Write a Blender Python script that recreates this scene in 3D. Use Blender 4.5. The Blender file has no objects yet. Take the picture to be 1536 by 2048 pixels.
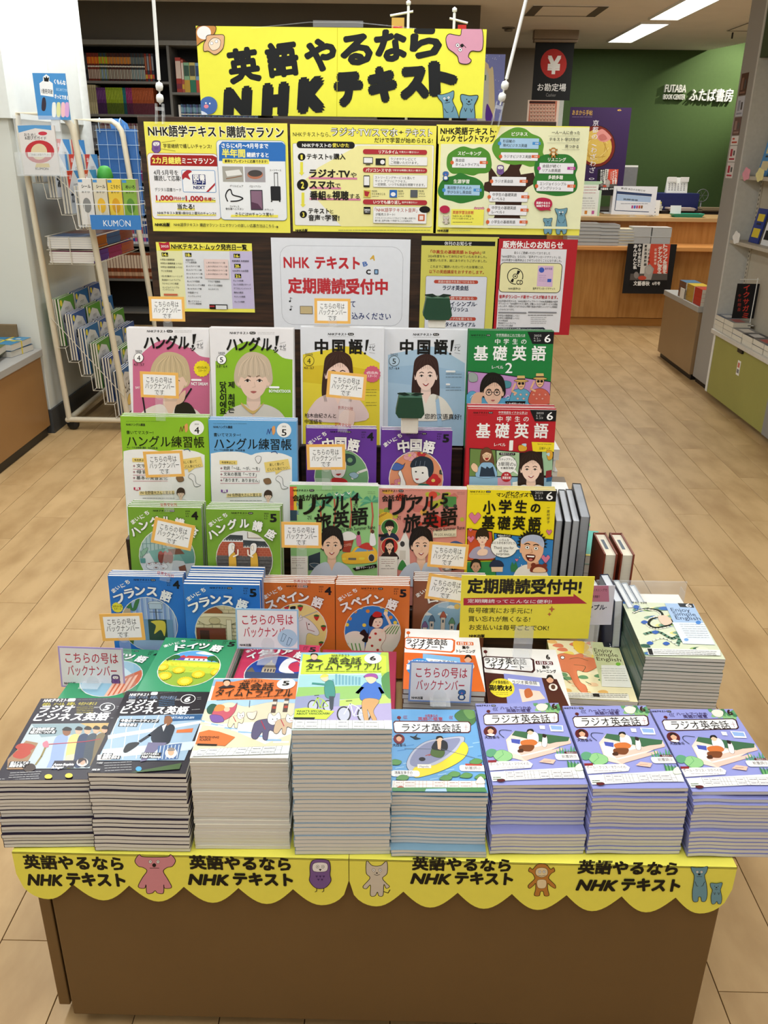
import bpy, bmesh, math, random
import numpy as np
from mathutils import Vector, Matrix
random.seed(7)
SC = bpy.context.scene
COL = SC.collection

# ---------------------------------------------------------------- camera
FPX, CAMH = 1681.0, 1.42
PIT, YAW, ROL = math.radians(23.0), math.radians(0.6), math.radians(0.77)
_f = Vector((-math.sin(YAW)*math.cos(PIT), math.cos(YAW)*math.cos(PIT), -math.sin(PIT)))
_r0 = Vector((math.cos(YAW), math.sin(YAW), 0))
_u0 = _r0.cross(_f)
_r = math.cos(ROL)*_r0 + math.sin(ROL)*_u0
_u = -math.sin(ROL)*_r0 + math.cos(ROL)*_u0
CAMPOS = Vector((0, 0, CAMH))
cam_d = bpy.data.cameras.new('camera')
cam_d.sensor_fit = 'VERTICAL'
cam_d.sensor_height = 34.6
cam_d.lens = FPX/2048*34.6
cam_d.clip_start = 0.05
cam = bpy.data.objects.new('camera', cam_d)
COL.objects.link(cam)
M3 = Matrix((_r, _u, -_f)).transposed()
cam.matrix_world = Matrix.Translation(CAMPOS) @ M3.to_4x4()
SC.camera = cam

# ---------------------------------------------------------------- world, lights, exposure
w = bpy.data.worlds.new('World'); SC.world = w
w.use_nodes = True
w.node_tree.nodes['Background'].inputs[0].default_value = (0.9, 0.95, 1.0, 1)
w.node_tree.nodes['Background'].inputs[1].default_value = 0.25
SC.view_settings.view_transform = 'Standard'
SC.view_settings.look = 'None'
SC.view_settings.exposure = 0.0
SC.view_settings.gamma = 1.0
SC.view_settings.use_curve_mapping = False
CEIL = 2.5

def area(name, loc, sx, sy, power, color=(1, .97, .92), rot=(0, 0, 0)):
    l = bpy.data.lights.new(name, 'AREA'); l.shape = 'RECTANGLE'; l.size = sx; l.size_y = sy
    l.energy = power; l.color = color
    o = bpy.data.objects.new(name, l); o.location = loc; o.rotation_euler = rot
    COL.objects.link(o); return o
# ceiling fluorescent rows: (x, y, power)
for x in (-1.5, 0.0, 2.19):
    for k, y in enumerate((-2.6, -1.2, 0.2, 1.6, 3.0, 4.5, 6.0)):
        if x == 0.0 and y > 3.5: continue
        p = {-2.6: 4, -1.2: 6, .2: 13, 1.6: 18, 3.0: 16, 4.5: 19, 6.0: 19}.get(y, 12)
        area('ceiling_lamp', (x, y, CEIL-0.03), 0.24, 1.2, p, (.93, .975, 1.0))
for y in (7.47, 8.93):
    area('ceiling_lamp', (2.19, y, CEIL-0.03), 0.22, 1.2, 20, (1, .97, .90))
sp = bpy.data.lights.new('logo_spot', 'SPOT'); sp.energy = 120; sp.spot_size = math.radians(62); sp.spot_blend = 0.9
sp.shadow_soft_size = 0.02; sp.color = (1, .95, .75)
so = bpy.data.objects.new('logo_spot', sp); so.location = (3.95, 9.45, 2.72)
so.rotation_euler = (Vector((3.5, 10.3, 2.16))-Vector(so.location)).to_track_quat('-Z', 'Y').to_euler()
COL.objects.link(so)

# ---------------------------------------------------------------- colours, materials
def lin(c):
    if not isinstance(c, str): return tuple(c)[:3]
    c = c.lstrip('#')
    if len(c) == 3: c = ''.join(q*2 for q in c)
    o = []
    for i in (0, 2, 4):
        v = int(c[i:i+2], 16)/255
        o.append(v/12.92 if v <= .04045 else ((v+.055)/1.055)**2.4)
    return tuple(o)
_M = {}
def mat(key, col=None, rough=.5, metal=0, spec=.5, var=.06, scale=40, stretch=(1, 1, 1), bump=0, rnd=0, attr=False, trans=0, alpha=1, emit=0, coord='Object', dark=None, darkpos=(.45, .6)):
    """procedural principled material: base colour (or the printed-ink attribute) modulated by noise"""
    if key in _M: return _M[key]
    m = bpy.data.materials.new(key); m.use_nodes = True
    n = m.node_tree.nodes; L = m.node_tree.links
    b = n['Principled BSDF']
    b.inputs['Roughness'].default_value = rough
    b.inputs['Metallic'].default_value = metal
    b.inputs['Specular IOR Level'].default_value = spec
    tc = n.new('ShaderNodeTexCoord'); mp = n.new('ShaderNodeMapping')
    mp.inputs['Scale'].default_value = [scale*s for s in stretch]
    L.new(tc.outputs[coord], mp.inputs[0])
    if rnd:
        oi = n.new('ShaderNodeObjectInfo'); va = n.new('ShaderNodeVectorMath'); va.operation = 'SCALE'
        va.inputs['Scale'].default_value = 37.0
        cb = n.new('ShaderNodeCombineXYZ')
        for i in range(3): L.new(oi.outputs['Random'], cb.inputs[i])
        L.new(cb.outputs[0], va.inputs[0]); L.new(va.outputs[0], mp.inputs['Location'])
    nz = n.new('ShaderNodeTexNoise'); nz.inputs['Scale'].default_value = 1; nz.inputs['Detail'].default_value = 5
    L.new(mp.outputs[0], nz.inputs[0])
    mr = n.new('ShaderNodeMapRange')
    mr.inputs['From Min'].default_value = .25; mr.inputs['From Max'].default_value = .75
    mr.inputs['To Min'].default_value = 1-var; mr.inputs['To Max'].default_value = 1+var
    L.new(nz.outputs[0], mr.inputs[0])
    val = mr.outputs[0]
    if rnd:
        m2 = n.new('ShaderNodeMapRange'); m2.inputs['To Min'].default_value = 1-rnd; m2.inputs['To Max'].default_value = 1+rnd
        L.new(oi.outputs['Random'], m2.inputs[0])
        mu = n.new('ShaderNodeMath'); mu.operation = 'MULTIPLY'; L.new(val, mu.inputs[0]); L.new(m2.outputs[0], mu.inputs[1]); val = mu.outputs[0]
    sc = n.new('ShaderNodeVectorMath'); sc.operation = 'SCALE'
    if attr:
        at = n.new('ShaderNodeAttribute'); at.attribute_name = 'Col'
        L.new(at.outputs['Color'], sc.inputs[0])
    elif dark:
        cr = n.new('ShaderNodeValToRGB'); cr.color_ramp.elements[0].position = darkpos[0]; cr.color_ramp.elements[1].position = darkpos[1]
        cr.color_ramp.elements[0].color = (*lin(dark), 1); cr.color_ramp.elements[1].color = (*lin(col), 1)
        L.new(nz.outputs[0], cr.inputs[0]); L.new(cr.outputs[0], sc.inputs[0])
    else:
        sc.inputs[0].default_value = lin(col)
    L.new(val, sc.inputs['Scale']); L.new(sc.outputs[0], b.inputs['Base Color'])
    if bump:
        bp = n.new('ShaderNodeBump'); bp.inputs['Strength'].default_value = bump; bp.inputs['Distance'].default_value = .002
        L.new(nz.outputs[0], bp.inputs['Height']); L.new(bp.outputs[0], b.inputs['Normal'])
    if trans:
        b.inputs['Transmission Weight'].default_value = trans; b.inputs['IOR'].default_value = 1.2
    if alpha < 1: b.inputs['Alpha'].default_value = alpha
    if emit:
        b.inputs['Emission Color'].default_value = (*lin(col), 1); b.inputs['Emission Strength'].default_value = emit
    _M[key] = m
    return m
PRINT = mat('coated_print', attr=True, rough=.33, spec=.35, var=.02, scale=60)
MATTE = mat('matte_print', attr=True, rough=.6, spec=.3, var=.02, scale=60)
PAGES = mat('page_edges', attr=True, rough=.85, spec=.1, var=.10, scale=30, stretch=(.6, .6, 45))
CLEAR = mat('clear_acrylic', 'f4f8fa', rough=.06, spec=.7, alpha=.2, var=.02)
FILM = mat('clear_film', 'f4f8fa', rough=.12, spec=.7, alpha=.10, var=.02)

# ---------------------------------------------------------------- mesh builder
class MB:
    def __init__(s): s.v = []; s.f = []; s.c = []; s.m = []; s.sm = []
    def add(s, vs, fs, col='fff', mi=0, smooth=False):
        o = len(s.v); s.v += [tuple(p) for p in vs]; c = (*lin(col), 1)
        for f in fs: s.f.append([i+o for i in f]); s.c.append(c); s.m.append(mi); s.sm.append(smooth)
    def box(s, x0, y0, z0, x1, y1, z1, col='fff', mi=0, M=None):
        p = [Vector(q) for q in ((x0, y0, z0), (x1, y0, z0), (x1, y1, z0), (x0, y1, z0), (x0, y0, z1), (x1, y0, z1), (x1, y1, z1), (x0, y1, z1))]
        if M: p = [M @ q for q in p]
        s.add(p, [(0, 3, 2, 1), (4, 5, 6, 7), (0, 1, 5, 4), (1, 2, 6, 5), (2, 3, 7, 6), (3, 0, 4, 7)], col, mi); return s
    def bbox(s, x0, y0, z0, x1, y1, z1, b=.003, col='fff', mi=0):
        """box with chamfered edges"""
        bm = bmesh.new(); r = bmesh.ops.create_cube(bm, size=1)
        for q in bm.verts: q.co = Vector((x0+(q.co.x+.5)*(x1-x0), y0+(q.co.y+.5)*(y1-y0), z0+(q.co.z+.5)*(z1-z0)))
        bmesh.ops.bevel(bm, geom=bm.edges[:], offset=b, segments=2, profile=.5, affect='EDGES')
        bm.verts.index_update()
        s.add([q.co for q in bm.verts], [[q.index for q in f.verts] for f in bm.faces], col, mi); bm.free(); return s
    def tube(s, pts, r, col='fff', mi=0, n=8, closed=False):
        P = [Vector(p) for p in pts]; k = len(P); rings = []
        for i, p in enumerate(P):
            a = P[(i-1) % k] if (i or closed) else p; b = P[(i+1) % k] if (i < k-1 or closed) else p
            d = (b-a).normalized(); q = d.to_track_quat('Z', 'Y')
            rr = r[i] if isinstance(r, (list, tuple)) else r
            rings.append([p + q @ Vector((rr*math.cos(t*2*math.pi/n), rr*math.sin(t*2*math.pi/n), 0)) for t in range(n)])
        # align the rings
        for i in range(1, k):
            best = min(range(n), key=lambda t: (rings[i][t]-rings[i-1][0]-(P[i]-P[i-1])).length)
            rings[i] = rings[i][best:]+rings[i][:best]
        v = [q for g in rings for q in g]; f = []
        for i in range(k if closed else k-1):
            j = (i+1) % k
            for t in range(n): u = (t+1) % n; f.append((i*n+t, i*n+u, j*n+u, j*n+t))
        s.add(v, f, col, mi, True)
        if not closed: s.add(rings[0][::-1], [list(range(n))], col, mi); s.add(rings[-1], [list(range(n))], col, mi)
        return s
    def lathe(s, prof, n=16, c=(0, 0, 0), col='fff', mi=0, M=None, smooth=True):
        v = []; f = []; k = len(prof)
        for i in range(n):
            a = 2*math.pi*i/n
            for r, z in prof:
                q = Vector((r*math.cos(a), r*math.sin(a), z)); q = (M @ q) if M else q
                v.append(q+Vector(c))
        for i in range(n):
            j = (i+1) % n
            for t in range(k-1): f.append((i*k+t, j*k+t, j*k+t+1, i*k+t+1))
        s.add(v, f, col, mi, smooth); return s
    def extr(s, poly, z0, z1, col='fff', mi=0, M=None):
        """prism from a 2-D outline (x,y) between z0 and z1"""
        n = len(poly); v = [Vector((x, y, z0)) for x, y in poly]+[Vector((x, y, z1)) for x, y in poly]
        if M: v = [M @ q for q in v]
        s.add(v, [list(range(n))[::-1], list(range(n, 2*n))]+[(i, (i+1) % n, n+(i+1) % n, n+i) for i in range(n)], col, mi); return s
    def mesh(s, name, mats):
        me = bpy.data.meshes.new(name); me.from_pydata(s.v, [], s.f)
        if not isinstance(mats, (list, tuple)): mats = [mats]
        for m in mats: me.materials.append(m)
        at = me.attributes.new('Col', 'FLOAT_COLOR', 'CORNER')
        buf = np.empty((len(me.loops), 4), dtype=np.float32); i = 0
        for f, c in zip(s.f, s.c): buf[i:i+len(f)] = c; i += len(f)
        at.data.foreach_set('color', buf.ravel())
        me.polygons.foreach_set('material_index', s.m)
        me.polygons.foreach_set('use_smooth', s.sm)
        me.update(); return me
    def build(s, name, mats, parent=None, loc=(0, 0, 0), rot=(0, 0, 0)):
        return link(name, s.mesh(name, mats), parent, loc, rot)
def link(name, me, parent=None, loc=(0, 0, 0), rot=(0, 0, 0)):
    o = bpy.data.objects.new(name, me); COL.objects.link(o)
    o.parent = parent; o.location = loc; o.rotation_euler = rot
    return o
def tag(o, label=None, cat=None, group=None, kind=None):
    if label: o['label'] = label
    if cat: o['category'] = cat
    if group: o['group'] = group
    if kind: o['kind'] = kind
    return o
def empty(name, loc, label=None, cat=None, group=None, rot=(0, 0, 0)):
    o = bpy.data.objects.new(name, None); COL.objects.link(o); o.location = loc; o.rotation_euler = rot
    o.empty_display_size = .02
    return tag(o, label, cat, group)
def copy_tree(o, loc=None, rot=None, label=None, parent=None):
    c = o.copy(); COL.objects.link(c)
    if parent: c.parent = parent
    for ch in [q for q in bpy.data.objects if q.parent == o]: copy_tree(ch, parent=c)
    if loc is not None: c.location = loc
    if rot is not None: c.rotation_euler = rot
    if label: c['label'] = label
    return c
def mw(o):
    m = Matrix.LocRotScale(o.location, o.rotation_euler, None)
    return (mw(o.parent) @ m) if o.parent else m

# ---------------------------------------------------------------- text
_tc = bpy.data.curves.new('type', 'FONT'); _tc.resolution_u = 2
_to = bpy.data.objects.new('type', _tc)
_TX = {}
def glyphs(body, bold=0):
    k = (body, bold)
    if k in _TX: return _TX[k]
    _tc.body = body; _tc.offset = bold; _to.to_mesh_clear(); m = _to.to_mesh()
    v = [(p.co.x, p.co.y) for p in m.vertices]; f = [tuple(p.vertices) for p in m.polygons]
    if v: x0 = min(p[0] for p in v); x1 = max(p[0] for p in v)
    else: x0, x1 = 0, 1
    r = (v, f, x0, x1); _TX[k] = r
    return r

def smooth(pts, k=5, closed=True):
    n = len(pts); out = []
    for i in range(n if closed else n-1):
        g = lambda j: pts[j % n] if closed else pts[min(max(j, 0), n-1)]
        a, b, c, d = g(i-1), g(i), g(i+1), g(i+2)
        for t in range(k):
            t /= k
            out.append(tuple(.5*((2*b[q])+(-a[q]+c[q])*t+(2*a[q]-5*b[q]+4*c[q]-d[q])*t*t+(-a[q]+3*b[q]-3*c[q]+d[q])*t**3) for q in (0, 1)))
    if not closed: out.append(tuple(pts[-1]))
    return out
def clip_poly(pts, cl):
    """clip to a convex counter-clockwise outline"""
    for i in range(len(cl)):
        ax, ay = cl[i]; bx, by = cl[(i+1) % len(cl)]
        side = lambda p: (bx-ax)*(p[1]-ay)-(by-ay)*(p[0]-ax)
        out = []
        for j in range(len(pts)):
            p, q = pts[j], pts[(j+1) % len(pts)]; sp_, sq = side(p), side(q)
            if sp_ >= 0: out.append(p)
            if (sp_ >= 0) != (sq >= 0):
                t = sp_/(sp_-sq); out.append((p[0]+t*(q[0]-p[0]), p[1]+t*(q[1]-p[1])))
        pts = out
        if len(pts) < 3: return []
    return pts

class Art:
    """flat print for a sheet of size w x h metres lying in a frame M at height z; its layout is measured
    on the photograph (cr = crop origin and scale), mapped into the sheet's own plane"""
    def __init__(s, M, w, h, cr, z=0, bg='fff', ox=None, dz=1.6e-5, hang=False):
        s.mb = MB(); s.w, s.h, s.z = w, h, z+1e-4; s.dz = dz; s.cr = cr
        s.x0 = -w/2 if ox is None else ox
        s.Mi = M.inverted(); s.o = s.Mi @ CAMPOS; s.zp = z
        s.H = None
        if cr and len(cr) == 4:
            # four corners (TL, TR, BR, BL) measured in the crop -> plane homography
            A = []; B = []
            for (x, y), (X, Y) in zip(cr, ((0, h), (w, h), (w, 0), (0, 0))):
                A += [[x, y, 1, 0, 0, 0, -X*x, -X*y], [0, 0, 0, x, y, 1, -Y*x, -Y*y]]; B += [X, Y]
            s.H = [float(q) for q in np.linalg.solve(np.array(A, float), np.array(B, float))]
        s.rect = [(s.x0, 0), (s.x0+w, 0), (s.x0+w, h), (s.x0, h)]; s.cl = s.rect
        if bg: s._poly(s.rect, bg)
    def m(s, x, y):
        if s.H is not None:
            a, b, c, d, e, f, g, h = s.H; k = g*x+h*y+1
            return (s.x0+(a*x+b*y+c)/k, (d*x+e*y+f)/k)
        px = s.cr[0]+x/s.cr[2]; py = s.cr[1]+y/s.cr[2]
        d = s.Mi.to_3x3() @ (_f+_r*((px-768)/FPX)+_u*((1024-py)/FPX))
        t = (s.zp-s.o.z)/d.z
        return (s.o.x+d.x*t, s.o.y+d.y*t)
    def sxy(s, x, y):
        c = s.m(x, y); dx = s.m(x+1, y); dy = s.m(x, y-1)
        return c, abs(dx[0]-c[0]), abs(dy[1]-c[1])
    def _poly(s, p, col):
        p = clip_poly(list(p), s.cl)
        if len(p) < 3: return
        a = sum(p[i][0]*p[(i+1) % len(p)][1]-p[(i+1) % len(p)][0]*p[i][1] for i in range(len(p)))
        if a < 0: p = p[::-1]
        s.z += s.dz
        s.mb.add([(x, y, s.z) for x, y in p], [list(range(len(p)))], col)
    def P(s, pts, col): s._poly([s.m(*p) for p in pts], col); return s
    def S(s, pts, col, line=None, lw=2):
        q = smooth(pts); s.P(q, col)
        if line: s.L(q+[q[0]], lw, line)
        return s
    def R(s, x0, y0, x1, y1, col, r=0, line=None, lw=2):
        if line: s.R(x0-lw, y0-lw, x1+lw, y1+lw, line, r+lw if r else 0)
        c, kx, ky = s.sxy((x0+x1)/2, (y0+y1)/2)
        X0, X1 = c[0]-(x1-x0)/2*kx, c[0]+(x1-x0)/2*kx; Y0, Y1 = c[1]-(y1-y0)/2*ky, c[1]+(y1-y0)/2*ky
        if not r: s._poly([(X0, Y0), (X1, Y0), (X1, Y1), (X0, Y1)], col); return s
        rr = min(r*kx, abs(X1-X0)/2, abs(Y1-Y0)/2); p = []
        for cx, cy, a0 in ((X1-rr, Y0+rr, -90), (X1-rr, Y1-rr, 0), (X0+rr, Y1-rr, 90), (X0+rr, Y0+rr, 180)):
            for k in range(5): t = math.radians(a0+k*22.5); p.append((cx+rr*math.cos(t), cy+rr*math.sin(t)))
        s._poly(p, col); return s
    def E(s, cx, cy, rx, ry, col, line=None, lw=2, n=24, a0=0, a1=360):
        if line: s.E(cx, cy, rx+lw, ry+lw, line, n=n, a0=a0, a1=a1)
        s.P([(cx+rx*math.cos(math.radians(a0+(a1-a0)*k/n)), cy+ry*math.sin(math.radians(a0+(a1-a0)*k/n))) for k in range(n+(a1-a0 < 360))], col); return s
    def L(s, pts, wd, col, sm=0):
        if sm: pts = smooth(pts, 4, False)
        q = [s.m(*p) for p in pts]; c = s.m(pts[0][0]+1, pts[0][1]); k = abs(c[0]-q[0][0])*wd/2
        s.z += s.dz
        for i in range(len(q)-1):
            (ax, ay), (bx, by) = q[i], q[i+1]; dx, dy = bx-ax, by-ay; l = math.hypot(dx, dy)
            if l < 1e-7: continue
            nx, ny = -dy/l*k, dx/l*k; ex, ey = dx/l*k*.4, dy/l*k*.4
            p = clip_poly([(ax-nx-ex, ay-ny-ey), (bx-nx+ex, by-ny+ey), (bx+nx+ex, by+ny+ey), (ax+nx-ex, ay+ny-ey)], s.cl)
            if len(p) > 2: s.mb.add([(x, y, s.z) for x, y in p], [list(range(len(p)))], col)
        return s
    def T(s, x0, y, x1, h, body, col='111', b=.02, rot=None, sh=0, out=None, ow=.05):
        """text line between x0 and x1, centred on y, em height h; rot in degrees counter-clockwise"""
        if out: s.T(x0, y, x1, h, body, out, b+ow, rot, sh)
        v, f, gx0, gx1 = glyphs(body)
        if not f: return s
        xm = (x0+x1)/2; c, kx, ky = s.sxy(xm, y); sy = ky*h
        b = max(0, b); sx = kx*(x1-x0)/(gx1-gx0+2*b)
        gm = (gx0+gx1)/2; r = math.radians(rot or 0); cr, sr = math.cos(r), math.sin(r)
        if sy < .0035 or b <= 0: offs = [(0, 0)] if b < .025 else [(-b*.7, 0), (b*.7, 0)]
        elif b <= .022: offs = [(-b*.6, -b*.5), (b*.6, b*.5)]
        elif b <= .05: offs = [(b*u, b*w_) for u, w_ in ((-.75, -.75), (.75, -.75), (-.75, .75), (.75, .75))]
        else: offs = [(b*math.cos(q*math.pi/5), b*math.sin(q*math.pi/5)) for q in range(10)]+[(0, 0)]
        s.z += s.dz; X0, X1, Y0, Y1 = s.x0, s.x0+s.w, 0, s.h
        for ox, oy in offs:
            s.z += s.dz*.55; o = []
            for x, yy in v:
                X = (x+ox-gm)*sx+sh*(yy-.38)*sy; Y = (yy+oy-.38)*sy
                o.append((min(max(c[0]+X*cr-Y*sr, X0), X1), min(max(c[1]+X*sr+Y*cr, Y0), Y1), s.z))
            s.mb.add(o, f, col)
        return s
    def TT(s, items, col='fff', b=.04, out=None, ow=.05):
        """single characters, each (char, x, y, size, rot)"""
        for c, x, y, h, r in items:
            k = .62 if ord(c[0]) < 256 else .92
            s.T(x-h*k/2, y, x+h*k/2, h, c, col, b, r, out=out, ow=ow)
        return s
    def V(s, x, y0, y1, body, col='111', b=.02, h=None, dx=0):
        """vertical text"""
        n = len(body); p = (y1-y0)/n; h = h or p
        for i, c in enumerate(body):
            if c != ' ': s.T(x-h*.46+dx*i, y0+p*(i+.5), x+h*.46+dx*i, h, c, col, b)
        return s
    def clip(s, cx=0, cy=0, rx=0, ry=0):
        if not rx: s.cl = s.rect; return s
        q = [s.m(cx+rx*math.cos(t*math.pi/18), cy+ry*math.sin(t*math.pi/18)) for t in range(36)]
        a = sum(q[i][0]*q[(i+1) % 36][1]-q[(i+1) % 36][0]*q[i][1] for i in range(36))
        q = q if a > 0 else q[::-1]
        s.cl = clip_poly(q, s.rect); return s
    def mesh(s, name='print', mt=None): return s.mb.mesh(name, mt or PRINT)
    def build(s, name, parent, mt=None): return link(name, s.mesh(name, mt), parent)

def person(a, cx, cy, fw, fh, skin, hair, style='short', brow='3a2a22', tilt=0, top='ddd', smile=1, glasses=0, neck=1):
    """head and shoulders printed on a cover: fw, fh = half face width and height, in crop pixels"""
    sk2 = tuple(c*.82 for c in lin(skin)); q = lambda x, y: (cx+x*fw+tilt*y*fh*-.15, cy+y*fh)
    if style == 'long': a.S([q(-1.25, -.3), q(-1.0, -1.25), q(0, -1.62), q(1.05, -1.25), q(1.3, -.2), q(1.35, 1.3), q(1.15, 2.1), q(.5, 2.0), q(-.5, 2.0), q(-1.15, 2.1), q(-1.4, 1.2)], hair)
    elif style == 'bob': a.S([q(-1.3, .2), q(-1.15, -1.1), q(0, -1.6), q(1.15, -1.1), q(1.3, .2), q(1.1, 1.0), q(-1.1, 1.0)], hair)
    else: a.S([q(-1.25, .25), q(-1.25, -.8), q(-.6, -1.5), q(.2, -1.6), q(1.0, -1.25), q(1.3, -.5), q(1.2, .3), q(0, .6)], hair)
    if neck:
        a.P([q(-.45, .5), q(.45, .5), q(.5, 1.5), q(-.5, 1.5)], sk2)
        a.S([q(-2.4, 3.2), q(-2.0, 1.9), q(-.7, 1.35), q(0, 1.75), q(.7, 1.35), q(2.0, 1.9), q(2.4, 3.2)], top)
        a.P([q(-.5, 1.2), q(.5, 1.2), q(0, 2.1)], skin)
    a.E(*q(-1.02, .1), fw*.13, fh*.22, skin); a.E(*q(1.02, .1), fw*.13, fh*.22, skin)
    a.S([q(-.98, -.3), q(-.8, -1), q(0, -1.2), q(.8, -1), q(.98, -.3), q(.9, .35), q(.55, .85), q(.0, 1.08), q(-.55, .85), q(-.9, .35)], skin)
    for e in (-1, 1):
        a.L([q(e*.62, -.2), q(e*.4, -.27), q(e*.2, -.2)], fw*.08, brow)
        a.E(*q(e*.42, .02), fw*.17, fh*.075, 'f6efe8'); a.E(*q(e*.42, .02), fw*.09, fh*.075, '2a1a14')
        a.L([q(e*.62, .03), q(e*.42, -.07), q(e*.22, .02)], fw*.05, '2a1a14')
        if glasses:
            a.L([q(e*.42+.3*math.cos(t*math.pi/8), .03+.22*math.sin(t*math.pi/8)) for t in range(17)], fw*.07, '151515')
    if glasses: a.L([q(-.12, 0), q(.12, 0)], fw*.06, '151515')
    a.L([q(.05, .1), q(.12, .36), q(-.08, .4)], fw*.05, sk2)
    if smile == 2: a.S([q(-.4, .5), q(0, .56), q(.4, .5), q(.25, .85), q(0, .95), q(-.25, .85)], '6a1512'); a.P([q(-.33, .54), q(.33, .54), q(.28, .64), q(-.28, .64)], 'fff')
    elif smile: a.S([q(-.32, .58), q(0, .62), q(.32, .56), q(0, .78)], 'a03c3c'); a.P([q(-.2, .61), q(.2, .6), q(.0, .69)], 'fff')
    else: a.S([q(-.22, .64), q(0, .6), q(.22, .64), q(0, .74)], 'b0605c')
    if style == 'fringe' or style == 'long': a.S([q(-1.05, .1), q(-1.1, -.9), q(-.2, -1.4), q(.9, -1.15), q(1.08, .1), q(.9, -.35), q(.5, -.7), q(.1, -.8), q(-.4, -.6), q(-.85, -.3)], hair)
    elif style == 'bangs': a.S([q(-1.1, .15), q(-1.15, -.9), q(-.2, -1.45), q(.95, -1.15), q(1.12, .1), q(.85, -.2), q(.6, -.15), q(.35, -.3), q(.0, -.18), q(-.35, -.28), q(-.6, -.1), q(-.9, -.2)], hair)
    elif style != 'bald': a.S([q(-1.05, -.1), q(-1.1, -.9), q(-.2, -1.45), q(.9, -1.15), q(1.05, -.1), q(.8, -.7), q(.2, -.9), q(-.5, -.85), q(-.85, -.5)], hair)

    if style != 'bald':
        hl = tuple(min(1, c*1.35+.02) for c in lin(hair)); hd = tuple(c*.6 for c in lin(hair))
        for k in range(11):
            u = -1+k*.2; e = .25 if style in ('bangs',) else .45
            a.L([q(u*.35+.05, -1.42+.1*abs(u)), q(u*.85, -1.05+.15*abs(u)), q(u*1.05, -e-.05*(k % 3))], fw*.022, (hl, hd)[k % 2], 1)
        if style == 'long':
            for k in (-1, 1):
                for j in range(3): a.L([q(k*(1.08+.07*j), -.1), q(k*(1.15+.06*j), 1), q(k*(.95+.1*j), 1.9)], fw*.025, (hl, hd)[j % 2], 1)

# magazines ------------------------------------------------------------
def mag_mesh(w, h, t, cover, page='cfccc6', wave=0, curl=0):
    """paper block between two thin covers with a spine on the left; origin at the middle of the bottom edge"""
    b = MB(); n = 8 if wave else 1; c = .00028
    def layer(z0, z1, col, mi, ins):
        P = []
        for i in range(n+1):
            u = i/n; x = -w/2+.0004+(w-.0004-ins)*u
            d = wave*math.sin(u*5.2+.6) + wave*.4*math.sin(u*11)
            P.append((x, d))
        v = []
        for x, d in P: v += [(x, ins, z0+d), (x, h-ins, z0+d), (x, ins, z1+d), (x, h-ins, z1+d)]
        f = []
        for i in range(n):
            a = i*4; e = a+4
            f += [(a, a+1, e+1, e), (a+2, e+2, e+3, a+3), (a, e, e+2, a+2), (a+1, a+3, e+3, e+1)]
        f += [(0, 2, 3, 1), (n*4, n*4+1, n*4+3, n*4+2)]
        b.add(v, f, col, mi)
    layer(c, t-c, page, 1, .00015); layer(0, c, cover, 0, 0); layer(t-c, t, cover, 0, 0)
    d0 = wave*math.sin(.6)
    b.box(-w/2-.0003, 0, d0, -w/2+.0006, h, t+d0, cover)
    return b.mesh('magazine', [PRINT, PAGES])
_t = 'first second third fourth fifth sixth seventh eighth ninth tenth eleventh twelfth thirteenth fourteenth fifteenth sixteenth seventeenth eighteenth nineteenth'.split()
ORD = _t[1:]+[x for c in ('twenty', 'thirty', 'forty', 'fifty', 'sixty') for x in [c[:-1]+'ieth']+[c+'-'+q for q in _t[:9]]]
A5 = (.148, .210); B5 = (.182, .257)

# ================================================================ SETTING
WALLW = mat('white_wall_paint', 'd8dad2', rough=.8, var=.03, scale=3, bump=.1)
GREY = mat('grey_wall_paint', '8f8678', rough=.8, var=.03, scale=3)
GREEN = mat('green_wall_paint', '405a2a', rough=.75, var=.05, scale=30, bump=.2)
CEILM = mat('ceiling_paint', 'f2ece2', rough=.85, var=.03, scale=4)
PLANK = mat('vinyl_plank', 'c2a273', rough=.42, spec=.35, var=.07, scale=4.5, stretch=(2.2, 1, 1), rnd=.04, dark='b29061', darkpos=(.3, .6), bump=.05)
GAP = mat('plank_joint', '4a331c', rough=.9)
LAM = mat('brown_laminate', '745832', rough=.55, var=.05, scale=5)
LAMF = mat('front_panel_laminate', '6e532e', rough=.6, var=.05, scale=6)
OAK = mat('oak_veneer', 'bb8648', rough=.4, var=.05, scale=4, stretch=(9, 9, 1), dark='ad7638', darkpos=(.3, .6))
DARKW = mat('dark_wood_panel', '3a2415', rough=.5, var=.25, scale=8, stretch=(1, 1, 14), dark='1d110a', darkpos=(.35, .65))
GREYP = mat('grey_steel', '8d8d8a', rough=.5, var=.03, scale=10)
LGREY = mat('light_grey_edging', 'a9a7a2', rough=.5, var=.03, scale=10)
WHITEP = mat('white_plastic', 'e9ebe8', rough=.35, var=.02)
CREAM = mat('cream_paint', 'd8cdb4', rough=.4, var=.03)
BLACKP = mat('black_plastic', '111214', rough=.45, var=.05)
SHELFG = mat('shelf_grey', '6f6c66', rough=.6, var=.04)
SOFF = mat('dark_soffit', '544d42', rough=.8, var=.04, scale=3)
OLIVE = mat('olive_green_panel', '9b9a52', rough=.5, var=.05, scale=5)
BROWNP = mat('brown_panel', '957a58', rough=.45, var=.04, scale=5)
BACKP = mat('cream_back_panel', 'b5ad9c', rough=.6, var=.03)

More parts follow.
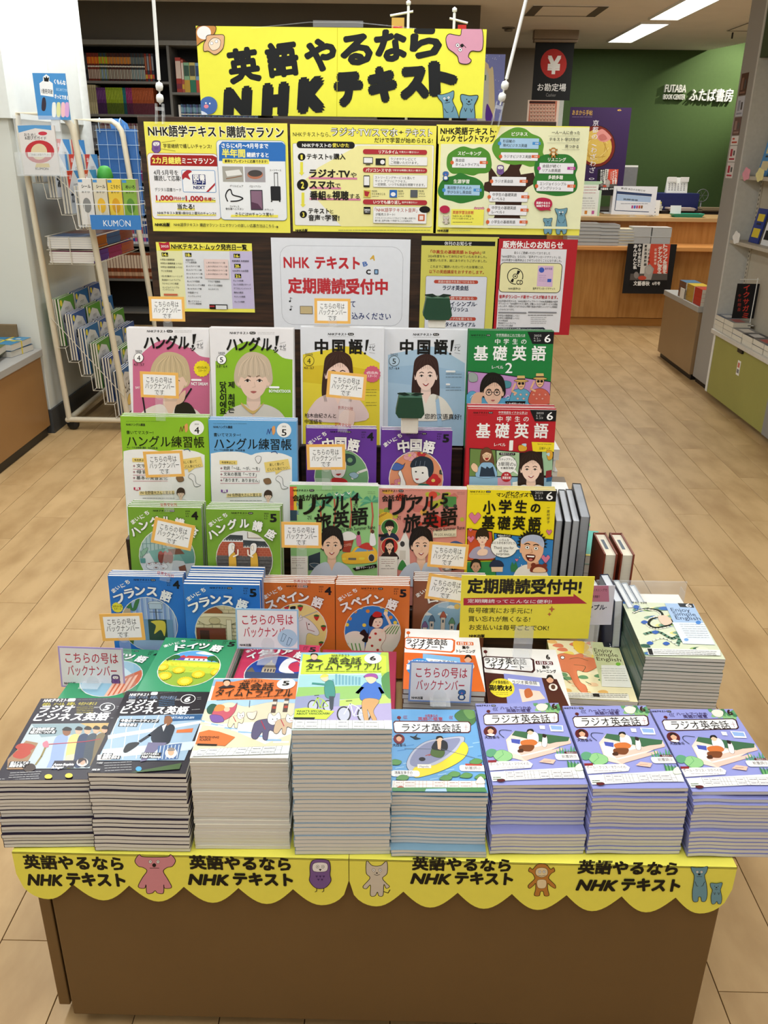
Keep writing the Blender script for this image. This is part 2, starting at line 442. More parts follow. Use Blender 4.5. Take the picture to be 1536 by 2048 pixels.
def struct(b, name, m, **k):
    o = b.build(name, m, **k); o['kind'] = 'structure'; return o
floor = struct(MB().box(-3.2, -4, -.05, 5.6, 10.4, -.0035), 'floor', GAP)
pm = MB().bbox(0, 0, -.0034, .1502, .9584, 0, .0007).mesh('plank', PLANK)
PH = {0: 3.475, 1: 3.677, 2: 3.38, 3: 3.69, 4: 4.28, 5: 3.85, -14: 2.82, -13: 2.335, -15: 3.458, -16: 3.224, -17: 3.008, -18: 3.59}
rest = MB()
for k in range(-26, 30):
    x = .925+.152*k; ph = PH.get(k, random.uniform(0, .96))
    y = ph - .96*math.ceil((ph+4)/.96)
    while y < 10.3:
        vis = (-19 <= k <= 8) and .05 < y+.96 and y < 7.8 and not (-9 <= k <= -4 and y > .9) and not (-10 <= k <= -3 and 1.3 < y < 2.4)
        if k < -14 and y < 1.5 or k > 3 and y < 1.2 or k >= 6 and y < 3: vis = False
        if vis: link('plank', pm, floor, (x, y, 0))
        else: rest.box(x, y, -.0034, x+.1502, y+.9584, 0)
        y += .96
o = rest.build('outer_planks', PLANK, floor); o['kind'] = 'stuff'
# ceiling with a raised recess above the sign wall
c = MB(); c.extr([(-3.2, -4), (5.6, -4), (5.6, 7.0), (4.02, 7.0), (3.28, 10.4), (-3.2, 10.4)], CEIL, CEIL+.05)
c.extr([(4.02, 7.0), (5.6, 7.0), (5.6, 10.4), (3.28, 10.4)], 2.9, 2.95)
c.extr([(4.02, 7.0), (4.04, 7.0), (3.30, 10.4), (3.28, 10.4)], CEIL+.05, 2.9); c.box(4.0, 6.98, CEIL+.05, 5.6, 7.0, 2.9)
struct(c, 'ceiling', CEILM)
struct(MB().box(1.80, 10.3, 0, 5.6, 10.4, 2.9), 'wall_back', GREEN)
struct(MB().box(-3.2, 10.3, 0, 1.74, 10.4, CEIL), 'wall_back_left', GREY)
struct(MB().box(1.74, 10.24, 0, 1.80, 10.34, CEIL), 'trim_1', mat('white_trim', 'c9ccc4', rough=.6))
struct(MB().box(-3.2, -4, 0, -3.1, 10.3, CEIL), 'wall_left', WALLW)
struct(MB().box(5.5, -4, 0, 5.6, 10.3, 2.9), 'wall_right', WALLW)
struct(MB().box(-3.1, -4.1, 0, 5.5, -4, CEIL), 'wall_front', WALLW)
# soffit over the wall bookcase
struct(MB().box(-3.1, 7.55, 2.23, .62, 7.95, CEIL), 'wall_soffit', SOFF)
# pillar behind the wire rack
p = MB(); p.box(-2.9, 4.38, 0, -1.86, 5.42, CEIL)
pil = struct(p, 'pillar_left', WALLW)
q = MB(); q.box(-2.92, 4.355, 1.56, -1.835, 5.44, CEIL-.001); q.build('pillar_cladding', mat('white_cladding', 'e9ede9', rough=.5, var=.02), pil)
q = MB(); q.box(-2.91, 4.365, 0, -1.848, 5.43, .13); q.build('pillar_kick', mat('dark_kick', '3b3c3c', rough=.6), pil)
q = MB(); q.tube([(-1.85, 5.40, .1), (-1.85, 5.40, CEIL)], .045, n=12); q.tube([(-1.85, 4.9, 1.56), (-1.85, 4.9, CEIL)], .02, n=10); q.build('corner_guard', mat('pale_guard', 'dfe1dc', rough=.5), pil)

def tlight(y0, y1, label):
    t = empty('ceiling_light', (2.19, (y0+y1)/2, CEIL), label, 'ceiling light', 'fluorescent ceiling lights')
    L = (y1-y0)/2
    f = MB(); f.box(-.13, -L, -.015, -.115, L, 0); f.box(.115, -L, -.015, .13, L, 0); f.box(-.13, -L-.012, -.015, .13, -L, 0); f.box(-.13, L, -.015, .13, L+.012, 0)
    f.build('light_frame', WHITEP, t)
    MB().box(-.115, -L, -.008, .115, L, -.003).build('diffuser', mat('lit_diffuser', 'fffaf0', emit=5, rough=.5), t)
tlight(8.33, 9.6, 'lit fluorescent ceiling light, the farther one towards the green wall')
tlight(6.88, 8.08, 'lit fluorescent ceiling light, the nearer one cut by the top of the picture')
def vent(x0, y0, x1, y1, lab, slots=True):
    v = empty('ceiling_vent', ((x0+x1)/2, (y0+y1)/2, CEIL), lab, 'ceiling vent')
    X, Y = (x1-x0)/2, (y1-y0)/2
    b = MB(); b.box(-X, -Y, -.006, X, Y, -.001); b.build('vent_panel', CEILM, v)
    b = MB()
    for a in ((-X, -Y, X, -Y+.01), (-X, Y-.01, X, Y), (-X, -Y, -X+.01, Y), (X-.01, -Y, X, Y)): b.box(a[0], a[1], -.009, a[2], a[3], -.0062)
    if slots:
        b.box(-X, -Y, -.010, -X+.075, Y, -.0061); b.box(X-.075, -Y, -.010, X, Y, -.0061)
    b.build('vent_slot', mat('vent_grey', '5e574b', rough=.7), v)
vent(1.02, 7.5, 1.60, 8.0, 'air conditioning panel with two dark slots in the beige ceiling')
vent(2.95, 7.95, 3.7, 8.75, 'plain framed access panel in the ceiling near the grey post', False)
for x, y, lb in ((.98, 8.75, 'small round smoke detector on the ceiling beside the cashier sign'), (2.98, 7.3, 'round ceiling sensor above the green wall near the grey post')):
    MB().lathe([(0, -.03), (.035, -.03), (.04, -.018), (.02, -.014), (.06, -.008), (.06, 0)], 16, smooth=False).build('smoke_detector', mat('detector_grey', '7a7266', rough=.5), None, (x, y, CEIL))
    tag(bpy.data.objects[-1] if False else [q for q in COL.objects][-1], lb, 'smoke detector')
b = MB(); b.lathe([(0, -.05), (.008, -.05), (.008, 0)], 8)
tag(b.build('sprinkler', BLACKP, None, (3.06, 8.9, CEIL)), 'tiny dark sprinkler stub on the ceiling over the green wall', 'sprinkler')

# cashier sign hanging from the ceiling
cs = empty('cashier_sign', (1.435, 8.90, 0), 'black cashier banner with red yen disc hanging from the ceiling', 'sign')
b = MB(); b.bbox(-.205, -.05, 2.425, .205, .05, 2.5, .004); b.bbox(-.2, -.045, 2.40, .2, .045, 2.422, .003); b.build('sign_box', mat('sign_box_beige', '8d7c68', rough=.5), cs)
bn = MB().box(-.18, -.004, 1.92, .18, .004, 2.40, '0d1012').build('banner', MATTE, cs)
M = Matrix(((1, 0, 0, 1.435), (0, 0, -1, 8.896), (0, 1, 0, 1.92), (0, 0, 0, 1)))
a = Art(M, .36, .48, (940, 0, 6.4), bg=None)
a.E(1070, 815, 168, 190, 'b32a25').T(985, 825, 1165, 300, '¥', 'eeeeea', .05)
a.T(862, 1118, 1230, 105, 'お勘定場', 'f0f0ee', .02).T(972, 1213, 1102, 60, 'Cashier', '8a8a88', 0)
o = a.build('banner_print', bn, MATTE); o.matrix_world = Matrix(((1, 0, 0, 0), (0, 0, -1, -.0041), (0, 1, 0, 1.92), (0, 0, 0, 1)))
def place_local(o, mtx):
    o.matrix_local = mtx
place_local(o, Matrix(((1, 0, 0, 0), (0, 0, -1, -.0041), (0, 1, 0, 1.92), (0, 0, 0, 1))))

# raised lettering on the green wall
lt = empty('wall_lettering', (3.28, 10.3, 2.06), 'raised white shop name lettering in the spotlight on the green wall', 'sign')
def raised(body, x0, x1, z, h, name):
    v, f, g0, g1 = glyphs(body, .012); sx = (x1-x0)/(g1-g0); b = MB()
    V = [((x-g0)*sx+x0, y*h+z) for x, y in v]; n = len(V)
    edges = {}
    for q in f:
        for i in range(len(q)): e = (q[i], q[(i+1) % len(q)]); edges[e] = 1
    fs = [list(q) for q in f] + [[e[1], e[0], e[0]+n, e[1]+n] for e in edges if (e[1], e[0]) not in edges]
    b.add([(x, -.055, z_) for x, z_ in V]+[(x, -.012, z_) for x, z_ in V], fs, 'fff'); b.build(name, WHITEP, lt)
raised('FUTABA', -.395, -.165, .03, .105, 'latin_lettering'); raised('BOOK CENTER', -.40, -.165, -.04, .07, 'small_lettering')
raised('ふたば書房', -.12, .35, -.045, .135, 'kanji_lettering')

# ---------------------------------------------------------------- service counter
ct = empty('service_counter', (2.0, 7.8, 0), 'long oak service counter with a low front ledge before the green wall', 'counter')
X0, X1 = -1.25, 1.3
MB().box(X0, .03, .075, .03, .3, .672).build('front_panel', OAK, ct); MB().box(.032, .036, .075, X1, .3, .672).build('front_panel', OAK, ct)
MB().box(X0, .045, .0, X1, .3, .07).build('kick_board', mat('oak_kick', 'a8702f', rough=.5, var=.1, scale=5, stretch=(1, 1, 6)), ct)
MB().bbox(X0, -.09, .675, X1, .3, .712, .006).build('ledge', mat('oak_ledge', 'd99a58', rough=.3, var=.1, scale=6, stretch=(1, 6, 6)), ct)
MB().box(X0, .25, .712, X1, .33, .90).build('upper_panel', OAK, ct)
MB().bbox(X0, .20, .90, X1, .75, .937, .005).build('counter_top', mat('counter_top_tan', 'c09d6c', rough=.4, var=.06, scale=6), ct)
dk = empty('back_desk', (2.2, 8.9, 0), 'dark work desk behind the service counter against the green wall', 'desk')
MB().bbox(-1.6, -.05, .92, 2.0, .6, .95, .004).build('desk_top', mat('dark_desk', '2b201a', rough=.5), dk)
MB().box(-1.6, 0, 0, 2.0, .55, .92).build('desk_body', mat('darker_desk', '15100e', rough=.6), dk)

# ---------------------------------------------------------------- fixtures on the right
pp = MB(); pp.bbox(2.072, 5.40, .035, 2.5, 5.785, CEIL-.002, .004); pr = struct(pp, 'pillar_right', mat('grey_post_paint', 'a09e99', rough=.55, var=.02, scale=3))
MB().box(2.09, 5.42, 0, 2.5, 5.77, .035).build('pillar_foot', BLACKP, pr)
gu = empty('wall_shelf_unit', (2.02, 4.45, 0), 'tall shelf unit with an olive green door panel under its white ledge', 'shelf')
MB().bbox(.005, .012, .035, .03, .905, .405, .002).build('door', OLIVE, gu)
MB().box(.03, -1.5, .035, .5, .94, .405).build('base_cabinet', LGREY, gu)
MB().bbox(0, -.10, .035, .03, .006, .405, .002).build('stile', GREYP, gu)
MB().bbox(.005, -1.2, .035, .03, -.106, .405, .002).build('door', OLIVE, gu)
MB().bbox(-.02, -1.5, .41, .5, .935, .437, .003).build('ledge', mat('off_white_ledge', 'cfccc4', rough=.4), gu)
MB().box(.005, .91, .035, .03, .94, .405).build('side_strip', WHITEP, gu)
MB().box(-.005, .925, .437, .5, .948, CEIL-.01).build('side_panel', mat('white_side_panel', 'c9cac6', rough=.5), gu)
MB().box(.13, -1.5, .437, .15, .925, 1.95).build('back_panel', BACKP, gu)
MB().box(.0, -1.5, 1.95, .15, .925, CEIL-.02).build('header_panel', mat('header_green', '3a4a2c', rough=.6), gu)
for yy in (.90, .30, -.3):
    b = MB(); b.box(.122, yy-.014, .44, .1295, yy+.014, 1.94); b.build('upright', mat('upright_cream', 'bdb6a6', rough=.5), gu)
    s = MB()
    for k in range(60): s.box(.1215, yy-.004, .455+k*.0248, .1222, yy+.004, .467+k*.0248)
    s.build('upright_slots', BLACKP, gu)
for z in (.975, 1.335):
    sh = MB().bbox(0, -1.5, z-.02, .128, .92, z, .002).build('shelf', mat('shelf_cream', 'b9b2a4', rough=.5), gu)
lf = empty('low_display_cabinet', (2.04, 5.79, 0), 'low brown display cabinet holding comic stacks beyond the grey post', 'cabinet')
MB().bbox(.01, .005, .04, .5, .78, .465, .003).build('side_board', BROWNP, lf)
MB().bbox(0, 0, .467, .5, .79, .505, .003).build('edging', LGREY, lf)
MB().box(.03, .02, 0, .48, .76, .04).build('plinth', BLACKP, lf)
# fixture on the left
lc = empty('comic_table', (-1.86, 4.2, 0), 'low brown display table with grey edging under comics by the left wall', 'table')
MB().bbox(-.7, -3.2, .05, 0, .15, .425, .003).build('front_board', mat('tan_board', '9d7444', rough=.4, var=.05, scale=5), lc)
MB().bbox(-.71, -3.21, .427, .012, .16, .465, .004).build('edging', LGREY, lc)
MB().box(-.68, -3.2, 0, -.012, .13, .05).build('plinth', BLACKP, lc)

# ================================================================ DISPLAY TABLE
TZ = .412
tb = empty('display_table', (0, 1.0, 0), 'large brown display table carrying the language magazines', 'table')
MB().bbox(-.541, .0, .032, .536, .02, .401, .003).build('front_panel', LAMF, tb)
MB().bbox(-.575, .022, .026, -.555, 1.86, .401, .002).build('side_panel', LAM, tb)
MB().bbox(.522, .022, .026, .544, 1.86, .401, .002).build('side_panel', LAM, tb)
MB().box(-.555, .03, .03, .522, 1.85, .037).build('bottom_board', BLACKP, tb)
MB().bbox(-.577, -.004, .4015, .548, 1.88, TZ, .002).build('table_top', mat('table_top_tan', 'b08d5c', rough=.5), tb)
for x, y in ((-.47, .12), (.47, .12), (-.47, 1.75), (.47, 1.75)):
    b = MB(); b.lathe([(0, -.009), (.010, -.009), (.014, -.005), (.014, .005), (.010, .009), (0, .009)], 14, M=Matrix.Rotation(math.pi/2, 4, 'Y'), c=(x, y, .015))
    b.box(x-.012, y-.012, .018, x+.012, y+.012, .03); b.build('caster', BLACKP, tb)

# stepped risers
rs = empty('display_riser', (0, 1.7, TZ), 'dark stepped riser under the upright magazines', 'riser')
for x0, x1, y0, y1, zt in ((-.60, -.213, 1.80, 1.99, .805), (-.211, .158, 1.81, 1.99, .811), (.160, .345, 1.79, 1.99, .818),
                           (-.57, -.20, 1.625, 1.795, .657), (-.198, .148, 1.652, 1.80, .683), (.150, .345, 1.640, 1.785, .686),
                           (-.54, -.264, 1.515, 1.62, .552), (-.220, .150, 1.567, 1.645, .530), (.152, .345, 1.565, 1.632, .531)):
    MB().bbox(x0, y0-1.7, 0, x1, y1-1.7, zt-TZ-.0005, .002).build('step', DARKW, rs)
# dark board behind, with posters
PY = 2.31
pb = MB(); pb.bbox(-.655, PY, TZ+.001, .392, PY+.018, 1.502, .002)
tag(pb.build('poster_board', DARKW), 'dark wood grain board standing behind the magazines, covered in posters', 'board')

# ================================================================ COVER PRINTS
def nhk(a, x0, y, x1, col='111', kind='テレビ', pc='fff'):
    k = x1-x0
    a.T(x0, y, x1, k*.165, 'NHKテキスト', col, .035, sh=.15)
    a.R(x1+k*.05, y-k*.07, x1+k*.38, y+k*.07, col, k*.07); a.T(x1+k*.10, y, x1+k*.33, k*.09, kind, pc, .03)
def lines(a, x0, y0, x1, n, dy, col='555', w=2.2):
    for i in range(n):
        x = x0
        while x < x1-6:
            q = min(x1, x+random.uniform(14, 40)); a.L([(x, y0+i*dy), (q, y0+i*dy)], w, col); x = q+random.uniform(3, 7)
def star(a, cx, cy, r, col, n=16, k=.9):
    a.P([(cx+r*(1 if i % 2 else k)*math.cos(math.pi*i/n), cy+r*(1 if i % 2 else k)*math.sin(math.pi*i/n)) for i in range(2*n)], col)
def heart(a, x, y, r, col='d8799a'):
    a.S([(x, y+r), (x-r*.6, y+r*.35), (x-r, y-r*.3), (x-r*.5, y-r*.85), (x, y-r*.35), (x+r*.5, y-r*.85), (x+r, y-r*.3), (x+r*.6, y+r*.35)], col, '7a2a44', 2)

def c_hangul(a, bg, mo, dates):
    a.P(smooth([(108, 335), (150, 330), (210, 265), (300, 195), (390, 168), (470, 200), (520, 225), (600, 240), (680, 305), (765, 322)], 4, False)+[(765, 1100), (118, 1100), (108, 335)], bg)
    nhk(a, 230, 96, 390); lines(a, 468, 92, 612, 2, 12, '888', 1.6)
    if mo == 4: person(a, 430, 515, 128, 150, 'ecc9b4', 'c9b48f', 'bangs', 'a08a68', top='ecdfd6', smile=0)
    else: person(a, 433, 500, 122, 150, 'f0cdb8', 'cdb9a0', 'bangs', '8a7460', top='dcd3c6', smile=0)
    if mo == 4:
        a.L([(195, 660), (215, 790)], 13, '1c1c20'); a.L([(610, 585), (535, 700)], 14, '1c1c20'); a.S([(480, 730), (560, 700), (620, 740), (640, 820), (480, 820)], '2c2620')
        a.S([(480, 720), (510, 640), (560, 600), (545, 690)], 'e6bfa6')
        star(a, 700, 415, 72, 'f3df2c'); a.T(655, 405, 745, 24, '4月3日(木)'); a.T(668, 432, 735, 24, 'スタート!')
        a.T(608, 543, 750, 36, 'NCT DREAM', 'fff', .03); a.R(608, 503, 698, 520, 'fff', 9); a.T(132, 575, 170, 28, 'SAY', 'fff')
    else:
        a.V(173, 510, 790, '당신이에요', '111', .03, 62); a.V(243, 510, 775, '제 최애는', '111', .03, 60)
        a.T(565, 590, 752, 34, 'BOYNEXTDOOR', 'fff', .03); a.R(565, 550, 655, 568, 'fff', 9)
        a.S([(330, 690), (430, 760), (520, 690), (500, 720), (430, 785), (350, 730)], 'd8b46a')
    for c, x0, x1 in (('ハ', 203, 300), ('ン', 305, 385), ('グ', 388, 490), ('ル', 498, 592)): a.T(x0, 192, x1, 128, c, '111', .035, sh=.08)
    a.P([(620, 122), (652, 118), (634, 205), (622, 205)], '111'); a.E(622, 222, 11, 11, '111'); a.T(600, 243, 645, 42, 'ッ', '111', .04)
    a.T(655, 215, 712, 48, 'ナビ', '111', .01, rot=4); a.L([(658, 185), (706, 172)], 2, '333'); a.L([(660, 236), (710, 245)], 2, '333')
    a.E(161, 322, 38, 38, 'fff', '222', 4); a.T(146, 322, 176, 62, str(mo), '111', .02); a.T(132, 265, 190, 26, '2025', '444'); a.T(120, 378, 208, 30, dates, '222')
def c_drill(a, bg, mo):
    a.P(smooth([(30, 1120), (110, 1106), (250, 1104), (330, 1118), (375, 1132), (420, 1116), (520, 1106), (640, 1120), (722, 1152)], 4, False)+[(728, 2000), (30, 2000)], 'f1f2f0')
    lines(a, 52, 865, 345, 1, 10, '3a4a2a', 2); a.T(52, 893, 215, 24, 'NHKハングル講座', '222', .03)
    a.T(55, 960, 285, 34, '書いてマスター!', '1c2410', .02); a.T(58, 1038, 720, 104, 'ハングル練習帳', '10140c', .02); a.T(58, 1090, 320, 20, 'キム・ウネ(金恩愛) 講師　NHK出版 編', '223')
    a.E(655, 920, 62, 62, 'f4f5f3'); a.T(633, 937, 678, 80, str(mo), '111', .02); a.T(637, 888, 673, 16, '2025', '111')
    a.L([(508, 955), (520, 910), (530, 950), (545, 905), (560, 950), (575, 890)], 5, '2a3a8a' if mo == 5 else '7a4a2a'); a.S([(552, 900), (575, 885), (580, 935), (560, 960)], 'e0a060')
    a.R(105, 1178, 255, 1212, 'ecd37a'); a.T(122, 1196, 240, 22, '今月学ぶこと', '222', .03)
    tx = [('文字の書き方', 400), ('母音と子音', 380), ('基本の発音変化', 408)] if mo == 4 else [('助詞「〜は、〜が、〜を」', 448), ('文末の表現「〜です」', 420), ('「あります、ありません」', 445)]
    for i, (t, x1) in enumerate(tx):
        y = 1245+i*51; a.T(140, y, x1, 34, t, '222', .01); a.L([(112, y+27), (x1, y+27)], 3, 'b8365a'); a.L([(112, y), (130, y)], 4, '8a2a4a'); a.L([(121, y-9), (121, y+9)], 4, '8a2a4a')
    a.P([(485, 1195), (690, 1165), (710, 1250), (640, 1262), (585, 1300), (580, 1270), (500, 1280)], 'ecd37a'); a.T(530, 1210, 655, 28, '楽しく書いて', '222', .01, rot=6); a.T(512, 1248, 690, 28, 'どんどん身につく!', '222', .01, rot=6)
    a.S([(605, 1310), (640, 1330), (650, 1390), (690, 1410), (640, 1420), (620, 1370), (585, 1340)], 'eee', '222', 3); a.S([(430, 1140), (460, 1150), (450, 1190), (430, 1200), (410, 1160)], 'eee', '222', 3)
    a.S([(480, 1340), (530, 1330), (545, 1370), (500, 1380)], '8a6a4a', '222', 2); a.L([(545, 1110), (580, 1098), (600, 1120)], 6, '2c4a86')
    a.P([(118, 1425), (146, 1433), (175, 1425), (175, 1447), (146, 1455), (118, 1447)], 'b8204a' if mo == 4 else '7a3a9a'); a.T(130, 1440, 165, 18, '連載', 'fff', .03)
    a.P([(165, 1462), (465, 1455), (465, 1482), (165, 1492)], 'f0dca0'); a.T(175, 1472, 460, 32, 'INI 佐野雄大さんと覚える', '222', .02, rot=1)
    lines(a, 195, 1520, 465, 1, 10, '333', 3)
    person(a, 520, 1480, 27, 32, 'efd2bc', '4a3a30', 'bangs', top='ddd', smile=0)
def c_china(a, mo, dates):
    bg = 'e3cf3c' if mo == 4 else 'a9c6dc'; b2 = 'd8be2e' if mo == 4 else '9cbcd6'
    a.P(smooth([(70, 312), (170, 290), (330, 262), (430, 238), (560, 252), (650, 318), (765, 388)], 4, False)+[(765, 1600), (70, 1600)], bg)
    a.P([(70, 420), (400, 400), (765, 470), (765, 640), (70, 560)], b2)
    nhk(a, 298, 128, 468); lines(a, 300, 152, 540, 1, 8, '999', 2)
    for c, x0, x1 in (('中', 176, 302), ('国', 334, 454), ('語', 484, 612)): a.T(x0, 240, x1, 140, c, '111', .045)
    a.P([(640, 180), (668, 176), (646, 280), (634, 280)], '111'); a.E(632, 302, 10, 10, '111'); a.T(668, 252, 724, 54, 'ナビ', '111', .01); a.L([(672, 224), (722, 216)], 2, '333'); a.L([(672, 292), (722, 302)], 2, '333')
    a.E(126, 367, 44, 44, bg if mo == 4 else 'b9d2e4', '1a1a1a', 4); a.T(110, 367, 142, 70, str(mo), '111', .01); a.T(92, 308, 160, 28, '2025', '444', 0); a.T(82, 431, 172, 30, dates, '222')
    if mo == 4:
        person(a, 388, 490, 105, 130, 'f0cfc0', '3c2620', 'long', top='e6ccc6', smile=0); a.S([(400, 860), (480, 800), (540, 840), (520, 960), (420, 960)], 'f0cfc0')
        star(a, 697, 488, 78, 'd0607a'); a.T(645, 476, 750, 28, '4月2日(水)', 'fff'); a.T(655, 506, 738, 28, 'スタート!', 'fff')
        a.T(88, 862, 372, 44, '柏木由紀さんと', '111', .01); a.T(88, 916, 246, 44, '中国語を', '111', .01); a.T(390, 795, 525, 34, '世界文化社', 'a8362c', .01, rot=-4)
    else:
        person(a, 412, 500, 92, 122, 'f6d9ca', '3a2420', 'long', top='ece8da', smile=1)
        a.P([(500, 720), (530, 700), (560, 960), (520, 960)], 'a8c8e0'); a.T(400, 868, 732, 52, '您的汉语真好!', '111', .01)
        a.R(592, 452, 680, 470, 'f2f4f4', 9); a.R(592, 570, 632, 586, 'f2f4f4', 8)
    for y in (485, 512, 605, 630) if mo == 5 else (630, 652, 680, 745, 770): lines(a, 592 if mo == 5 else 640, y, 735, 1, 9, '333', 3)
def c_kiso(a, bg, lv):
    nhk(a, 97, 90, 222, '10140f', 'ラジオ'); lines(a, 98, 110, 225, 1, 8, '10140f', 1.5)
    a.T(318, 89, 572, 24, '中学英語はこれで完ぺき' if lv == 2 else '中学英語をイチから学ぶ!', 'eee', .01); a.L([(318, 104), (572, 104)], 1.6, 'eee')
    a.TT([('中', 330, 145, 52, 0), ('学', 406, 145, 52, 0), ('生', 484, 145, 52, 0), ('の', 560, 145, 52, 0)], 'f4f4f2', .02)
    a.TT([('基', 184, 248, 138, 0), ('礎', 350, 248, 138, 0), ('英', 521, 248, 138, 0), ('語', 691, 248, 138, 0)], 'f4f4f2', .028)
    a.T(280, 370, 382, 34, 'レベル', 'f4f4f2', .02); a.T(396 if lv == 2 else 410, 372, 462 if lv == 2 else 448, 128, str(lv), 'f4f4f2', .02)
    a.P([(592, 60), (900, 60), (900, 165), (636, 165)], '14161a'); a.T(650, 92, 714, 24, '2025', 'ccc', 0); a.T(648, 115, 700, 20, '6. 2 -', 'ccc', 0); a.T(648, 136, 708, 20, '6.29', 'ccc', 0); a.T(740, 115, 798, 98, '6', 'fff', .02)
    if lv == 2:
        a.P([(66, 400), (380, 432), (800, 496), (790, 690), (58, 690)], '10141a'); a.P([(72, 408), (380, 440), (792, 502), (784, 682), (66, 682)], 'c08fc4')
        a.S([(70, 600), (120, 580), (180, 620), (260, 600), (380, 640), (480, 610), (560, 660), (560, 690), (60, 690)], '5fa8cc', '2a5a8a', 3)
        for x in (90, 130, 400, 440): a.L([(x, 640), (x+20, 615), (x+36, 640), (x+14, 650)], 4, 'e8f2f6', 1)
        for x, y, sc in ((535, 520, 'f'), (700, 500, 'c')):
            sh = '62a9c4' if sc == 'f' else 'cf6450'
            a.S([(x-90, 690), (x-80, 590), (x-30, 560), (x+30, 560), (x+80, 600), (x+90, 690)], sh, '111', 3)
            for k in range(5): a.E(x-55+k*26, 610+(k % 2)*36, 10, 9, 'e8b8a8' if sc == 'f' else 'e89a8a', '222', 1.5, 10)
            a.S([(x-32, y-30), (x+32, y-30), (x+30, y+20), (x, y+48), (x-30, y+20)], 'e8b88c', '111', 3)
            a.S([(x-62, y-32), (x, y-46), (x+66, y-28), (x, y-18)], 'd0aa62', '111', 3); a.P([(x-36, y-40), (x-32, y-76), (x+32, y-76), (x+36, y-40)], 'd9b874'); a.P([(x-36, y-52), (x+36, y-52), (x+36, y-40), (x-36, y-40)], '3a3530')
            a.E(x-14, y-6, 13, 11, '141414'); a.E(x+16, y-6, 13, 11, '141414'); a.L([(x-14, y+22), (x+14, y+20)], 4, '5a1a14')
            a.L([(x-40, y+80), (x-80, y+60), (x-50, y-6)], 16, 'e8b88c'); 
        a.S([(75, 430), (110, 415), (150, 440), (150, 490), (100, 500), (76, 480)], '9aa8a0', '333', 2); a.S([(385, 490), (445, 500), (440, 545), (390, 550)], '4f8f9a', '234', 2)
        person(a, 288, 590, 84, 108, 'e8c2a8', '17130f', 'fringe', top='333', smile=0, glasses=1)
        a.S([(95, 700), (110, 620), (150, 590), (205, 598), (190, 640), (180, 700)], 'e2b698')
        a.P([(395, 668), (575, 668), (560, 712), (405, 712)], '111'); a.T(408, 690, 562, 24, 'これが言いたい!', 'eee')
    else:
        a.P([(62, 398), (300, 414), (490, 434), (500, 440), (900, 424), (900, 1200), (55, 1200)], '181416'); a.P([(70, 405), (290, 420), (300, 645), (62, 645)], '6f8a4a'); a.P([(300, 422), (500, 440), (500, 645), (305, 645)], 'a9c8a0')
        a.P([(700, 430), (792, 430), (790, 640), (700, 640)], '9fc4a0'); a.R(60, 655, 790, 760, '8fb6d0'); a.P([(310, 660), (420, 665), (430, 760), (310, 760)], 'd89ab0'); a.P([(440, 700), (500, 690), (500, 745), (440, 745)], 'f4f4f0')
        a.S([(165, 560), (160, 450), (190, 400), (235, 400), (265, 450), (275, 560)], '6b4630', '111', 2); a.S([(180, 440), (250, 440), (248, 490), (215, 515), (182, 490)], 'eec8a4', '111', 2)
        a.S([(170, 460), (165, 420), (215, 402), (258, 420), (255, 448), (210, 436)], '6b4630'); a.E(198, 468, 11, 9, 'eec8a4', '111', 2); a.E(230, 468, 11, 9, 'eec8a4', '111', 2); a.S([(198, 488), (234, 486), (215, 508)], 'a03030')
        a.S([(120, 650), (160, 540), (215, 525), (270, 540), (300, 650)], '8fb8d8', '111', 2); a.P([(165, 560), (205, 580), (215, 560), (240, 578), (268, 560), (290, 650), (150, 650)], '27384a')
        a.S([(75, 560), (100, 530), (135, 560), (130, 610), (95, 600)], 'eec8a4', '111', 2)
        a.E(388, 545, 88, 80, 'f6f6f4', '111', 3); a.P([(440, 600), (500, 640), (465, 590)], 'f6f6f4'); a.T(322, 500, 462, 24, 'ステップアップ', '222'); a.T(316, 540, 468, 40, '3単現のs', '222', .01); a.T(336, 575, 452, 22, 'を徹底攻略!', '222')
        a.R(322, 440, 465, 462, '111', 10); a.T(335, 451, 452, 20, '今月のトピック', 'eee', .02)
        a.E(386, 652, 46, 44, 'b8202c'); a.T(350, 660, 424, 26, '渡邉友樹', 'fff', .02); a.T(368, 632, 404, 18, '主演', 'fff')
        a.P([(608, 345), (818, 352), (815, 432), (618, 430)], 'f0da2a'); a.T(660, 363, 782, 18, 'Special interview', '333', 0); a.T(672, 402, 772, 26, '玉城ティナ', '222')
        a.S([(740, 420), (790, 430), (788, 490), (750, 500)], 'e0a838', '111', 2); a.S([(735, 450), (765, 440), (760, 470)], 'b8d8e8'); a.P([(735, 600), (785, 590), (780, 680), (730, 660)], '8a2a30'); a.P([(738, 660), (790, 650), (780, 690), (735, 695)], '2f5f86')
        a.S([(495, 375), (560, 380), (560, 420), (500, 425)], 'e0a838', '111', 2); a.S([(520, 365), (560, 360), (555, 385)], 'b8d8e8')
        person(a, 602, 585, 84, 100, 'f6d4c2', '2c1c18', 'long', top='e8e8ea', smile=1)
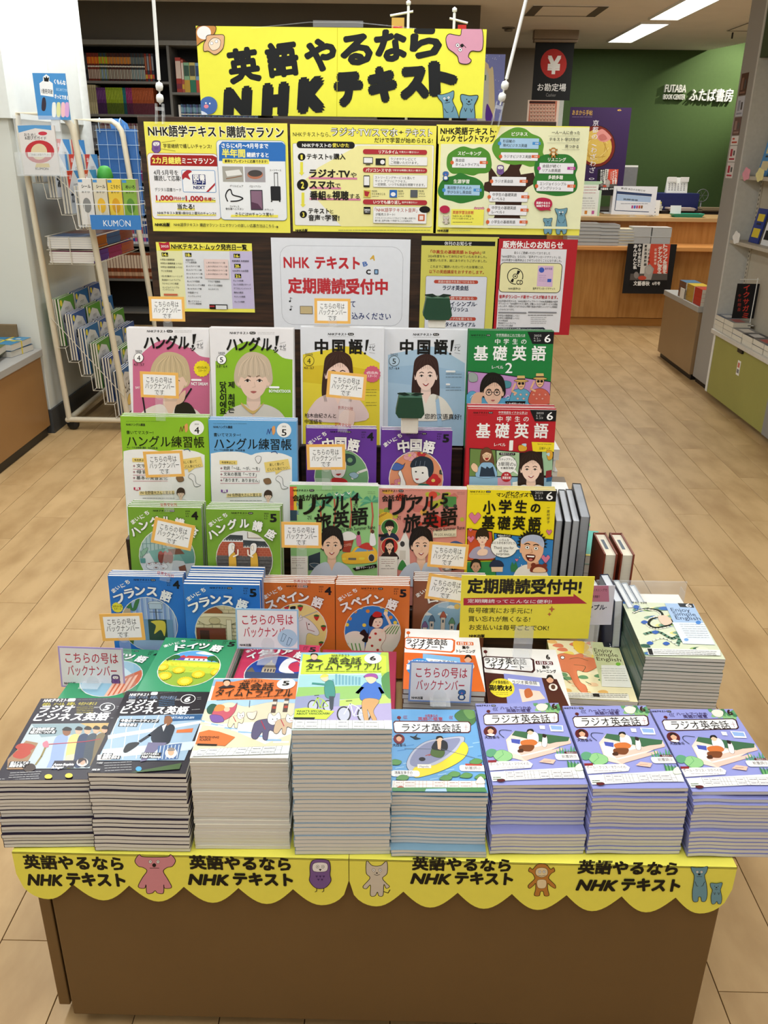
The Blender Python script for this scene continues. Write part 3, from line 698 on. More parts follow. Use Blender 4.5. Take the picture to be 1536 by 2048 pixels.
def c_elem(a):
    nhk(a, 168, 139, 292, '10140f', 'ラジオ'); lines(a, 168, 158, 340, 1, 8, '333', 1.5)
    a.TT([(c, 405+i*38, 168-(14 if 1 < i < 5 else 4), 38, 12-i*3) for i, c in enumerate('マンガとクイズで')], '10140f', .035)
    a.T(455, 182, 592, 20, '楽しく学ぼう!', '222', .02)
    a.P([(655, 100), (900, 100), (900, 220), (702, 215)], '14161a'); a.T(706, 146, 772, 26, '2025', 'ccc', 0); a.T(704, 170, 762, 20, '6. 2 -', 'ccc', 0); a.T(704, 192, 770, 20, '6.29', 'ccc', 0); a.T(798, 170, 856, 96, '6', 'fff', .02)
    a.TT([('小', 325, 268, 118, 6), ('学', 458, 262, 118, 0), ('生', 590, 262, 112, -3), ('の', 710, 272, 92, 0), ('基', 318, 392, 120, 0), ('礎', 448, 398, 120, 2), ('英', 572, 398, 118, -2), ('語', 702, 404, 118, 0)], '14120a', .04)
    a.V(815, 255, 405, '一居村学子', '333', .01, 26)
    heart(a, 206, 352, 50); heart(a, 822, 472, 24)
    a.P([(142, 440), (350, 466), (370, 706), (138, 712)], '111'); a.P([(147, 450), (344, 473), (362, 700), (143, 705)], 'c9502e')
    a.P([(362, 478), (862, 534), (850, 900), (380, 900)], '111'); a.P([(368, 486), (856, 540), (844, 900), (386, 900)], '2f7fc4'); a.P([(143, 720), (375, 715), (380, 900), (138, 900)], '2f8a4e')
    for k in range(16): a.E(random.uniform(390, 850), random.uniform(560, 780), 4, 4, random.choice(('e8c83a', 'd8503a', 'fff')), n=6)
    person(a, 268, 520, 42, 52, 'f4d2bc', '2a1c18', 'bangs', top='a9a4c0', smile=0)
    a.S([(225, 640), (260, 610), (310, 620), (300, 660), (240, 665)], 'f4d2bc'); heart(a, 172, 528, 30); heart(a, 170, 452, 15)
    person(a, 214, 760, 34, 42, 'd8a888', '1c1612', 'short', top='333', smile=1, neck=0)
    a.S([(330, 760), (345, 712), (395, 702), (435, 722), (438, 760)], '1f2c4a'); a.P([(340, 760), (438, 760), (435, 800), (345, 800)], 'e8c8a8'); a.P([(500, 760), (515, 715), (530, 742), (545, 715), (562, 765), (540, 800), (505, 800)], '2f7a4c')
    # spiky hair, headband, wide open laugh
    cx, cy = 680, 610
    a.P([(cx+(150 if i % 2 else 118)*math.cos(math.radians(170+i*7))*.86, cy-40+(130 if i % 2 else 100)*math.sin(math.radians(170+i*7))) for i in range(30)], '14110f')
    a.S([(540, 800), (600, 748), (680, 740), (760, 760), (800, 800), (800, 880), (540, 880)], 'e8e4de'); a.P([(640, 690), (730, 690), (740, 775), (640, 775)], 'd8a080')
    a.S([(585, 560), (600, 520), (680, 505), (760, 530), (775, 590), (765, 660), (720, 720), (660, 728), (610, 690), (588, 630)], 'ecb896'); a.E(586, 620, 10, 24, 'ecb896')
    a.S([(588, 540), (620, 505), (690, 492), (755, 510), (780, 560), (772, 600), (720, 560), (650, 545), (600, 570)], 'b9c2dc')
    for k in range(12): a.L([(606+k*14, 508-8*math.sin(k/3.6)+0), (612+k*13.5, 556-10*math.sin(k/3.8)+0)], 1.5, '8f9abb')
    for x, y in ((640, 598), (712, 606)): a.E(x, y, 17, 13, 'fff', '3a2218', 2); a.E(x, y, 7, 7, '1a1210'); a.L([(x-22, y-26), (x, y-34), (x+22, y-26)], 8, '1a1412', 1)
    a.L([(672, 610), (682, 640), (664, 644)], 4, 'b87c5c'); a.S([(628, 660), (665, 655), (705, 664), (696, 700), (668, 712), (640, 698)], '5a1414', '8a4a3a', 3); a.P([(636, 664), (700, 668), (694, 680), (640, 676)], 'fff'); a.E(668, 698, 16, 9, 'cf6a66')
    a.E(446, 594, 108, 86, 'f7f7f5', '111', 3); a.P([(545, 585), (580, 610), (535, 620)], 'f7f7f5'); a.R(384, 490, 512, 512, '111', 9); a.T(394, 501, 502, 19, '今回のポイント', 'eee', .03)
    a.T(408, 536, 488, 24, 'いろんな', '222'); a.T(346, 560, 546, 24, 'おどろきをありがとう。', '222'); a.T(360, 598, 528, 32, 'Thank you for', '222', 0); a.T(406, 624, 482, 32, 'all the', '222', 0); a.T(382, 648, 496, 32, 'surprises.', '222', 0)
    heart(a, 792, 690, 36); heart(a, 552, 700, 14)
    a.S([(668, 800), (680, 750), (735, 735), (790, 752), (800, 800)], '7a2f22'); a.E(690, 742, 20, 18, '7a2f22'); a.E(785, 746, 20, 18, '7a2f22'); a.S([(690, 800), (700, 768), (740, 760), (780, 772), (788, 800)], 'ecc098')
def c_travel(a, mo):
    g = mo == 4
    if g:
        a.R(32, 100, 102, 390, 'd8503a'); a.R(75, 110, 102, 385, 'e3c23a'); a.R(32, 180, 75, 260, 'c84a3a'); a.R(32, 300, 102, 390, '2f4a5a'); a.T(98, 250, 124, 44, 'N', '5a6a9a'); a.T(100, 320, 122, 42, 'E', '5a6a9a')
        for x, y in ((300, 260), (420, 200), (560, 190), (740, 230)):
            a.L([(x, y), (x+10, y+120), (x-6, y+260)], 14, 'b8604a')
            for t in range(7):
                an = math.radians(180+t*30-10); a.S([(x, y), (x+55*math.cos(an), y+45*math.sin(an)-14), (x+105*math.cos(an), y+70*math.sin(an)+26), (x+50*math.cos(an), y+34*math.sin(an)+10)], ('4f9c78', '6fb48a')[t % 2])
        for x, y in ((440, 160), (490, 165), (545, 150)): a.S([(x-18, y-8), (x, y+3), (x+18, y-10), (x, y+14)], 'f0f0ea')
        a.S([(484, 700), (500, 668), (570, 652), (610, 612), (735, 610), (782, 645), (788, 720), (730, 748), (520, 755)], 'e8b93a', 'b8862a', 2); a.P([(592, 655), (622, 622), (690, 618), (700, 650)], '6f9cc0'); a.P([(706, 650), (702, 620), (735, 622), (760, 642)], '6f9cc0')
        a.E(738, 706, 24, 30, '3a3a3a', 'c8c8c0', 3); a.E(655, 712, 26, 12, 'e6d24a'); a.E(505, 715, 18, 9, 'e6d24a'); a.R(540, 706, 608, 724, '6a6a62', 6)
        a.P([(482, 560), (588, 545), (556, 660), (492, 655)], '9c3a26'); a.S([(478, 540), (500, 490), (560, 482), (608, 515), (596, 545), (520, 560)], 'e4e2dc', '999', 2); a.T(500, 595, 568, 30, 'COFFEE', 'd8a08a', rot=10)
        a.S([(640, 600), (700, 575), (740, 600), (740, 640), (640, 620)], 'c0392f'); a.S([(730, 500), (760, 495), (775, 590), (725, 595)], 'e8e8e8'); a.E(748, 482, 14, 17, '5a3a2a'); a.S([(610, 520), (640, 510), (650, 590), (615, 600)], 'c86a8a'); a.E(628, 495, 13, 18, '2a1a16')
        a.P([(200, 690), (300, 655), (300, 810), (200, 810)], '2f3f4a'); a.S([(210, 760), (250, 750), (295, 762), (250, 790)], 'none' if 0 else '415766', 'e8e8e0', 2)
    else:
        for k in range(26): a.E(random.uniform(40, 780), random.uniform(130, 420), random.uniform(18, 50), random.uniform(14, 34), random.choice(('b8b83e', 'd04a38', '86a04a', 'e0a84a', 'c8746a')))
        a.S([(420, 380), (500, 330), (600, 380), (640, 430), (480, 440)], 'c8302a'); a.R(590, 180, 700, 270, '4f8a4a', 8); a.E(618, 272, 16, 16, '3a3a3a'); a.E(690, 262, 16, 16, '3a3a3a')
        a.S([(30, 420), (60, 320), (150, 330), (140, 400)], 'e0b83a'); a.T(10, 340, 110, 26, 'Translated', '7a2a1a', rot=30)
        a.P([(180, 580), (222, 560), (262, 470), (300, 560), (305, 800), (180, 800)], 'e6e4dc'); a.E(240, 585, 20, 24, '3a3a3a'); a.R(216, 640, 268, 720, 'cfcabe')
        a.S([(200, 800), (240, 720), (280, 800)], '3f8a46'); a.S([(640, 580), (700, 560), (780, 600), (760, 640), (650, 620)], '3f5a8a')
        for y, c2, c3 in ((445, '3f7a3c', '222a44'), (605, 'b8302c', '2a1a1a')): a.E(130, y, 70, 70, c2, 'e8e0a8', 5); person(a, 130, y-4, 30, 36, 'f0c8a8', '1c1512', 'bangs' if y < 500 else 'long', top=c3, smile=2)
        a.R(-40, 500, 110, 522, '111'); a.P([(500, 470), (700, 455), (700, 520), (500, 530)], 'ded6b8'); a.T(512, 503, 692, 30, 'IN LOS ANGELES', '333', 0)
    nhk(a, 68, 130, 200); lines(a, 265, 128, 490, 1, 8, '333', 1.6)
    a.T(65, 190, 352, 56, '会話が続く!', '10140f', .03, rot=4)
    for c, x, y, h in (('リ', 190, 262, 165), ('ア', 340, 242, 160), ('ル', 478, 236, 150), ('旅', 322, 405, 165), ('英', 478, 378, 160), ('語', 636, 352, 160)): a.T(x-h*.46, y, x+h*.46, h, c, '0e0e0c', .03, rot=7, sh=.14)
    a.T(566, 192, 632, 128, str(mo), '0e0e0c', .03, sh=.12); a.T(582, 262, 622, 36, '✈', '111', .02); a.T(190, 362, 228, 36, '✈', '111'); a.T(470, 462, 512, 34, '✈', '111')
    a.T(520, 450, 770, 42, 'with Summer Rane', '111', .015, rot=6); lines(a, 705, 142, 770, 2, 14, '333', 2)
    a.R(38, 690, 196, 900, 'ebe8dd'); lines(a, 60, 712, 175, 3, 17, '8a5a5a', 3); a.T(96, 768, 140, 20, 'ミアレ', '333'); lines(a, 60, 792, 170, 1, 10, '444', 3)
    person(a, 400, 598, 76, 104, 'eac3a6', '191513', 'fringe', '2c1c14', top='c3cfdc', smile=1)
    a.P([(575, 792), (780, 755), (785, 785), (600, 815)], '111'); a.T(605, 785, 765, 26, '講師 サマー・レイン', 'eee', .02, rot=5)

# ---- the "every day" language series: units of the printed sheet, 638 wide, top left corner (82,100)
U5 = ((82, 100), (720, 100), (720, 1005), (82, 1005))
POS = {3: [(282, 248, 8), (395, 232, 0), (512, 250, -9)], 4: [(250, 262, 12), (345, 232, 5), (440, 228, -3), (555, 258, -14)],
       5: [(165, 305, 22), (255, 255, 14), (350, 228, 5), (452, 232, -6), (570, 275, -20)], 6: [(135, 318, 30), (215, 262, 20), (310, 226, 8), (415, 216, 0), (528, 238, -12), (640, 310, -30)]}
def c_daily(a, title, mo, dark, scene, date='5.5-'):
    nhk(a, 302, 131, 438, '111', 'ラジオ'); lines(a, 325, 152, 470, 1, 8, dark, 1.5)
    a.T(582, 130, 624, 18, '2025', '222', .02); a.T(582, 152, 622, 18, date, '222', .02); a.T(584, 174, 612, 18, '6.2', '222', .02); a.T(632, 166, 694, 100, str(mo), '12161a', .045)
    a.TT([('ま', 122, 234, 44, 34), ('い', 158, 206, 42, 30), ('に', 202, 186, 42, 28), ('ち', 246, 152, 44, 26)], 'f4f4f0', .04)
    a.clip(403, 550, 250, 262); a.E(403, 550, 250, 262, 'e8e8e0'); a.clip(403, 550, 243, 255); scene(a); a.clip()
    if title[0] == 'フ' and mo == 4: star(a, 140, 392, 50, 'e8de3c'); a.T(100, 382, 180, 24, '3月31日'); a.T(108, 406, 172, 22, 'スタート')
    n = len(title); h = {3: 118, 4: 104, 5: 104, 6: 94}[n]
    a.TT([(c, x, y, h if not ord(c) < 0x3100 else h*.98, r) for c, (x, y, r) in zip(title, POS[n])], 'f6f6f4', .045, out=dark, ow=.035)
def s_hk4(a):
    a.R(100, 280, 700, 900, 'a9c4c0'); a.P([(100, 560), (420, 470), (700, 520), (700, 900), (100, 900)], 'd5dcda')
    for x in range(160, 420, 34): a.L([(x, 290), (x, 520)], 6, '6f9490')
    a.P([(240, 500), (480, 450), (660, 500), (660, 600), (480, 580), (300, 620)], '7fb0a6'); a.P([(500, 500), (640, 470), (660, 600), (560, 610)], '6aa096'); a.P([(410, 480), (520, 470), (560, 520), (440, 530)], '7a5544')
    a.L([(360, 480), (560, 430)], 5, '5f8f88'); a.L([(100, 440), (420, 420)], 5, '6f9490')
    a.E(310, 640, 95, 38, 'e6eaea', '3a4442', 3)
    for x, y in ((240, 620), (300, 612), (350, 622), (300, 655), (365, 660)): a.E(x, y, 20, 10, 'f4f4f4', '444', 2); a.E(x, y-3, 12, 5, '7a4c3c')
    for x in (350, 390, 430): a.S([(x-26, 540), (x, 500), (x+26, 540), (x+14, 600), (x-16, 600)], '8a4a3e', '5a2a22', 2); a.S([(x-24, 520), (x, 495), (x+24, 525), (x, 530)], 'b0605a')
    a.S([(150, 560), (190, 490), (240, 470), (200, 540)], '8ab49a', '345', 2); a.S([(190, 560), (160, 480), (130, 470), (150, 530)], '8ab49a', '345', 2); a.R(160, 565, 210, 610, '5f9a92', 6)
    a.P([(500, 640), (560, 620), (570, 680), (510, 690)], '8a5a44')
def s_hk5(a):
    a.R(100, 280, 700, 420, 'dfe2e0'); a.P([(150, 322), (395, 330), (395, 372), (150, 360)], '3d4448'); a.P([(395, 372), (660, 385), (660, 430), (395, 420)], '3d4448'); a.R(440, 290, 620, 350, 'e8e6d8', line='6a5a4a', lw=6)
    for x in range(160, 650, 24): a.E(x, 370 if x < 395 else 425, 11, 9, '565e62')
    a.R(100, 390, 395, 520, 'b0573e'); a.R(395, 440, 700, 540, 'b0573e'); a.R(100, 515, 700, 900, '6a6866')
    for r in range(5):
        for x in range(150+(r % 2)*16, 640, 32):
            y = 402+r*22
            if x > 380: y += 46
            if y < 520: a.L([(x, y), (x, y+20)], 2, 'c9826a'); a.L([(x, y), (x+32, y)], 2, 'c9826a')
    for r in range(8):
        for x in range(130+(r % 2)*24, 660, 48): a.R(x, 528+r*30, x+42, 552+r*30, '5a5856')
    for x, d in ((300, 1), (490, -1)):
        a.S([(x-34, 640), (x-28, 500), (x, 470), (x+30, 500), (x+38, 640), (x+44, 760), (x-48, 760)], 'd8a83a', '333', 2)
        a.S([(x-30, 520), (x-30, 420), (x, 392), (x+26, 410), (x+18, 470), (x-10, 500)], 'eceae4', '444', 2); a.S([(x+2*d, 418), (x+22*d, 424), (x+20*d, 452), (x+4*d, 458)], 'f4ead8', '444', 2)
        a.L([(x+10*d, 520), (x+50*d, 500), (x+52*d, 455)], 12, 'f0e8d8')
def s_fr4(a):
    a.R(100, 250, 700, 900, '9db8d8')
    for x in range(150, 680, 48): a.R(x, 260, x+24, 640, '7f9ccc'); a.L([(x, 260), (x, 640)], 3, 'dfe8f0')
    a.S([(210, 380), (150, 300), (215, 320), (250, 290), (270, 400), (300, 330), (340, 300), (290, 420)], '3f7a44', '254a2c', 2)
    a.E(470, 350, 62, 22, 'c4d4e0', '4a5a6a', 3); a.R(415, 350, 525, 400, 'b4c8d8', 10, '4a5a6a', 3); a.L([(470, 400), (470, 520)], 8, '4a5560'); a.L([(415, 430), (525, 430)], 5, '4a5560')
    a.R(390, 500, 560, 700, '2f4a3a', 14); a.S([(420, 520), (460, 560), (440, 640), (500, 600), (530, 660), (540, 520)], 'd8c84a'); a.R(350, 500, 395, 700, '6f98b8'); a.R(556, 500, 610, 700, '6f98b8')
    a.R(150, 400, 250, 760, 'b8a888'); a.S([(160, 640), (210, 560), (260, 620), (240, 760), (150, 760)], '4a6a3a')
def s_fr5(a):
    a.R(100, 250, 700, 900, 'd8cfae')
    for r in range(12):
        for x in range(130+(r % 2)*36, 680, 72): a.R(x, 300+r*34, x+66, 328+r*34, 'cfc4a0', line='8a8060', lw=2)
    a.S([(190, 360), (240, 300), (310, 290), (370, 320), (390, 360), (190, 362)], '8a4a2a', '5a2a16', 3); a.R(160, 362, 600, 396, 'd9d0b4', line='6a6248', lw=3)
    a.S([(190, 400), (260, 470), (340, 440), (430, 470), (560, 400)], 'c9bf9e', '6a6248', 3); a.E(330, 430, 46, 30, 'b8ac86', '6a6248', 3); a.R(170, 500, 420, 620, '6a2f1c'); a.R(200, 520, 280, 620, '3a1a10'); a.R(430, 420, 470, 640, 'd9d0b4', line='6a6248', lw=3)
def s_sp4(a):
    a.R(100, 250, 700, 900, 'ecd98a'); a.S([(260, 700), (330, 600), (380, 480), (440, 420), (520, 470), (580, 560), (560, 600), (480, 580), (460, 700), (440, 900), (220, 900)], 'e8e6e2', '7a7a78', 3)
    a.S([(400, 460), (420, 400), (440, 440)], 'e8e6e2', '7a7a78', 2); a.L([(470, 470), (480, 540), (540, 560)], 5, '9a3a3a'); a.E(492, 490, 7, 7, '222'); a.L([(420, 430), (620, 340)], 10, 'b8b4aa')
    for x, y in ((200, 380), (300, 330), (560, 420), (620, 520), (600, 680), (180, 560), (520, 760), (240, 480), (420, 330)):
        a.S([(x-22, y-10), (x+22, y-12), (x+12, y+22), (x, y+34), (x-14, y+18)], 'c8342c'); a.S([(x-26, y-14), (x, y-26), (x+26, y-14), (x, y-4)], '3a6a34')
    a.S([(330, 330), (380, 320), (360, 380)], '222'); a.L([(300, 900), (360, 760), (330, 620)], 8, '3a6a34')
def s_sp5(a):
    a.R(100, 250, 700, 900, '2f7cc8')
    for i, (x, y) in enumerate([(180, 480), (205, 420), (240, 560), (250, 350), (300, 310), (360, 345), (520, 340), (560, 400), (600, 450), (590, 520), (330, 480), (230, 640), (480, 300), (640, 560)]): a.E(x, y, 17, 17, ('e8d24a', 'd88a3a')[i % 2])
    a.S([(140, 620), (240, 540), (330, 600), (300, 900), (100, 900)], 'e8e4d4'); a.S([(480, 560), (560, 470), (680, 520), (700, 900), (520, 900)], 'e8e4d4')
    for k in range(5): a.L([(500+k*26, 560), (560+k*20, 480)], 8, '5f9a4a'); a.L([(150+k*34, 660), (200+k*34, 900)], 10, '5f9a4a')
    a.S([(330, 900), (340, 700), (380, 560), (420, 510), (500, 520), (520, 600), (480, 700), (560, 800), (580, 900)], 'f0e8d4', '9a3a2a', 3)
    for x, y in ((380, 600), (430, 560), (470, 620), (400, 680), (450, 720), (370, 760), (500, 760), (430, 820), (540, 840), (350, 850)): a.E(x, y, 12, 12, 'b8302a')
    a.L([(480, 540), (560, 470), (520, 380)], 22, 'f2ddc6'); a.E(516, 362, 18, 20, 'f2ddc6'); a.S([(360, 560), (330, 520), (290, 560), (330, 590), (310, 630), (360, 640), (370, 500)], '1a1614')
    a.S([(390, 460), (400, 400), (450, 390), (490, 420), (485, 475), (450, 505), (410, 495)], 'f2ddc6', '5a3a2a', 2); a.S([(370, 470), (385, 390), (440, 365), (500, 400), (470, 405), (420, 420), (395, 490)], '1a1614'); a.S([(400, 380), (430, 345), (480, 360), (470, 395), (420, 400)], 'c0302c')
    a.E(432, 445, 5, 5, '222', n=8); a.E(466, 447, 5, 5, '222', n=8); a.S([(440, 475), (460, 475), (450, 484)], 'c0302c')
def s_ru4(a):
    a.R(100, 250, 700, 900, '8fb8d8')
    for x, y in ((420, 350), (340, 420), (600, 400), (200, 420)): a.S([(x-40, y), (x-10, y-22), (x+30, y-12), (x+50, y+6), (x, y+12)], 'e8eef0')
    a.E(470, 340, 26, 26, 'e8c86a')
    for x, y, c in ((250, 480, '5a7a9a'), (350, 440, 'b8604a'), (430, 500, '6a9a7a'), (190, 540, '8a6a9a')):
        a.S([(x-26, y+14), (x-20, y-22), (x, y-52), (x+20, y-22), (x+26, y+14)], c, '223', 3); a.R(x-18, y+10, x+18, y+200, 'e8dcd0', line='445', lw=2); a.R(x-8, y+30, x+8, y+60, '4a5a6a')
    a.S([(500, 640), (480, 520), (560, 460), (660, 500), (680, 640)], '5a3a26'); a.S([(520, 560), (600, 540), (640, 580), (630, 680), (560, 690), (520, 640)], 'f0c8a8'); a.E(560, 600, 6, 6, '222', n=8); a.L([(575, 640), (610, 640)], 6, '3a2418')
def s_ch4(a):
    a.R(100, 250, 700, 900, '74a474'); a.S([(420, 350), (450, 330), (520, 350), (530, 410), (480, 440), (430, 410)], '2f4a4a', '123', 3); a.E(480, 388, 24, 22, '74a474')
    a.S([(300, 420), (320, 380), (380, 370), (440, 400), (445, 470), (420, 540), (370, 560), (320, 530)], 'eeeceb', '444', 3); a.L([(370, 430), (395, 425)], 4, '333'); a.L([(345, 450), (350, 490)], 4, '888'); a.S([(350, 520), (400, 515), (375, 535)], 'b03030')
    a.S([(300, 580), (380, 555), (460, 590), (500, 760), (260, 760)], 'c43434'); a.L([(500, 560), (560, 500), (640, 470)], 22, 'e8e6e0'); a.S([(470, 520), (520, 500), (560, 530), (520, 560)], '9ab8c8', '345', 3)
    a.R(150, 560, 300, 720, 'a8c4a4', 20)
def s_ch5(a):
    a.R(100, 250, 700, 900, 'e2956f')
    for x, y, r, c in ((340, 330, 62, 'e8a8b0'), (450, 305, 46, 'c83a40'), (560, 560, 70, 'c83030'), (640, 480, 30, '2f4a3a'), (250, 590, 50, 'd88a94'), (180, 640, 50, 'c85a60')):
        for k in range(5): a.E(x+r*.5*math.cos(k*1.257), y+r*.45*math.sin(k*1.257), r*.5, r*.45, c, 'a03038', 1.5)
        a.E(x, y, r*.25, r*.22, 'e8c86a')
    a.S([(170, 440), (220, 400), (280, 420), (300, 400), (270, 460), (200, 470)], '4a6ab0', '223', 3); a.S([(600, 380), (640, 350), (650, 400), (610, 410)], '3a5ab0')
    a.S([(250, 700), (262, 560), (240, 500), (262, 470), (290, 540), (310, 600), (300, 700)], 'f2efe8', '444', 3)
    a.S([(360, 470), (370, 400), (440, 370), (520, 400), (540, 480), (500, 560), (430, 590), (380, 560)], 'f2efe8', '444', 3); a.S([(350, 440), (370, 370), (450, 335), (540, 370), (560, 470), (520, 530), (500, 440), (430, 430)], '23303e')
    for x in (400, 440, 480): a.L([(x, 380), (x-6, 425)], 3, '7a8aa0')
    a.E(400, 480, 9, 7, '222'); a.E(462, 490, 9, 7, '222'); a.S([(395, 545), (430, 545), (412, 560)], 'b84a4a'); a.S([(400, 640), (470, 590), (560, 640), (620, 900), (360, 900)], '2f6a5a')
def s_de4(a):
    a.R(100, 250, 700, 900, '8fb8ce'); a.P([(120, 300), (420, 360), (600, 520), (300, 500)], 'c4dce4'); a.P([(150, 500), (420, 420), (430, 460), (150, 560)], 'e4e8e6')
    a.P([(420, 900), (470, 560), (600, 420), (640, 400), (650, 900)], 'c86a4a')
    for k in range(5): a.P([(440+k*36, 620-k*30), (460+k*36, 600-k*30), (458+k*36, 900), (434+k*36, 900)], 'e8b8a0'); a.P([(250+k*46, 560), (266+k*46, 550), (262+k*46, 620), (246+k*46, 628)], '2f3f44')
def s_de5(a):
    a.R(100, 250, 700, 900, '5fa4dc'); a.S([(400, 330), (460, 305), (540, 320), (600, 340), (520, 352)], 'f0f4f6'); a.S([(180, 350), (230, 335), (270, 350), (220, 360)], 'f0f4f6')
    a.P([(100, 440), (700, 455), (700, 900), (100, 900)], 'b9cc3e'); a.P([(100, 470), (700, 480), (700, 540), (100, 520)], 'd8d83a'); a.P([(100, 600), (700, 620), (700, 900), (100, 900)], '8fae3a')
    a.P([(270, 440), (275, 400), (310, 372), (345, 400), (350, 440)], '6a4a9a'); a.P([(330, 440), (335, 405), (520, 405), (522, 445)], 'e8e4de'); a.P([(325, 408), (350, 372), (505, 375), (530, 410)], 'c8403a'); a.P([(268, 404), (310, 366), (350, 404)], 'c8403a')
    for x in (370, 410, 450, 490): a.R(x-7, 414, x+7, 436, '6a4a5a')
    for x, y, r in ((200, 415, 46), (250, 400, 40), (560, 400, 48), (620, 415, 46), (160, 430, 30)): a.E(x, y, r, r*.8, '2f6a34'); a.L([(x, y+20), (x, y+48)], 8, '4a3424')
    for k in range(60): a.E(random.uniform(150, 680), random.uniform(470, 640), 6, 4, 'ecd83a', n=6)
    for x, y, r in ((190, 560, 50), (330, 590, 52), (500, 640, 56), (640, 600, 54), (240, 680, 60), (420, 740, 64)): star(a, x, y, r, 'ecc41e', 20, .84); star(a, x, y, r*.6, 'f3d94a', 14, .8)
def s_it(a):
    a.R(100, 250, 700, 900, '2a4a9c'); a.S([(430, 420), (470, 330), (560, 290), (640, 320), (660, 400), (600, 350), (520, 380), (500, 460), (560, 540), (440, 520)], 'e6ecf0'); a.S([(500, 460), (520, 390), (600, 360), (580, 420), (620, 480), (560, 520)], 'c83a5a')
    a.S([(300, 470), (310, 420), (345, 385), (380, 420), (390, 470)], '8a8070', '223', 3); a.R(290, 468, 400, 560, 'b8aa90', line='223', lw=3); a.R(338, 360, 352, 390, 'b8aa90'); a.P([(150, 560), (200, 470), (250, 560)], '6a6252'); a.R(140, 540, 660, 900, '3a4a6a')
    for x in range(310, 400, 24): a.R(x, 490, x+12, 530, '3a3a4a')

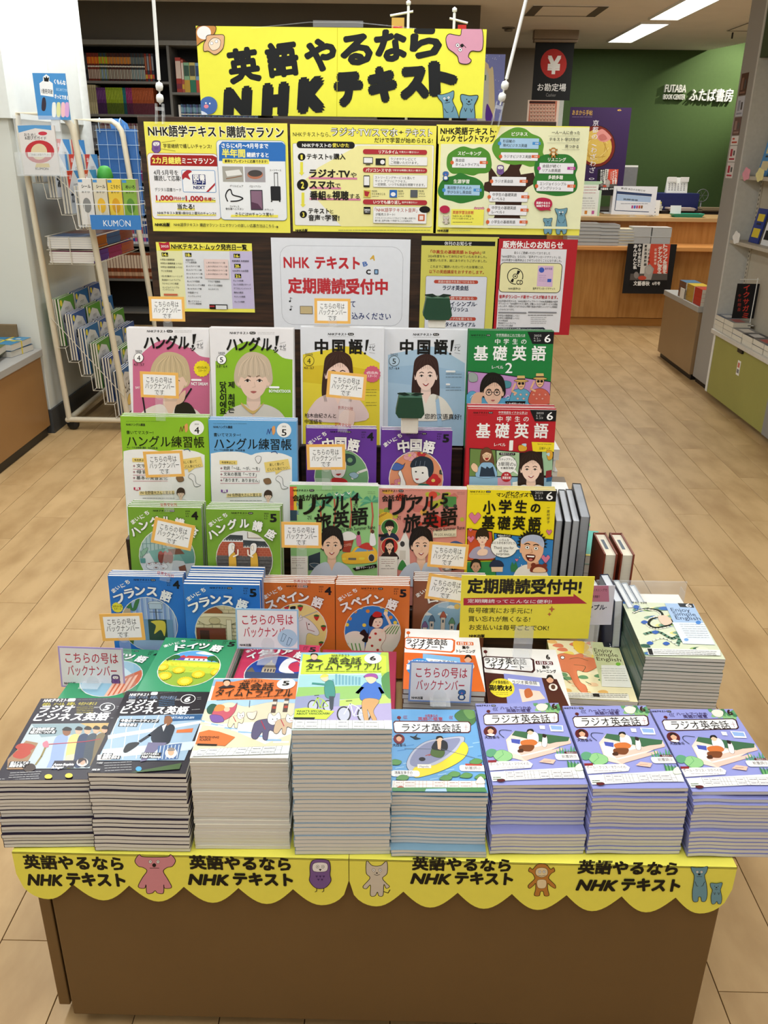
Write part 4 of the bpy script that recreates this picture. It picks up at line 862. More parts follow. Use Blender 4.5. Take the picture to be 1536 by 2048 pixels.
# ---- flat covers (coordinates of the crops they were measured on)
def c_biz(a, mo, o=(0, 0)):
    dx, dy = o; q = lambda *p: [(x+dx, y+dy) for x, y in p]; T = lambda x0, y, x1, h, t, c='f2f2f2', b=.04: a.T(x0+dx, y+dy, x1+dx, h, t, c, b, sh=.1)
    # measured on the month 6 cover
    T(965, 480, 1115, 26, 'NHKテキスト'); a.R(1122+dx, 470+dy, 1172+dx, 492+dy, 'f2f2f2', 10); lines(a, 1185+dx, 482+dy, 1385+dx, 1, 8, '999', 2)
    T(955, 508, 1315, 24, '会話も、メールも、新聞も、今日から使える', '8fa8c8' if mo == 6 else 'e0d24a', .01)
    T(935, 540, 1165, 56, 'ラジオ'); T(900, 600, 1400, 60, 'ビジネス英語'); lines(a, 1180+dx, 535+dy, 1290+dx, 4, 13, '4a90c8' if mo == 6 else 'd8c83a', 3)
    a.E(1385+dx, 542+dy, 52, 32, 'f2f2f2'); a.E(1385+dx, 542+dy, 47, 28, '1d1822'); T(1362, 542, 1406, 50, str(mo)); T(1295, 540, 1330, 14, '2025', 'ddd', 0); lines(a, 1448+dx, 538+dy, 1475+dx, 2, 12, 'ddd', 2); lines(a, 1410+dx, 620+dy, 1472+dx, 1, 12, 'ddd', 3)
    if mo == 6:
        a.P([(890, 625), (1490, 655), (1355, 970), (715, 940)], '9cb6cc')
        a.P([(1220, 645), (1485, 658), (1470, 695), (1215, 690)], '2a5a8a'); a.T(1225, 668, 1430, 22, 'DEPARTURES 247-899', 'dfe8f0', .02)
        for x in (860, 960, 1060, 1160): a.L([(x+20, 640), (x-20, 720), (x-50, 940)], 6, 'e4ecf2')
        a.P([(800, 760), (1480, 700), (1470, 720), (800, 790)], 'dbe6ee'); a.P([(760, 860), (1440, 840), (1400, 900), (740, 930)], 'c8d4dc'); a.P([(720, 900), (900, 890), (820, 940), (715, 940)], 'e8e0d8')
        a.S([(840, 750), (900, 765), (950, 770), (900, 778)], 'e8eef2', '7a8a9a', 2)
        a.S([(1180, 720), (1240, 705), (1290, 730), (1270, 800), (1240, 850), (1150, 850), (1120, 790)], '1d2433'); a.P([(1100, 830), (1240, 840), (1170, 880), (1080, 960), (1040, 965)], '6f6a8a'); a.L([(1180, 730), (1110, 780), (1040, 820)], 28, '1d2433'); a.L([(1280, 740), (1240, 840)], 24, '1d2433')
        a.S([(1215, 700), (1225, 655), (1260, 655), (1275, 690), (1240, 720)], '8a5a3a'); a.P([(1200, 720), (1235, 705), (1210, 760)], 'e8eef2'); a.S([(915, 880), (950, 830), (1030, 825), (1020, 850), (940, 895)], '14161c')
        a.P([(1305, 755), (1420, 750), (1410, 778), (1300, 775)], 'd8703a', ); a.P([(1170, 860), (1340, 850), (1310, 960), (1160, 960)], '4a6a9a')
        for k in range(6): a.L([(1190+k*26, 860), (1172+k*26, 955)], 6, 'c8d4e4')
        a.E(1262, 915, 42, 36, 'e6e2dc'); a.E(1262, 910, 22, 24, 'd8a888'); a.S([(1238, 900), (1250, 880), (1280, 880), (1288, 900)], '8a8078')
        for y, t, x0, x1 in ((672, '今後のマーケティング', 895, 1180), (695, '戦略を練る', 888, 1020), (905, '会議の', 762, 830), (925, '議題を深める', 755, 890)): a.R(x0-8, y-12, x1+6, y+12, '16141a'); a.T(x0, y, x1, 24, t, 'f4f4f4', .05)
        a.R(1045, 905, 1190, 945, '1a181e'); a.T(1052, 915, 1180, 18, '日系ホテル支配人', 'eee', .03); a.T(1050, 935, 1195, 24, 'Neil McInnes', 'fff', .04)
        a.P([(935, 1045), (1335, 990), (1320, 1032)], '3f5a2e'); a.E(1028, 1018, 22, 17, '4aa0d0')
    else:
        P = lambda pts, c: a.P(pts, c)
        P([(238, 762), (755, 775), (640, 1105), (65, 1080)], 'b8c4c8'); P([(240, 765), (560, 770), (720, 800), (700, 840), (300, 860)], '8aa0a8'); P([(560, 770), (755, 775), (720, 850)], 'c8a86a')
        P([(75, 1010), (200, 880), (280, 900), (180, 1090), (70, 1085)], '9a7a5a'); a.S([(110, 990), (140, 950), (200, 940), (230, 970), (170, 1010)], 'b0402e'); a.S([(130, 930), (160, 900), (230, 905), (260, 930), (200, 960)], 'b0402e'); a.S([(170, 1060), (240, 1050), (260, 1090), (200, 1110)], '3a2a20')
        for x, c, w in ((420, '8fa4cc', 1.25), (510, 'd8cf7a', 1), (570, '2a3a5a', 1), (630, '3a4450', .95), (690, '7a6a4a', .9)):
            a.S([(x-50*w, 1080), (x-30*w, 900), (x, 850), (x+46*w, 860), (x+30*w, 960), (x+10, 1080)], c); a.P([(x-40*w, 1000), (x+24*w, 990), (x-10, 1085), (x-70*w, 1085)], 'c8c0a8' if c == 'd8cf7a' else c)
            a.E(x+40*w, 825, 22*w, 26*w, '8a5a3c' if c == '8fa4cc' else 'd8a88a'); a.S([(x+16*w, 815), (x+36*w, 792), (x+66*w, 805), (x+60*w, 822)], '1c1614')
        a.L([(330, 915), (600, 905), (700, 890)], 7, 'b8283a'); a.L([(330, 930), (300, 1000), (260, 1060)], 12, '8a7a3a'); a.S([(310, 905), (340, 890), (350, 930), (320, 935)], 'e07a8a')
        for y, t, x0, x1 in ((805, '交渉相手を', 240, 390), (825, '味方につける', 228, 395), (1043, '個人としての', 92, 215), (1063, '関係を築く', 85, 190)): a.R(x0-6, y-12, x1+6, y+12, '16141a'); a.T(x0, y, x1, 24, t, 'f4f4f4', .05)
        a.R(375, 1040, 530, 1095, '241c28'); a.T(380, 1068, 522, 24, 'Anne-Sophie', 'fff', .05); a.T(368, 1088, 452, 24, 'Brieger', 'fff', .05); a.E(578, 1060, 40, 32, 'e0d4cc'); a.E(578, 1058, 20, 22, 'd8a48c'); a.S([(550, 1070), (552, 1035), (580, 1028), (606, 1042), (604, 1075), (590, 1045)], '2c1a16')
    X, Y = (0, 0) if mo == 6 else (-690, 130)
    if mo == 6:
        T(712, 962, 760, 16, 'ラジオ第2放送', 'ddd', .02); 
        for i in range(4): lines(a, 770+i*2, 965+i*19, 985-i*3, 1, 8, 'ccc', 4)
        T(678, 1012, 738, 18, 'NHK FM')
    else:
        for i in range(4): lines(a, 90-i*6, 1115+i*17, 300-i*6, 1, 8, 'ccc', 4)
        a.E(346, 1157, 26, 18, 'e0c838'); a.E(486, 1157, 26, 18, 'e0c838'); a.T(0, 1162, 50, 18, 'NHK FM', 'ccc')
def tt_table(a, x0, x1, x2, x3, y0, y1, col='3a4050', bg='e9ebe6'):
    """programme table along the foot of a cover: four corners as left and right edges at two heights"""
    f = lambda u, v: ((x0+(x1-x0)*u)*(1-v)+(x2+(x3-x2)*u)*v, y0+(y1-y0)*v)
    a.P([f(0, 0), f(1, 0), f(1, 1), f(0, 1)], bg)
    for v in (.02, .5, .98): a.L([f(.02, v), f(.92, v)], 1.8, col)
    for u in (.02, .12, .25, .29, .33, .37, .44, .56, .6, .72, .86, .92): a.L([f(u, .02), f(u, .98)], 1.8, col)
    for u0, u1 in ((.04, .11), (.14, .24), (.46, .55), (.62, .71), (.74, .85)):
        for v in (.28, .74):
            p, q = f(u0, v), f(u1, v); lines(a, p[0], p[1], q[0], 1, 8, col, 3.5)
def c_tt(a, mo):
    if mo == 5:
        a.P([(200, 425), (786, 468), (724, 1042), (0, 1017)], 'e7e6e0')
        a.P([(190, 420), (786, 470), (784, 500), (175, 470)], '86aed0')
        a.P([(120, 590), (780, 610), (750, 760), (60, 760)], 'dfd4b8'); a.S([(130, 640), (300, 600), (420, 640), (600, 620), (770, 640), (770, 610), (130, 580)], 'a8c8e0', '6f9cc0', 2)
        a.P([(20, 960), (100, 760), (300, 800), (560, 930), (740, 860), (735, 960)], 'e4d6b4')
        for k in range(12): a.L([(70+k*50, 720+k*18), (150+k*52, 745+k*16)], 18, ('8fb8dc', 'f2f2ee')[k % 2], 0)
        a.P([(205, 440), (330, 452), (470, 438), (786, 492), (768, 612), (165, 575)], 'd8743c')
        for x in (620, 700): a.R(x-16, 600, x+16, 700, '5a4a44'); a.R(x-16, 620, x+16, 640, 'd8d0c0'); a.R(x-12, 655, x+12, 672, 'b84a3a')
        a.L([(450, 600), (446, 650)], 6, '5a6a7a')
        a.S([(135, 640), (170, 605), (215, 620), (210, 670), (150, 680)], '2f5a4a'); a.S([(170, 700), (200, 640), (270, 640), (330, 640), (360, 610), (340, 680), (280, 730), (200, 740)], 'c05a6a', '222', 2); a.S([(190, 660), (215, 615), (265, 625), (260, 660)], 'd88a4a'); a.E(285, 655, 22, 18, 'e8c0a0'); a.S([(160, 690), (240, 700), (260, 745), (180, 745)], '7a5aa0', '222', 2)
        for x, y, s_, c in ((350, 740, .9, 'e6d8b4'), (560, 800, 1.5, '5f5a78'), (690, 790, 1.1, 'cdb294')):
            a.S([(x-60*s_, y+10), (x-40*s_, y-30*s_), (x+30*s_, y-36*s_), (x+62*s_, y-10), (x+50*s_, y+30*s_), (x+20*s_, y+20*s_), (x+10*s_, y+66*s_), (x-10*s_, y+60*s_), (x-14*s_, y+26*s_), (x-40*s_, y+60*s_), (x-64*s_, y+50*s_)], c, '2a2430', 2.5)
            a.S([(x+10*s_, y-40*s_), (x+20*s_, y-66*s_), (x+40*s_, y-50*s_), (x+62*s_, y-66*s_), (x+70*s_, y-30*s_), (x+40*s_, y-6*s_), (x+16*s_, y-16*s_)], 'f4efe6', '2a2430', 2.5); a.E(x+34*s_, y-34*s_, 4, 4, '111', n=8); a.E(x+54*s_, y-34*s_, 4, 4, '111', n=8); a.L([(x+38*s_, y-20*s_), (x+54*s_, y-20*s_)], 4, 'b83a3a'); a.L([(x-20*s_, y-30*s_), (x, y+14*s_)], 6, 'b83048')
        a.S([(440, 730), (430, 690), (470, 690), (500, 685), (480, 740)], 'e6d8c8', '2a2430', 2.5)
        a.P([(75, 820), (150, 805), (225, 822), (345, 870), (270, 935), (45, 910)], 'd8743c'); a.T(78, 862, 228, 24, 'REFRESHING', '3a1c0c', .03); a.T(74, 880, 165, 24, 'ALASKA!', '3a1c0c', .03); a.P([(62, 908), (215, 920), (205, 932), (58, 922)], '1a1414')
        T = [(405, 465, 540, 26, 'NHKテキスト'), (365, 505, 618, 60, '英会話'), (205, 550, 755, 66, 'タイムトライアル')]
        lines(a, 210, 582, 740, 1, 8, '3a2010', 4)
        a.E(697, 502, 62, 38, 'f0efe9'); a.T(672, 496, 722, 44, '5', '1c1a1a', .05); face = (285, 465); tt_table(a, 75, 735, 12, 724, 952, 1012)
    else:
        a.P([(819, 238), (1448, 234), (1485, 797), (746, 805)], 'c6d8d0')
        a.P([(819, 238), (1448, 234), (1452, 300), (812, 300)], '7fb4c4')
        a.P([(805, 400), (1460, 395), (1470, 480), (790, 500)], '9cc8cc'); 
        for k in range(9): a.P([(1040+k*24, 470), (1040+k*24, 430-(k*37 % 40)), (1056+k*24, 430-(k*37 % 40)), (1056+k*24, 470)], '6fa4b4')
        a.P([(795, 490), (1470, 470), (1480, 560), (770, 590)], '8fbc6a'); a.P([(1030, 590), (1470, 540), (1478, 600), (1100, 640)], 'b8d46a'); a.P([(775, 560), (1100, 530), (1090, 740), (760, 720)], '8f96b8'); a.P([(900, 640), (1480, 600), (1485, 740), (800, 745)], 'a89fc8')
        a.S([(1390, 250), (1448, 240), (1475, 380), (1440, 440), (1400, 400)], 'a9c24a'); a.S([(1400, 420), (1470, 380), (1478, 560), (1430, 540)], '4f8a4a')
        a.P([(830, 250), (930, 262), (1040, 246), (1200, 262), (1330, 244), (1432, 262), (1435, 382), (812, 395)], 'c3dc44')
        # bicycles
        for x, y, c, r in ((955, 610, 'a8cc3a', 46), (1200, 670, 'dfe4ee', 62)):
            for wx in (x-r*1.15, x+r*1.25): a.E(wx, y+16, r*.85, r*.95, '24242c'); a.E(wx, y+16, r*.68, r*.78, 'b8bccc')
            a.L([(x-r*1.15, y+16), (x-r*.4, y-r), (x+r*.5, y-r*.6), (x, y+30), (x-r*.4, y-r)], 8, c); a.L([(x+r*.5, y-r*.6), (x+r*1.25, y+16), (x, y+30)], 8, c); a.L([(x-r*.9, y-r*1.3), (x-r*.2, y-r*1.35)], 7, '1c1c22')
        a.S([(985, 500), (1000, 445), (1050, 450), (1062, 560), (1000, 565)], '3f8a80', '1a2a2a', 2); a.L([(1000, 470), (900, 462)], 22, '3f8a80'); a.P([(1020, 555), (1058, 555), (1050, 650), (1025, 650)], '3a4450'); a.S([(960, 430), (965, 402), (1000, 398), (1015, 430), (990, 448)], 'ecc8a8'); a.S([(955, 420), (975, 396), (1010, 398), (1010, 412)], 'e8cc5a')
        a.S([(1250, 580), (1270, 470), (1340, 450), (1400, 480), (1385, 580)], '3a6cc0', '16243a', 2); a.L([(1265, 490), (1225, 530), (1290, 460)], 26, '3a6cc0'); a.L([(1390, 490), (1410, 530), (1350, 450)], 26, '3a6cc0'); a.S([(1265, 582), (1385, 582), (1345, 660), (1370, 725), (1340, 730), (1300, 650), (1310, 730), (1278, 730)], 'c89a62', '3a2a1a', 2)
        a.S([(1285, 430), (1295, 400), (1350, 398), (1360, 440), (1320, 462)], 'ecc8a8'); a.S([(1272, 415), (1300, 392), (1360, 394), (1372, 425), (1330, 412)], '9a4a9c', '3a1a3a', 2)
        a.P([(770, 650), (850, 640), (985, 655), (1060, 665), (1000, 725), (762, 720)], 'c3dc44'); a.T(782, 666, 978, 20, "WHAT'S SPECIAL", '1c2410', .03); a.T(780, 684, 1028, 20, 'ABOUT VANCOUVER?', '1c2410', .03); a.P([(762, 712), (920, 712), (910, 726), (760, 726)], '14161a')
        T = [(1038, 264, 1168, 24, 'NHKテキスト'), (1012, 302, 1254, 54, '英会話'), (850, 344, 1402, 58, 'タイムトライアル')]
        lines(a, 850, 376, 1400, 1, 8, '2a3414', 4)
        a.E(1337, 283, 62, 38, 'f2f2ee'); a.T(1312, 280, 1360, 42, '6', '1c1a1a', .05); face = (912, 276); tt_table(a, 758, 1480, 750, 1484, 732, 796)
    for x0, y, x1, h, t in T: a.T(x0, y, x1, h, t, '14140f', .022, sh=.05)
    x, y = face; a.S([(x-60, y+32), (x-24, y+16), (x, y+24), (x+24, y+16), (x+60, y+32)], '2a2a30'); a.E(x, y-2, 24, 24, 'e0b090'); a.S([(x-26, y-4), (x-22, y-24), (x+20, y-24), (x+26, y-4), (x+10, y-16), (x-12, y-16)], '1c1814')
def c_radio(a, mo):
    if mo == 6:
        a.R(1300, 560, 1310, 570, '8f96d8')
        for k in range(16): a.S([(1120+k*12, 580+(k*53 % 60)), (1140+k*12, 570+(k*53 % 60)), (1160+k*12, 600+(k*41 % 60)), (1130+k*12, 606+(k*41 % 60))], ('5f9a6a', '86b87a', '3f7a54')[k % 3])
        a.S([(1140, 605), (1180, 585), (1230, 600), (1210, 640), (1160, 640)], 'e8e2d0', '333', 2); a.T(1256, 605, 1296, 56, '6', '33161a', .045)
        nhk(a, 702, 605, 805, '1c1630'); a.T(875, 622, 1105, 28, 'ハートでつかめ', '3a2a5a', .02); a.T(920, 642, 1100, 28, '英語の極意', '3a2a5a', .02)
        for k in range(3): a.L([(858-k*12, 618), (848-k*12, 632), (858-k*12, 646)], 3, '3a2a5a', 1)
        a.E(790, 650, 14, 11, '5a1c22'); a.L([(792, 655), (800, 680)], 5, '5a1c22')
        a.P([(752, 685), (770, 668), (1290, 655), (1310, 668), (1312, 725), (1295, 738), (775, 757), (758, 745)], '3a1218'); a.P([(758, 690), (772, 676), (1282, 662), (1300, 672), (1302, 722), (1288, 732), (778, 750), (763, 742)], 'f6f5f3')
        a.T(815, 708, 1245, 72, 'ラジオ英会話', '16120f', .02); a.L([(1260, 700), (1290, 700)], 4, '8a2a2a'); a.L([(1276, 680), (1278, 725)], 3, '8a2a2a')
        a.E(803, 804, 48, 40, '5a1c22'); a.E(806, 800, 22, 24, 'e0ac8c'); a.S([(782, 796), (790, 775), (820, 775), (830, 798), (806, 784)], '1c1410'); a.S([(775, 832), (806, 822), (836, 830), (820, 842)], 'f0ece4'); a.T(762, 850, 872, 24, '大西泰斗', '1c1630', .02)
        a.P([(918, 870), (985, 800), (1390, 855), (1396, 885), (1060, 1035), (945, 1005)], 'efd6c8'); a.P([(985, 800), (1390, 850), (1380, 880), (1250, 905), (960, 835)], '3f6a4a'); a.P([(930, 880), (1000, 860), (1180, 900), (1330, 915), (1050, 1000), (945, 965)], 'f4eeea')
        a.P([(1000, 960), (1290, 890), (1400, 880), (1400, 900), (1030, 990)], 'ecc4b4'); a.P([(1030, 1000), (1340, 930), (1345, 950), (1060, 1030)], 'ecc4b4'); a.P([(955, 862), (1025, 870), (1020, 905), (960, 893)], '4a58b0')
        a.S([(1075, 870), (1080, 820), (1120, 805), (1155, 830), (1155, 890), (1100, 890)], 'dfe6f0', '345', 2); a.E(1098, 812, 22, 20, 'ecc4a4'); a.S([(1070, 815), (1080, 790), (1115, 788), (1124, 812), (1095, 800)], '14161a'); a.S([(1030, 880), (1110, 868), (1150, 890), (1125, 915), (1040, 915)], 'd0743a'); a.S([(1025, 915), (1125, 915), (1100, 960), (1020, 950)], '7a4426'); a.S([(1005, 950), (1040, 940), (1045, 965), (1010, 968)], '4a2a1c')
        a.S([(1185, 870), (1195, 830), (1215, 835), (1225, 880), (1215, 925), (1185, 920)], 'f0ebe4', '222', 2); a.S([(1190, 850), (1190, 825), (1215, 835), (1212, 855)], '2a2220'); a.L([(905, 855), (870, 820), (885, 795), (960, 800)], 5, '1c2a3a', 1)
        a.P([(1165, 760), (1205, 762), (1207, 790), (1170, 788)], 'f0f0f0'); a.P([(1236, 755), (1340, 760), (1345, 808), (1250, 806)], 'f2f2f0'); a.P([(1246, 760), (1332, 766), (1336, 796), (1256, 792)], '8fb0e0')
        a.S([(825, 990), (850, 958), (900, 950), (960, 980), (955, 1020), (890, 1040), (850, 1025)], '93c98a', '4f9a62', 3); a.S([(775, 960), (810, 940), (850, 955), (820, 1000), (780, 995)], '5fa07a'); a.L([(850, 1025), (900, 985), (890, 955)], 3, '4f9a62')
        for k in range(9): a.S([(1300+k*18, 1010), (1290+k*22, 950-(k*31 % 40)), (1310+k*20, 990)], '4f9a6a')
        for k in range(12): a.S([(1380+k*11, 1110), (1370+k*13, 1030+(k*17 % 30)), (1395+k*11, 1080)], ('3f7a54', '6fae6a')[k % 2])
        a.P([(788, 1050), (820, 1038), (1080, 1035), (1115, 1060), (1100, 1088), (800, 1108)], 'f5f3ef'); a.T(800, 1058, 1085, 26, 'ポール・クリス・マクベイの', '33161a', .01); lines(a, 850, 1085, 1060, 1, 8, '5a3a3a', 3); a.P([(780, 1030), (850, 1028), (848, 1046), (780, 1048)], '8a2630')
        a.R(1282, 982, 1472, 1030, 'f5f3ef', 22); a.T(1330, 1003, 1440, 26, '前置詞③', '33161a', .01); a.R(1350, 965, 1455, 982, '5a1c22', 6); a.T(1365, 974, 1448, 14, '今月のテーマ', 'eee'); a.P([(1160, 1045), (1200, 1018), (1285, 1030), (1265, 1060)], 'ecc0ac'); a.L([(1190, 1040), (1250, 1040)], 3, '7a4a3a')
        a.P([(800, 1120), (1480, 1085), (1500, 1160), (820, 1190)], 'eef0ea'); tt_table(a, 905, 1480, 912, 1500, 1112, 1172, '5a3a50', 'eef0ea'); a.E(882, 1185, 30, 12, '5a1c22'); lines(a, 825, 1162, 890, 2, 14, '4a6a4a', 5)
        a.S([(1430, 1085), (1465, 1060), (1495, 1080), (1490, 1110), (1435, 1115)], 'e4e8da', '8aa07a', 2)
    else:
        a.P([(60, 850), (740, 820), (800, 1180), (60, 1180)], '6ba4d4')
        for k in range(22): a.L([(90+(k*97 % 640), 850+(k*61 % 330)), (150+(k*97 % 640), 840+(k*61 % 330))], 8, ('a8cfe8', '4a86c0')[k % 2])
        a.S([(540, 680), (600, 640), (660, 660), (690, 720), (640, 760), (560, 720)], '4f7a4a', '2f5a34', 2); a.S([(600, 650), (670, 650), (690, 690), (640, 710)], '6f9a5a')
        a.T(280, 712, 455, 28, '英語の極意', 'b84a5a', .02); a.T(330, 690, 420, 22, '大西泰斗の', 'b84a5a', .02)
        for e in (205, 525):
            for k in range(3): a.L([(e-k*9, 690), (e-k*9-6, 702), (e-k*9, 714)], 3, 'b84a5a', 1)
        a.E(148, 705, 14, 11, '7a2630'); a.L([(150, 710), (152, 735)], 5, '7a2630')
        a.P([(105, 742), (120, 728), (640, 728), (655, 745), (655, 798), (640, 812), (122, 818), (108, 805)], '5a1c22'); a.P([(110, 748), (124, 735), (634, 735), (648, 750), (648, 795), (634, 805), (126, 810), (114, 800)], 'f7f6f4')
        a.T(165, 778, 585, 66, 'ラジオ英会話', '16120f', .02); a.L([(605, 770), (635, 770)], 4, '8a2a2a'); a.L([(620, 752), (620, 796)], 3, '8a2a2a')
        a.E(143, 860, 40, 36, '7a2630'); a.E(143, 856, 20, 24, 'e0ac8c'); a.S([(120, 852), (128, 832), (156, 832), (166, 852), (143, 840)], '1c1410'); a.T(95, 905, 192, 24, '大西泰斗', '1c1630', .02)
        a.S([(220, 838), (250, 842), (275, 822), (268, 846), (298, 856), (262, 864), (240, 852)], '23303a')
        a.S([(190, 1065), (230, 960), (330, 880), (470, 850), (590, 838), (610, 870), (560, 960), (440, 1060), (260, 1120)], 'b8bccc', '3a4a6a', 3); a.S([(215, 1045), (250, 960), (340, 890), (480, 862), (580, 856), (530, 940), (420, 1020), (280, 1070)], '8a8fae')
        a.S([(245, 1150), (250, 1075), (400, 1055), (540, 960), (600, 880), (640, 930), (600, 1010), (470, 1090), (330, 1140)], 'ecd83a', 'b89a2a', 2)
        for k in range(4): a.L([(330+k*22, 985), (420+k*16, 955)], 7, 'a8442e')
        a.S([(370, 980), (385, 920), (440, 915), (470, 960), (440, 1000)], '4f6a34', '222', 2); a.S([(375, 930), (400, 880), (440, 865), (485, 885), (485, 940), (430, 945)], '23262e', '111', 2); a.P([(415, 880), (445, 880), (440, 940), (420, 935)], 'ecc4a4'); a.E(430, 862, 22, 20, 'ecc4a4'); a.S([(408, 865), (412, 842), (445, 838), (460, 858), (435, 850)], '111'); a.L([(370, 935), (180, 932)], 4, '5a6a7a'); a.L([(430, 930), (690, 1000)], 4, '5a6a7a'); a.E(305, 1012, 24, 15, '1c1c24')
        a.R(270, 1052, 370, 1082, 'efe9dc', 4); a.T(285, 1068, 352, 22, 'Magnolia', '4a5a8a', 0)
        a.R(75, 1100, 285, 1148, 'f5f3ef', 22); a.T(100, 1118, 232, 26, '鴻巣友季子の', '33161a', .02); lines(a, 105, 1138, 240, 1, 8, '5a3a3a', 3); a.R(578, 1056, 776, 1104, 'f5f3ef', 22); a.T(618, 1080, 735, 26, '前置詞②', '33161a', .01); a.R(620, 1046, 745, 1062, 'b84a3a', 6)
        for x, y in ((110, 1040), (540, 1130), (630, 1140), (480, 1160), (700, 1030), (740, 1150), (160, 1160)): a.S([(x-50, y+10), (x-10, y-24), (x+44, y-10), (x+20, y+18)], '5f9454', '3a6a3a', 2)
        tt_table(a, 82, 765, 76, 770, 1182, 1240, 'b0564a', 'efeee6'); a.E(140, 1242, 28, 12, 'b84a3a'); a.S([(705, 1182), (735, 1148), (765, 1180), (765, 1205), (705, 1205)], 'ece6d6', 'b08a6a', 2); a.P([(80, 1240), (770, 1236), (790, 1275), (75, 1275)], '4f8a54'); a.P([(330, 1250), (480, 1246), (486, 1272), (320, 1274)], 'a9cdea')
def c_simple(a, mo):
    if mo == 6:
        pal = ('3f6fb4', '5f8a74', '7fa08c', 'e6dc86', 'f0eccc', '2c5a4a', '9ab86a', 'd8e0d8')
        pts = [(430+(k*83 % 560), 180+(k*57 % 400)) for k in range(70)]
        a.P([(395, 173), (905, 195), (1136, 593), (564, 593)], 'd6dcc0')
        for k, (x, y) in enumerate(pts): a.S([(x-40, y), (x-10, y-14), (x+30, y-10), (x+46, y+8), (x, y+12)], pal[k % 8])
        a.L([(480, 260), (560, 230), (660, 240), (690, 280), (620, 300), (590, 340), (640, 370), (740, 350), (760, 310)], 20, '23301f', 1); a.L([(480, 260), (560, 234), (650, 246), (676, 280), (600, 300), (576, 346), (640, 380), (740, 362)], 11, 'efeedd', 1); a.S([(660, 290), (720, 280), (760, 330), (700, 350)], 'ecc8b0')
        a.L([(560, 420), (660, 400), (760, 450), (820, 420), (800, 500)], 26, '5f8a74', 1); a.L([(600, 480), (700, 450), (800, 500)], 14, 'dfe6d4', 1)
        for x, y in ((500, 215), (560, 330), (640, 405), (720, 490), (600, 490)): a.S([(x-26, y), (x, y-14), (x+26, y), (x, y+14)], '3460b0')
        a.P([(708, 190), (905, 196), (1062, 490), (840, 488)], 'a9c4e4'); a.P([(760, 330), (980, 332), (1062, 490), (840, 488)], 'dfe8ee')
        a.P([(790, 178), (895, 182), (912, 224), (815, 218)], '2c343c'); a.T(850, 205, 892, 36, '6', 'f2f2f2', .02); a.T(418, 182, 580, 16, 'NHKテキスト ラジオ', '222', .04)
        a.T(752, 238, 880, 36, 'Enjoy', '3a4a6a', 0); a.T(768, 268, 920, 36, 'Simple', '3a4a6a', 0); a.T(785, 297, 952, 36, 'English', '3a4a6a', 0); a.E(942, 330, 18, 13, '4a86d0'); a.E(862, 458, 16, 11, '7aa8e0')
        for i in range(7): lines(a, 812+i*9, 345+i*16, 985+i*6, 1, 8, '6a7480', 2.5)
        a.P([(575, 535), (1095, 530), (1100, 572), (590, 588)], 'e8e8e2'); a.P([(578, 537), (612, 537), (625, 585), (594, 586)], '16181a')
        for i in range(3): lines(a, 625, 545+i*13, 1070, 1, 8, '3a3f44', 4)
    else:
        pal = ('e8b86a', 'e0805a', 'f0d86a', '8fb8c8', 'f4ecc4', '6a9a6a', 'ecc89a')
        a.P([(-119, 467), (370, 482), (521, 906), (-54, 880)], 'f0e6b8')
        for k in range(40): x, y = -90+(k*71 % 380), 480+(k*53 % 380); a.S([(x-36, y), (x-8, y-14), (x+28, y-10), (x+40, y+8), (x, y+12)], pal[k % 7])
        a.S([(-60, 590), (-20, 560), (60, 570), (110, 560), (150, 580), (215, 600), (225, 650), (150, 690), (80, 680), (100, 760), (140, 790), (150, 850), (120, 850), (60, 780), (20, 700), (-30, 680)], 'e08258', 'b85a34', 3)
        a.S([(60, 480), (110, 470), (150, 490), (170, 520), (120, 560), (70, 530)], 'efc83a'); a.E(-18, 590, 12, 9, 'fff', '111', 4)
        for p in ([(30, 600), (90, 590), (160, 610)], [(60, 640), (140, 650), (120, 690)], [(-20, 730), (30, 770)], [(140, 760), (180, 780)]): a.L(p, 4, '2c5a3a', 1)
        a.P([(178, 478), (365, 484), (475, 800), (255, 795)], 'c9cf9c'); a.P([(255, 640), (425, 640), (475, 800), (255, 795)], 'e6e6d8')
        a.P([(262, 470), (368, 474), (384, 518), (275, 512)], '23262a'); a.T(312, 498, 350, 36, '5', 'f2f2f2', .02)
        a.T(205, 535, 332, 36, 'Enjoy', '4a3f2a', 0); a.T(212, 565, 370, 36, 'Simple', '4a3f2a', 0); a.T(222, 597, 392, 36, 'English', '4a3f2a', 0); a.E(375, 632, 18, 12, '7ab83a')
        for i in range(6): lines(a, 245+i*7, 665+i*17, 420+i*5, 1, 8, '6a6a5a', 2.5)
        a.P([(-50, 838), (448, 850), (458, 900), (-50, 882)], 'e9e6d4')
        for i in range(3): lines(a, -40, 850+i*13, 440, 1, 8, '3a3f44', 4)
        a.R(190, 853, 236, 872, '222')
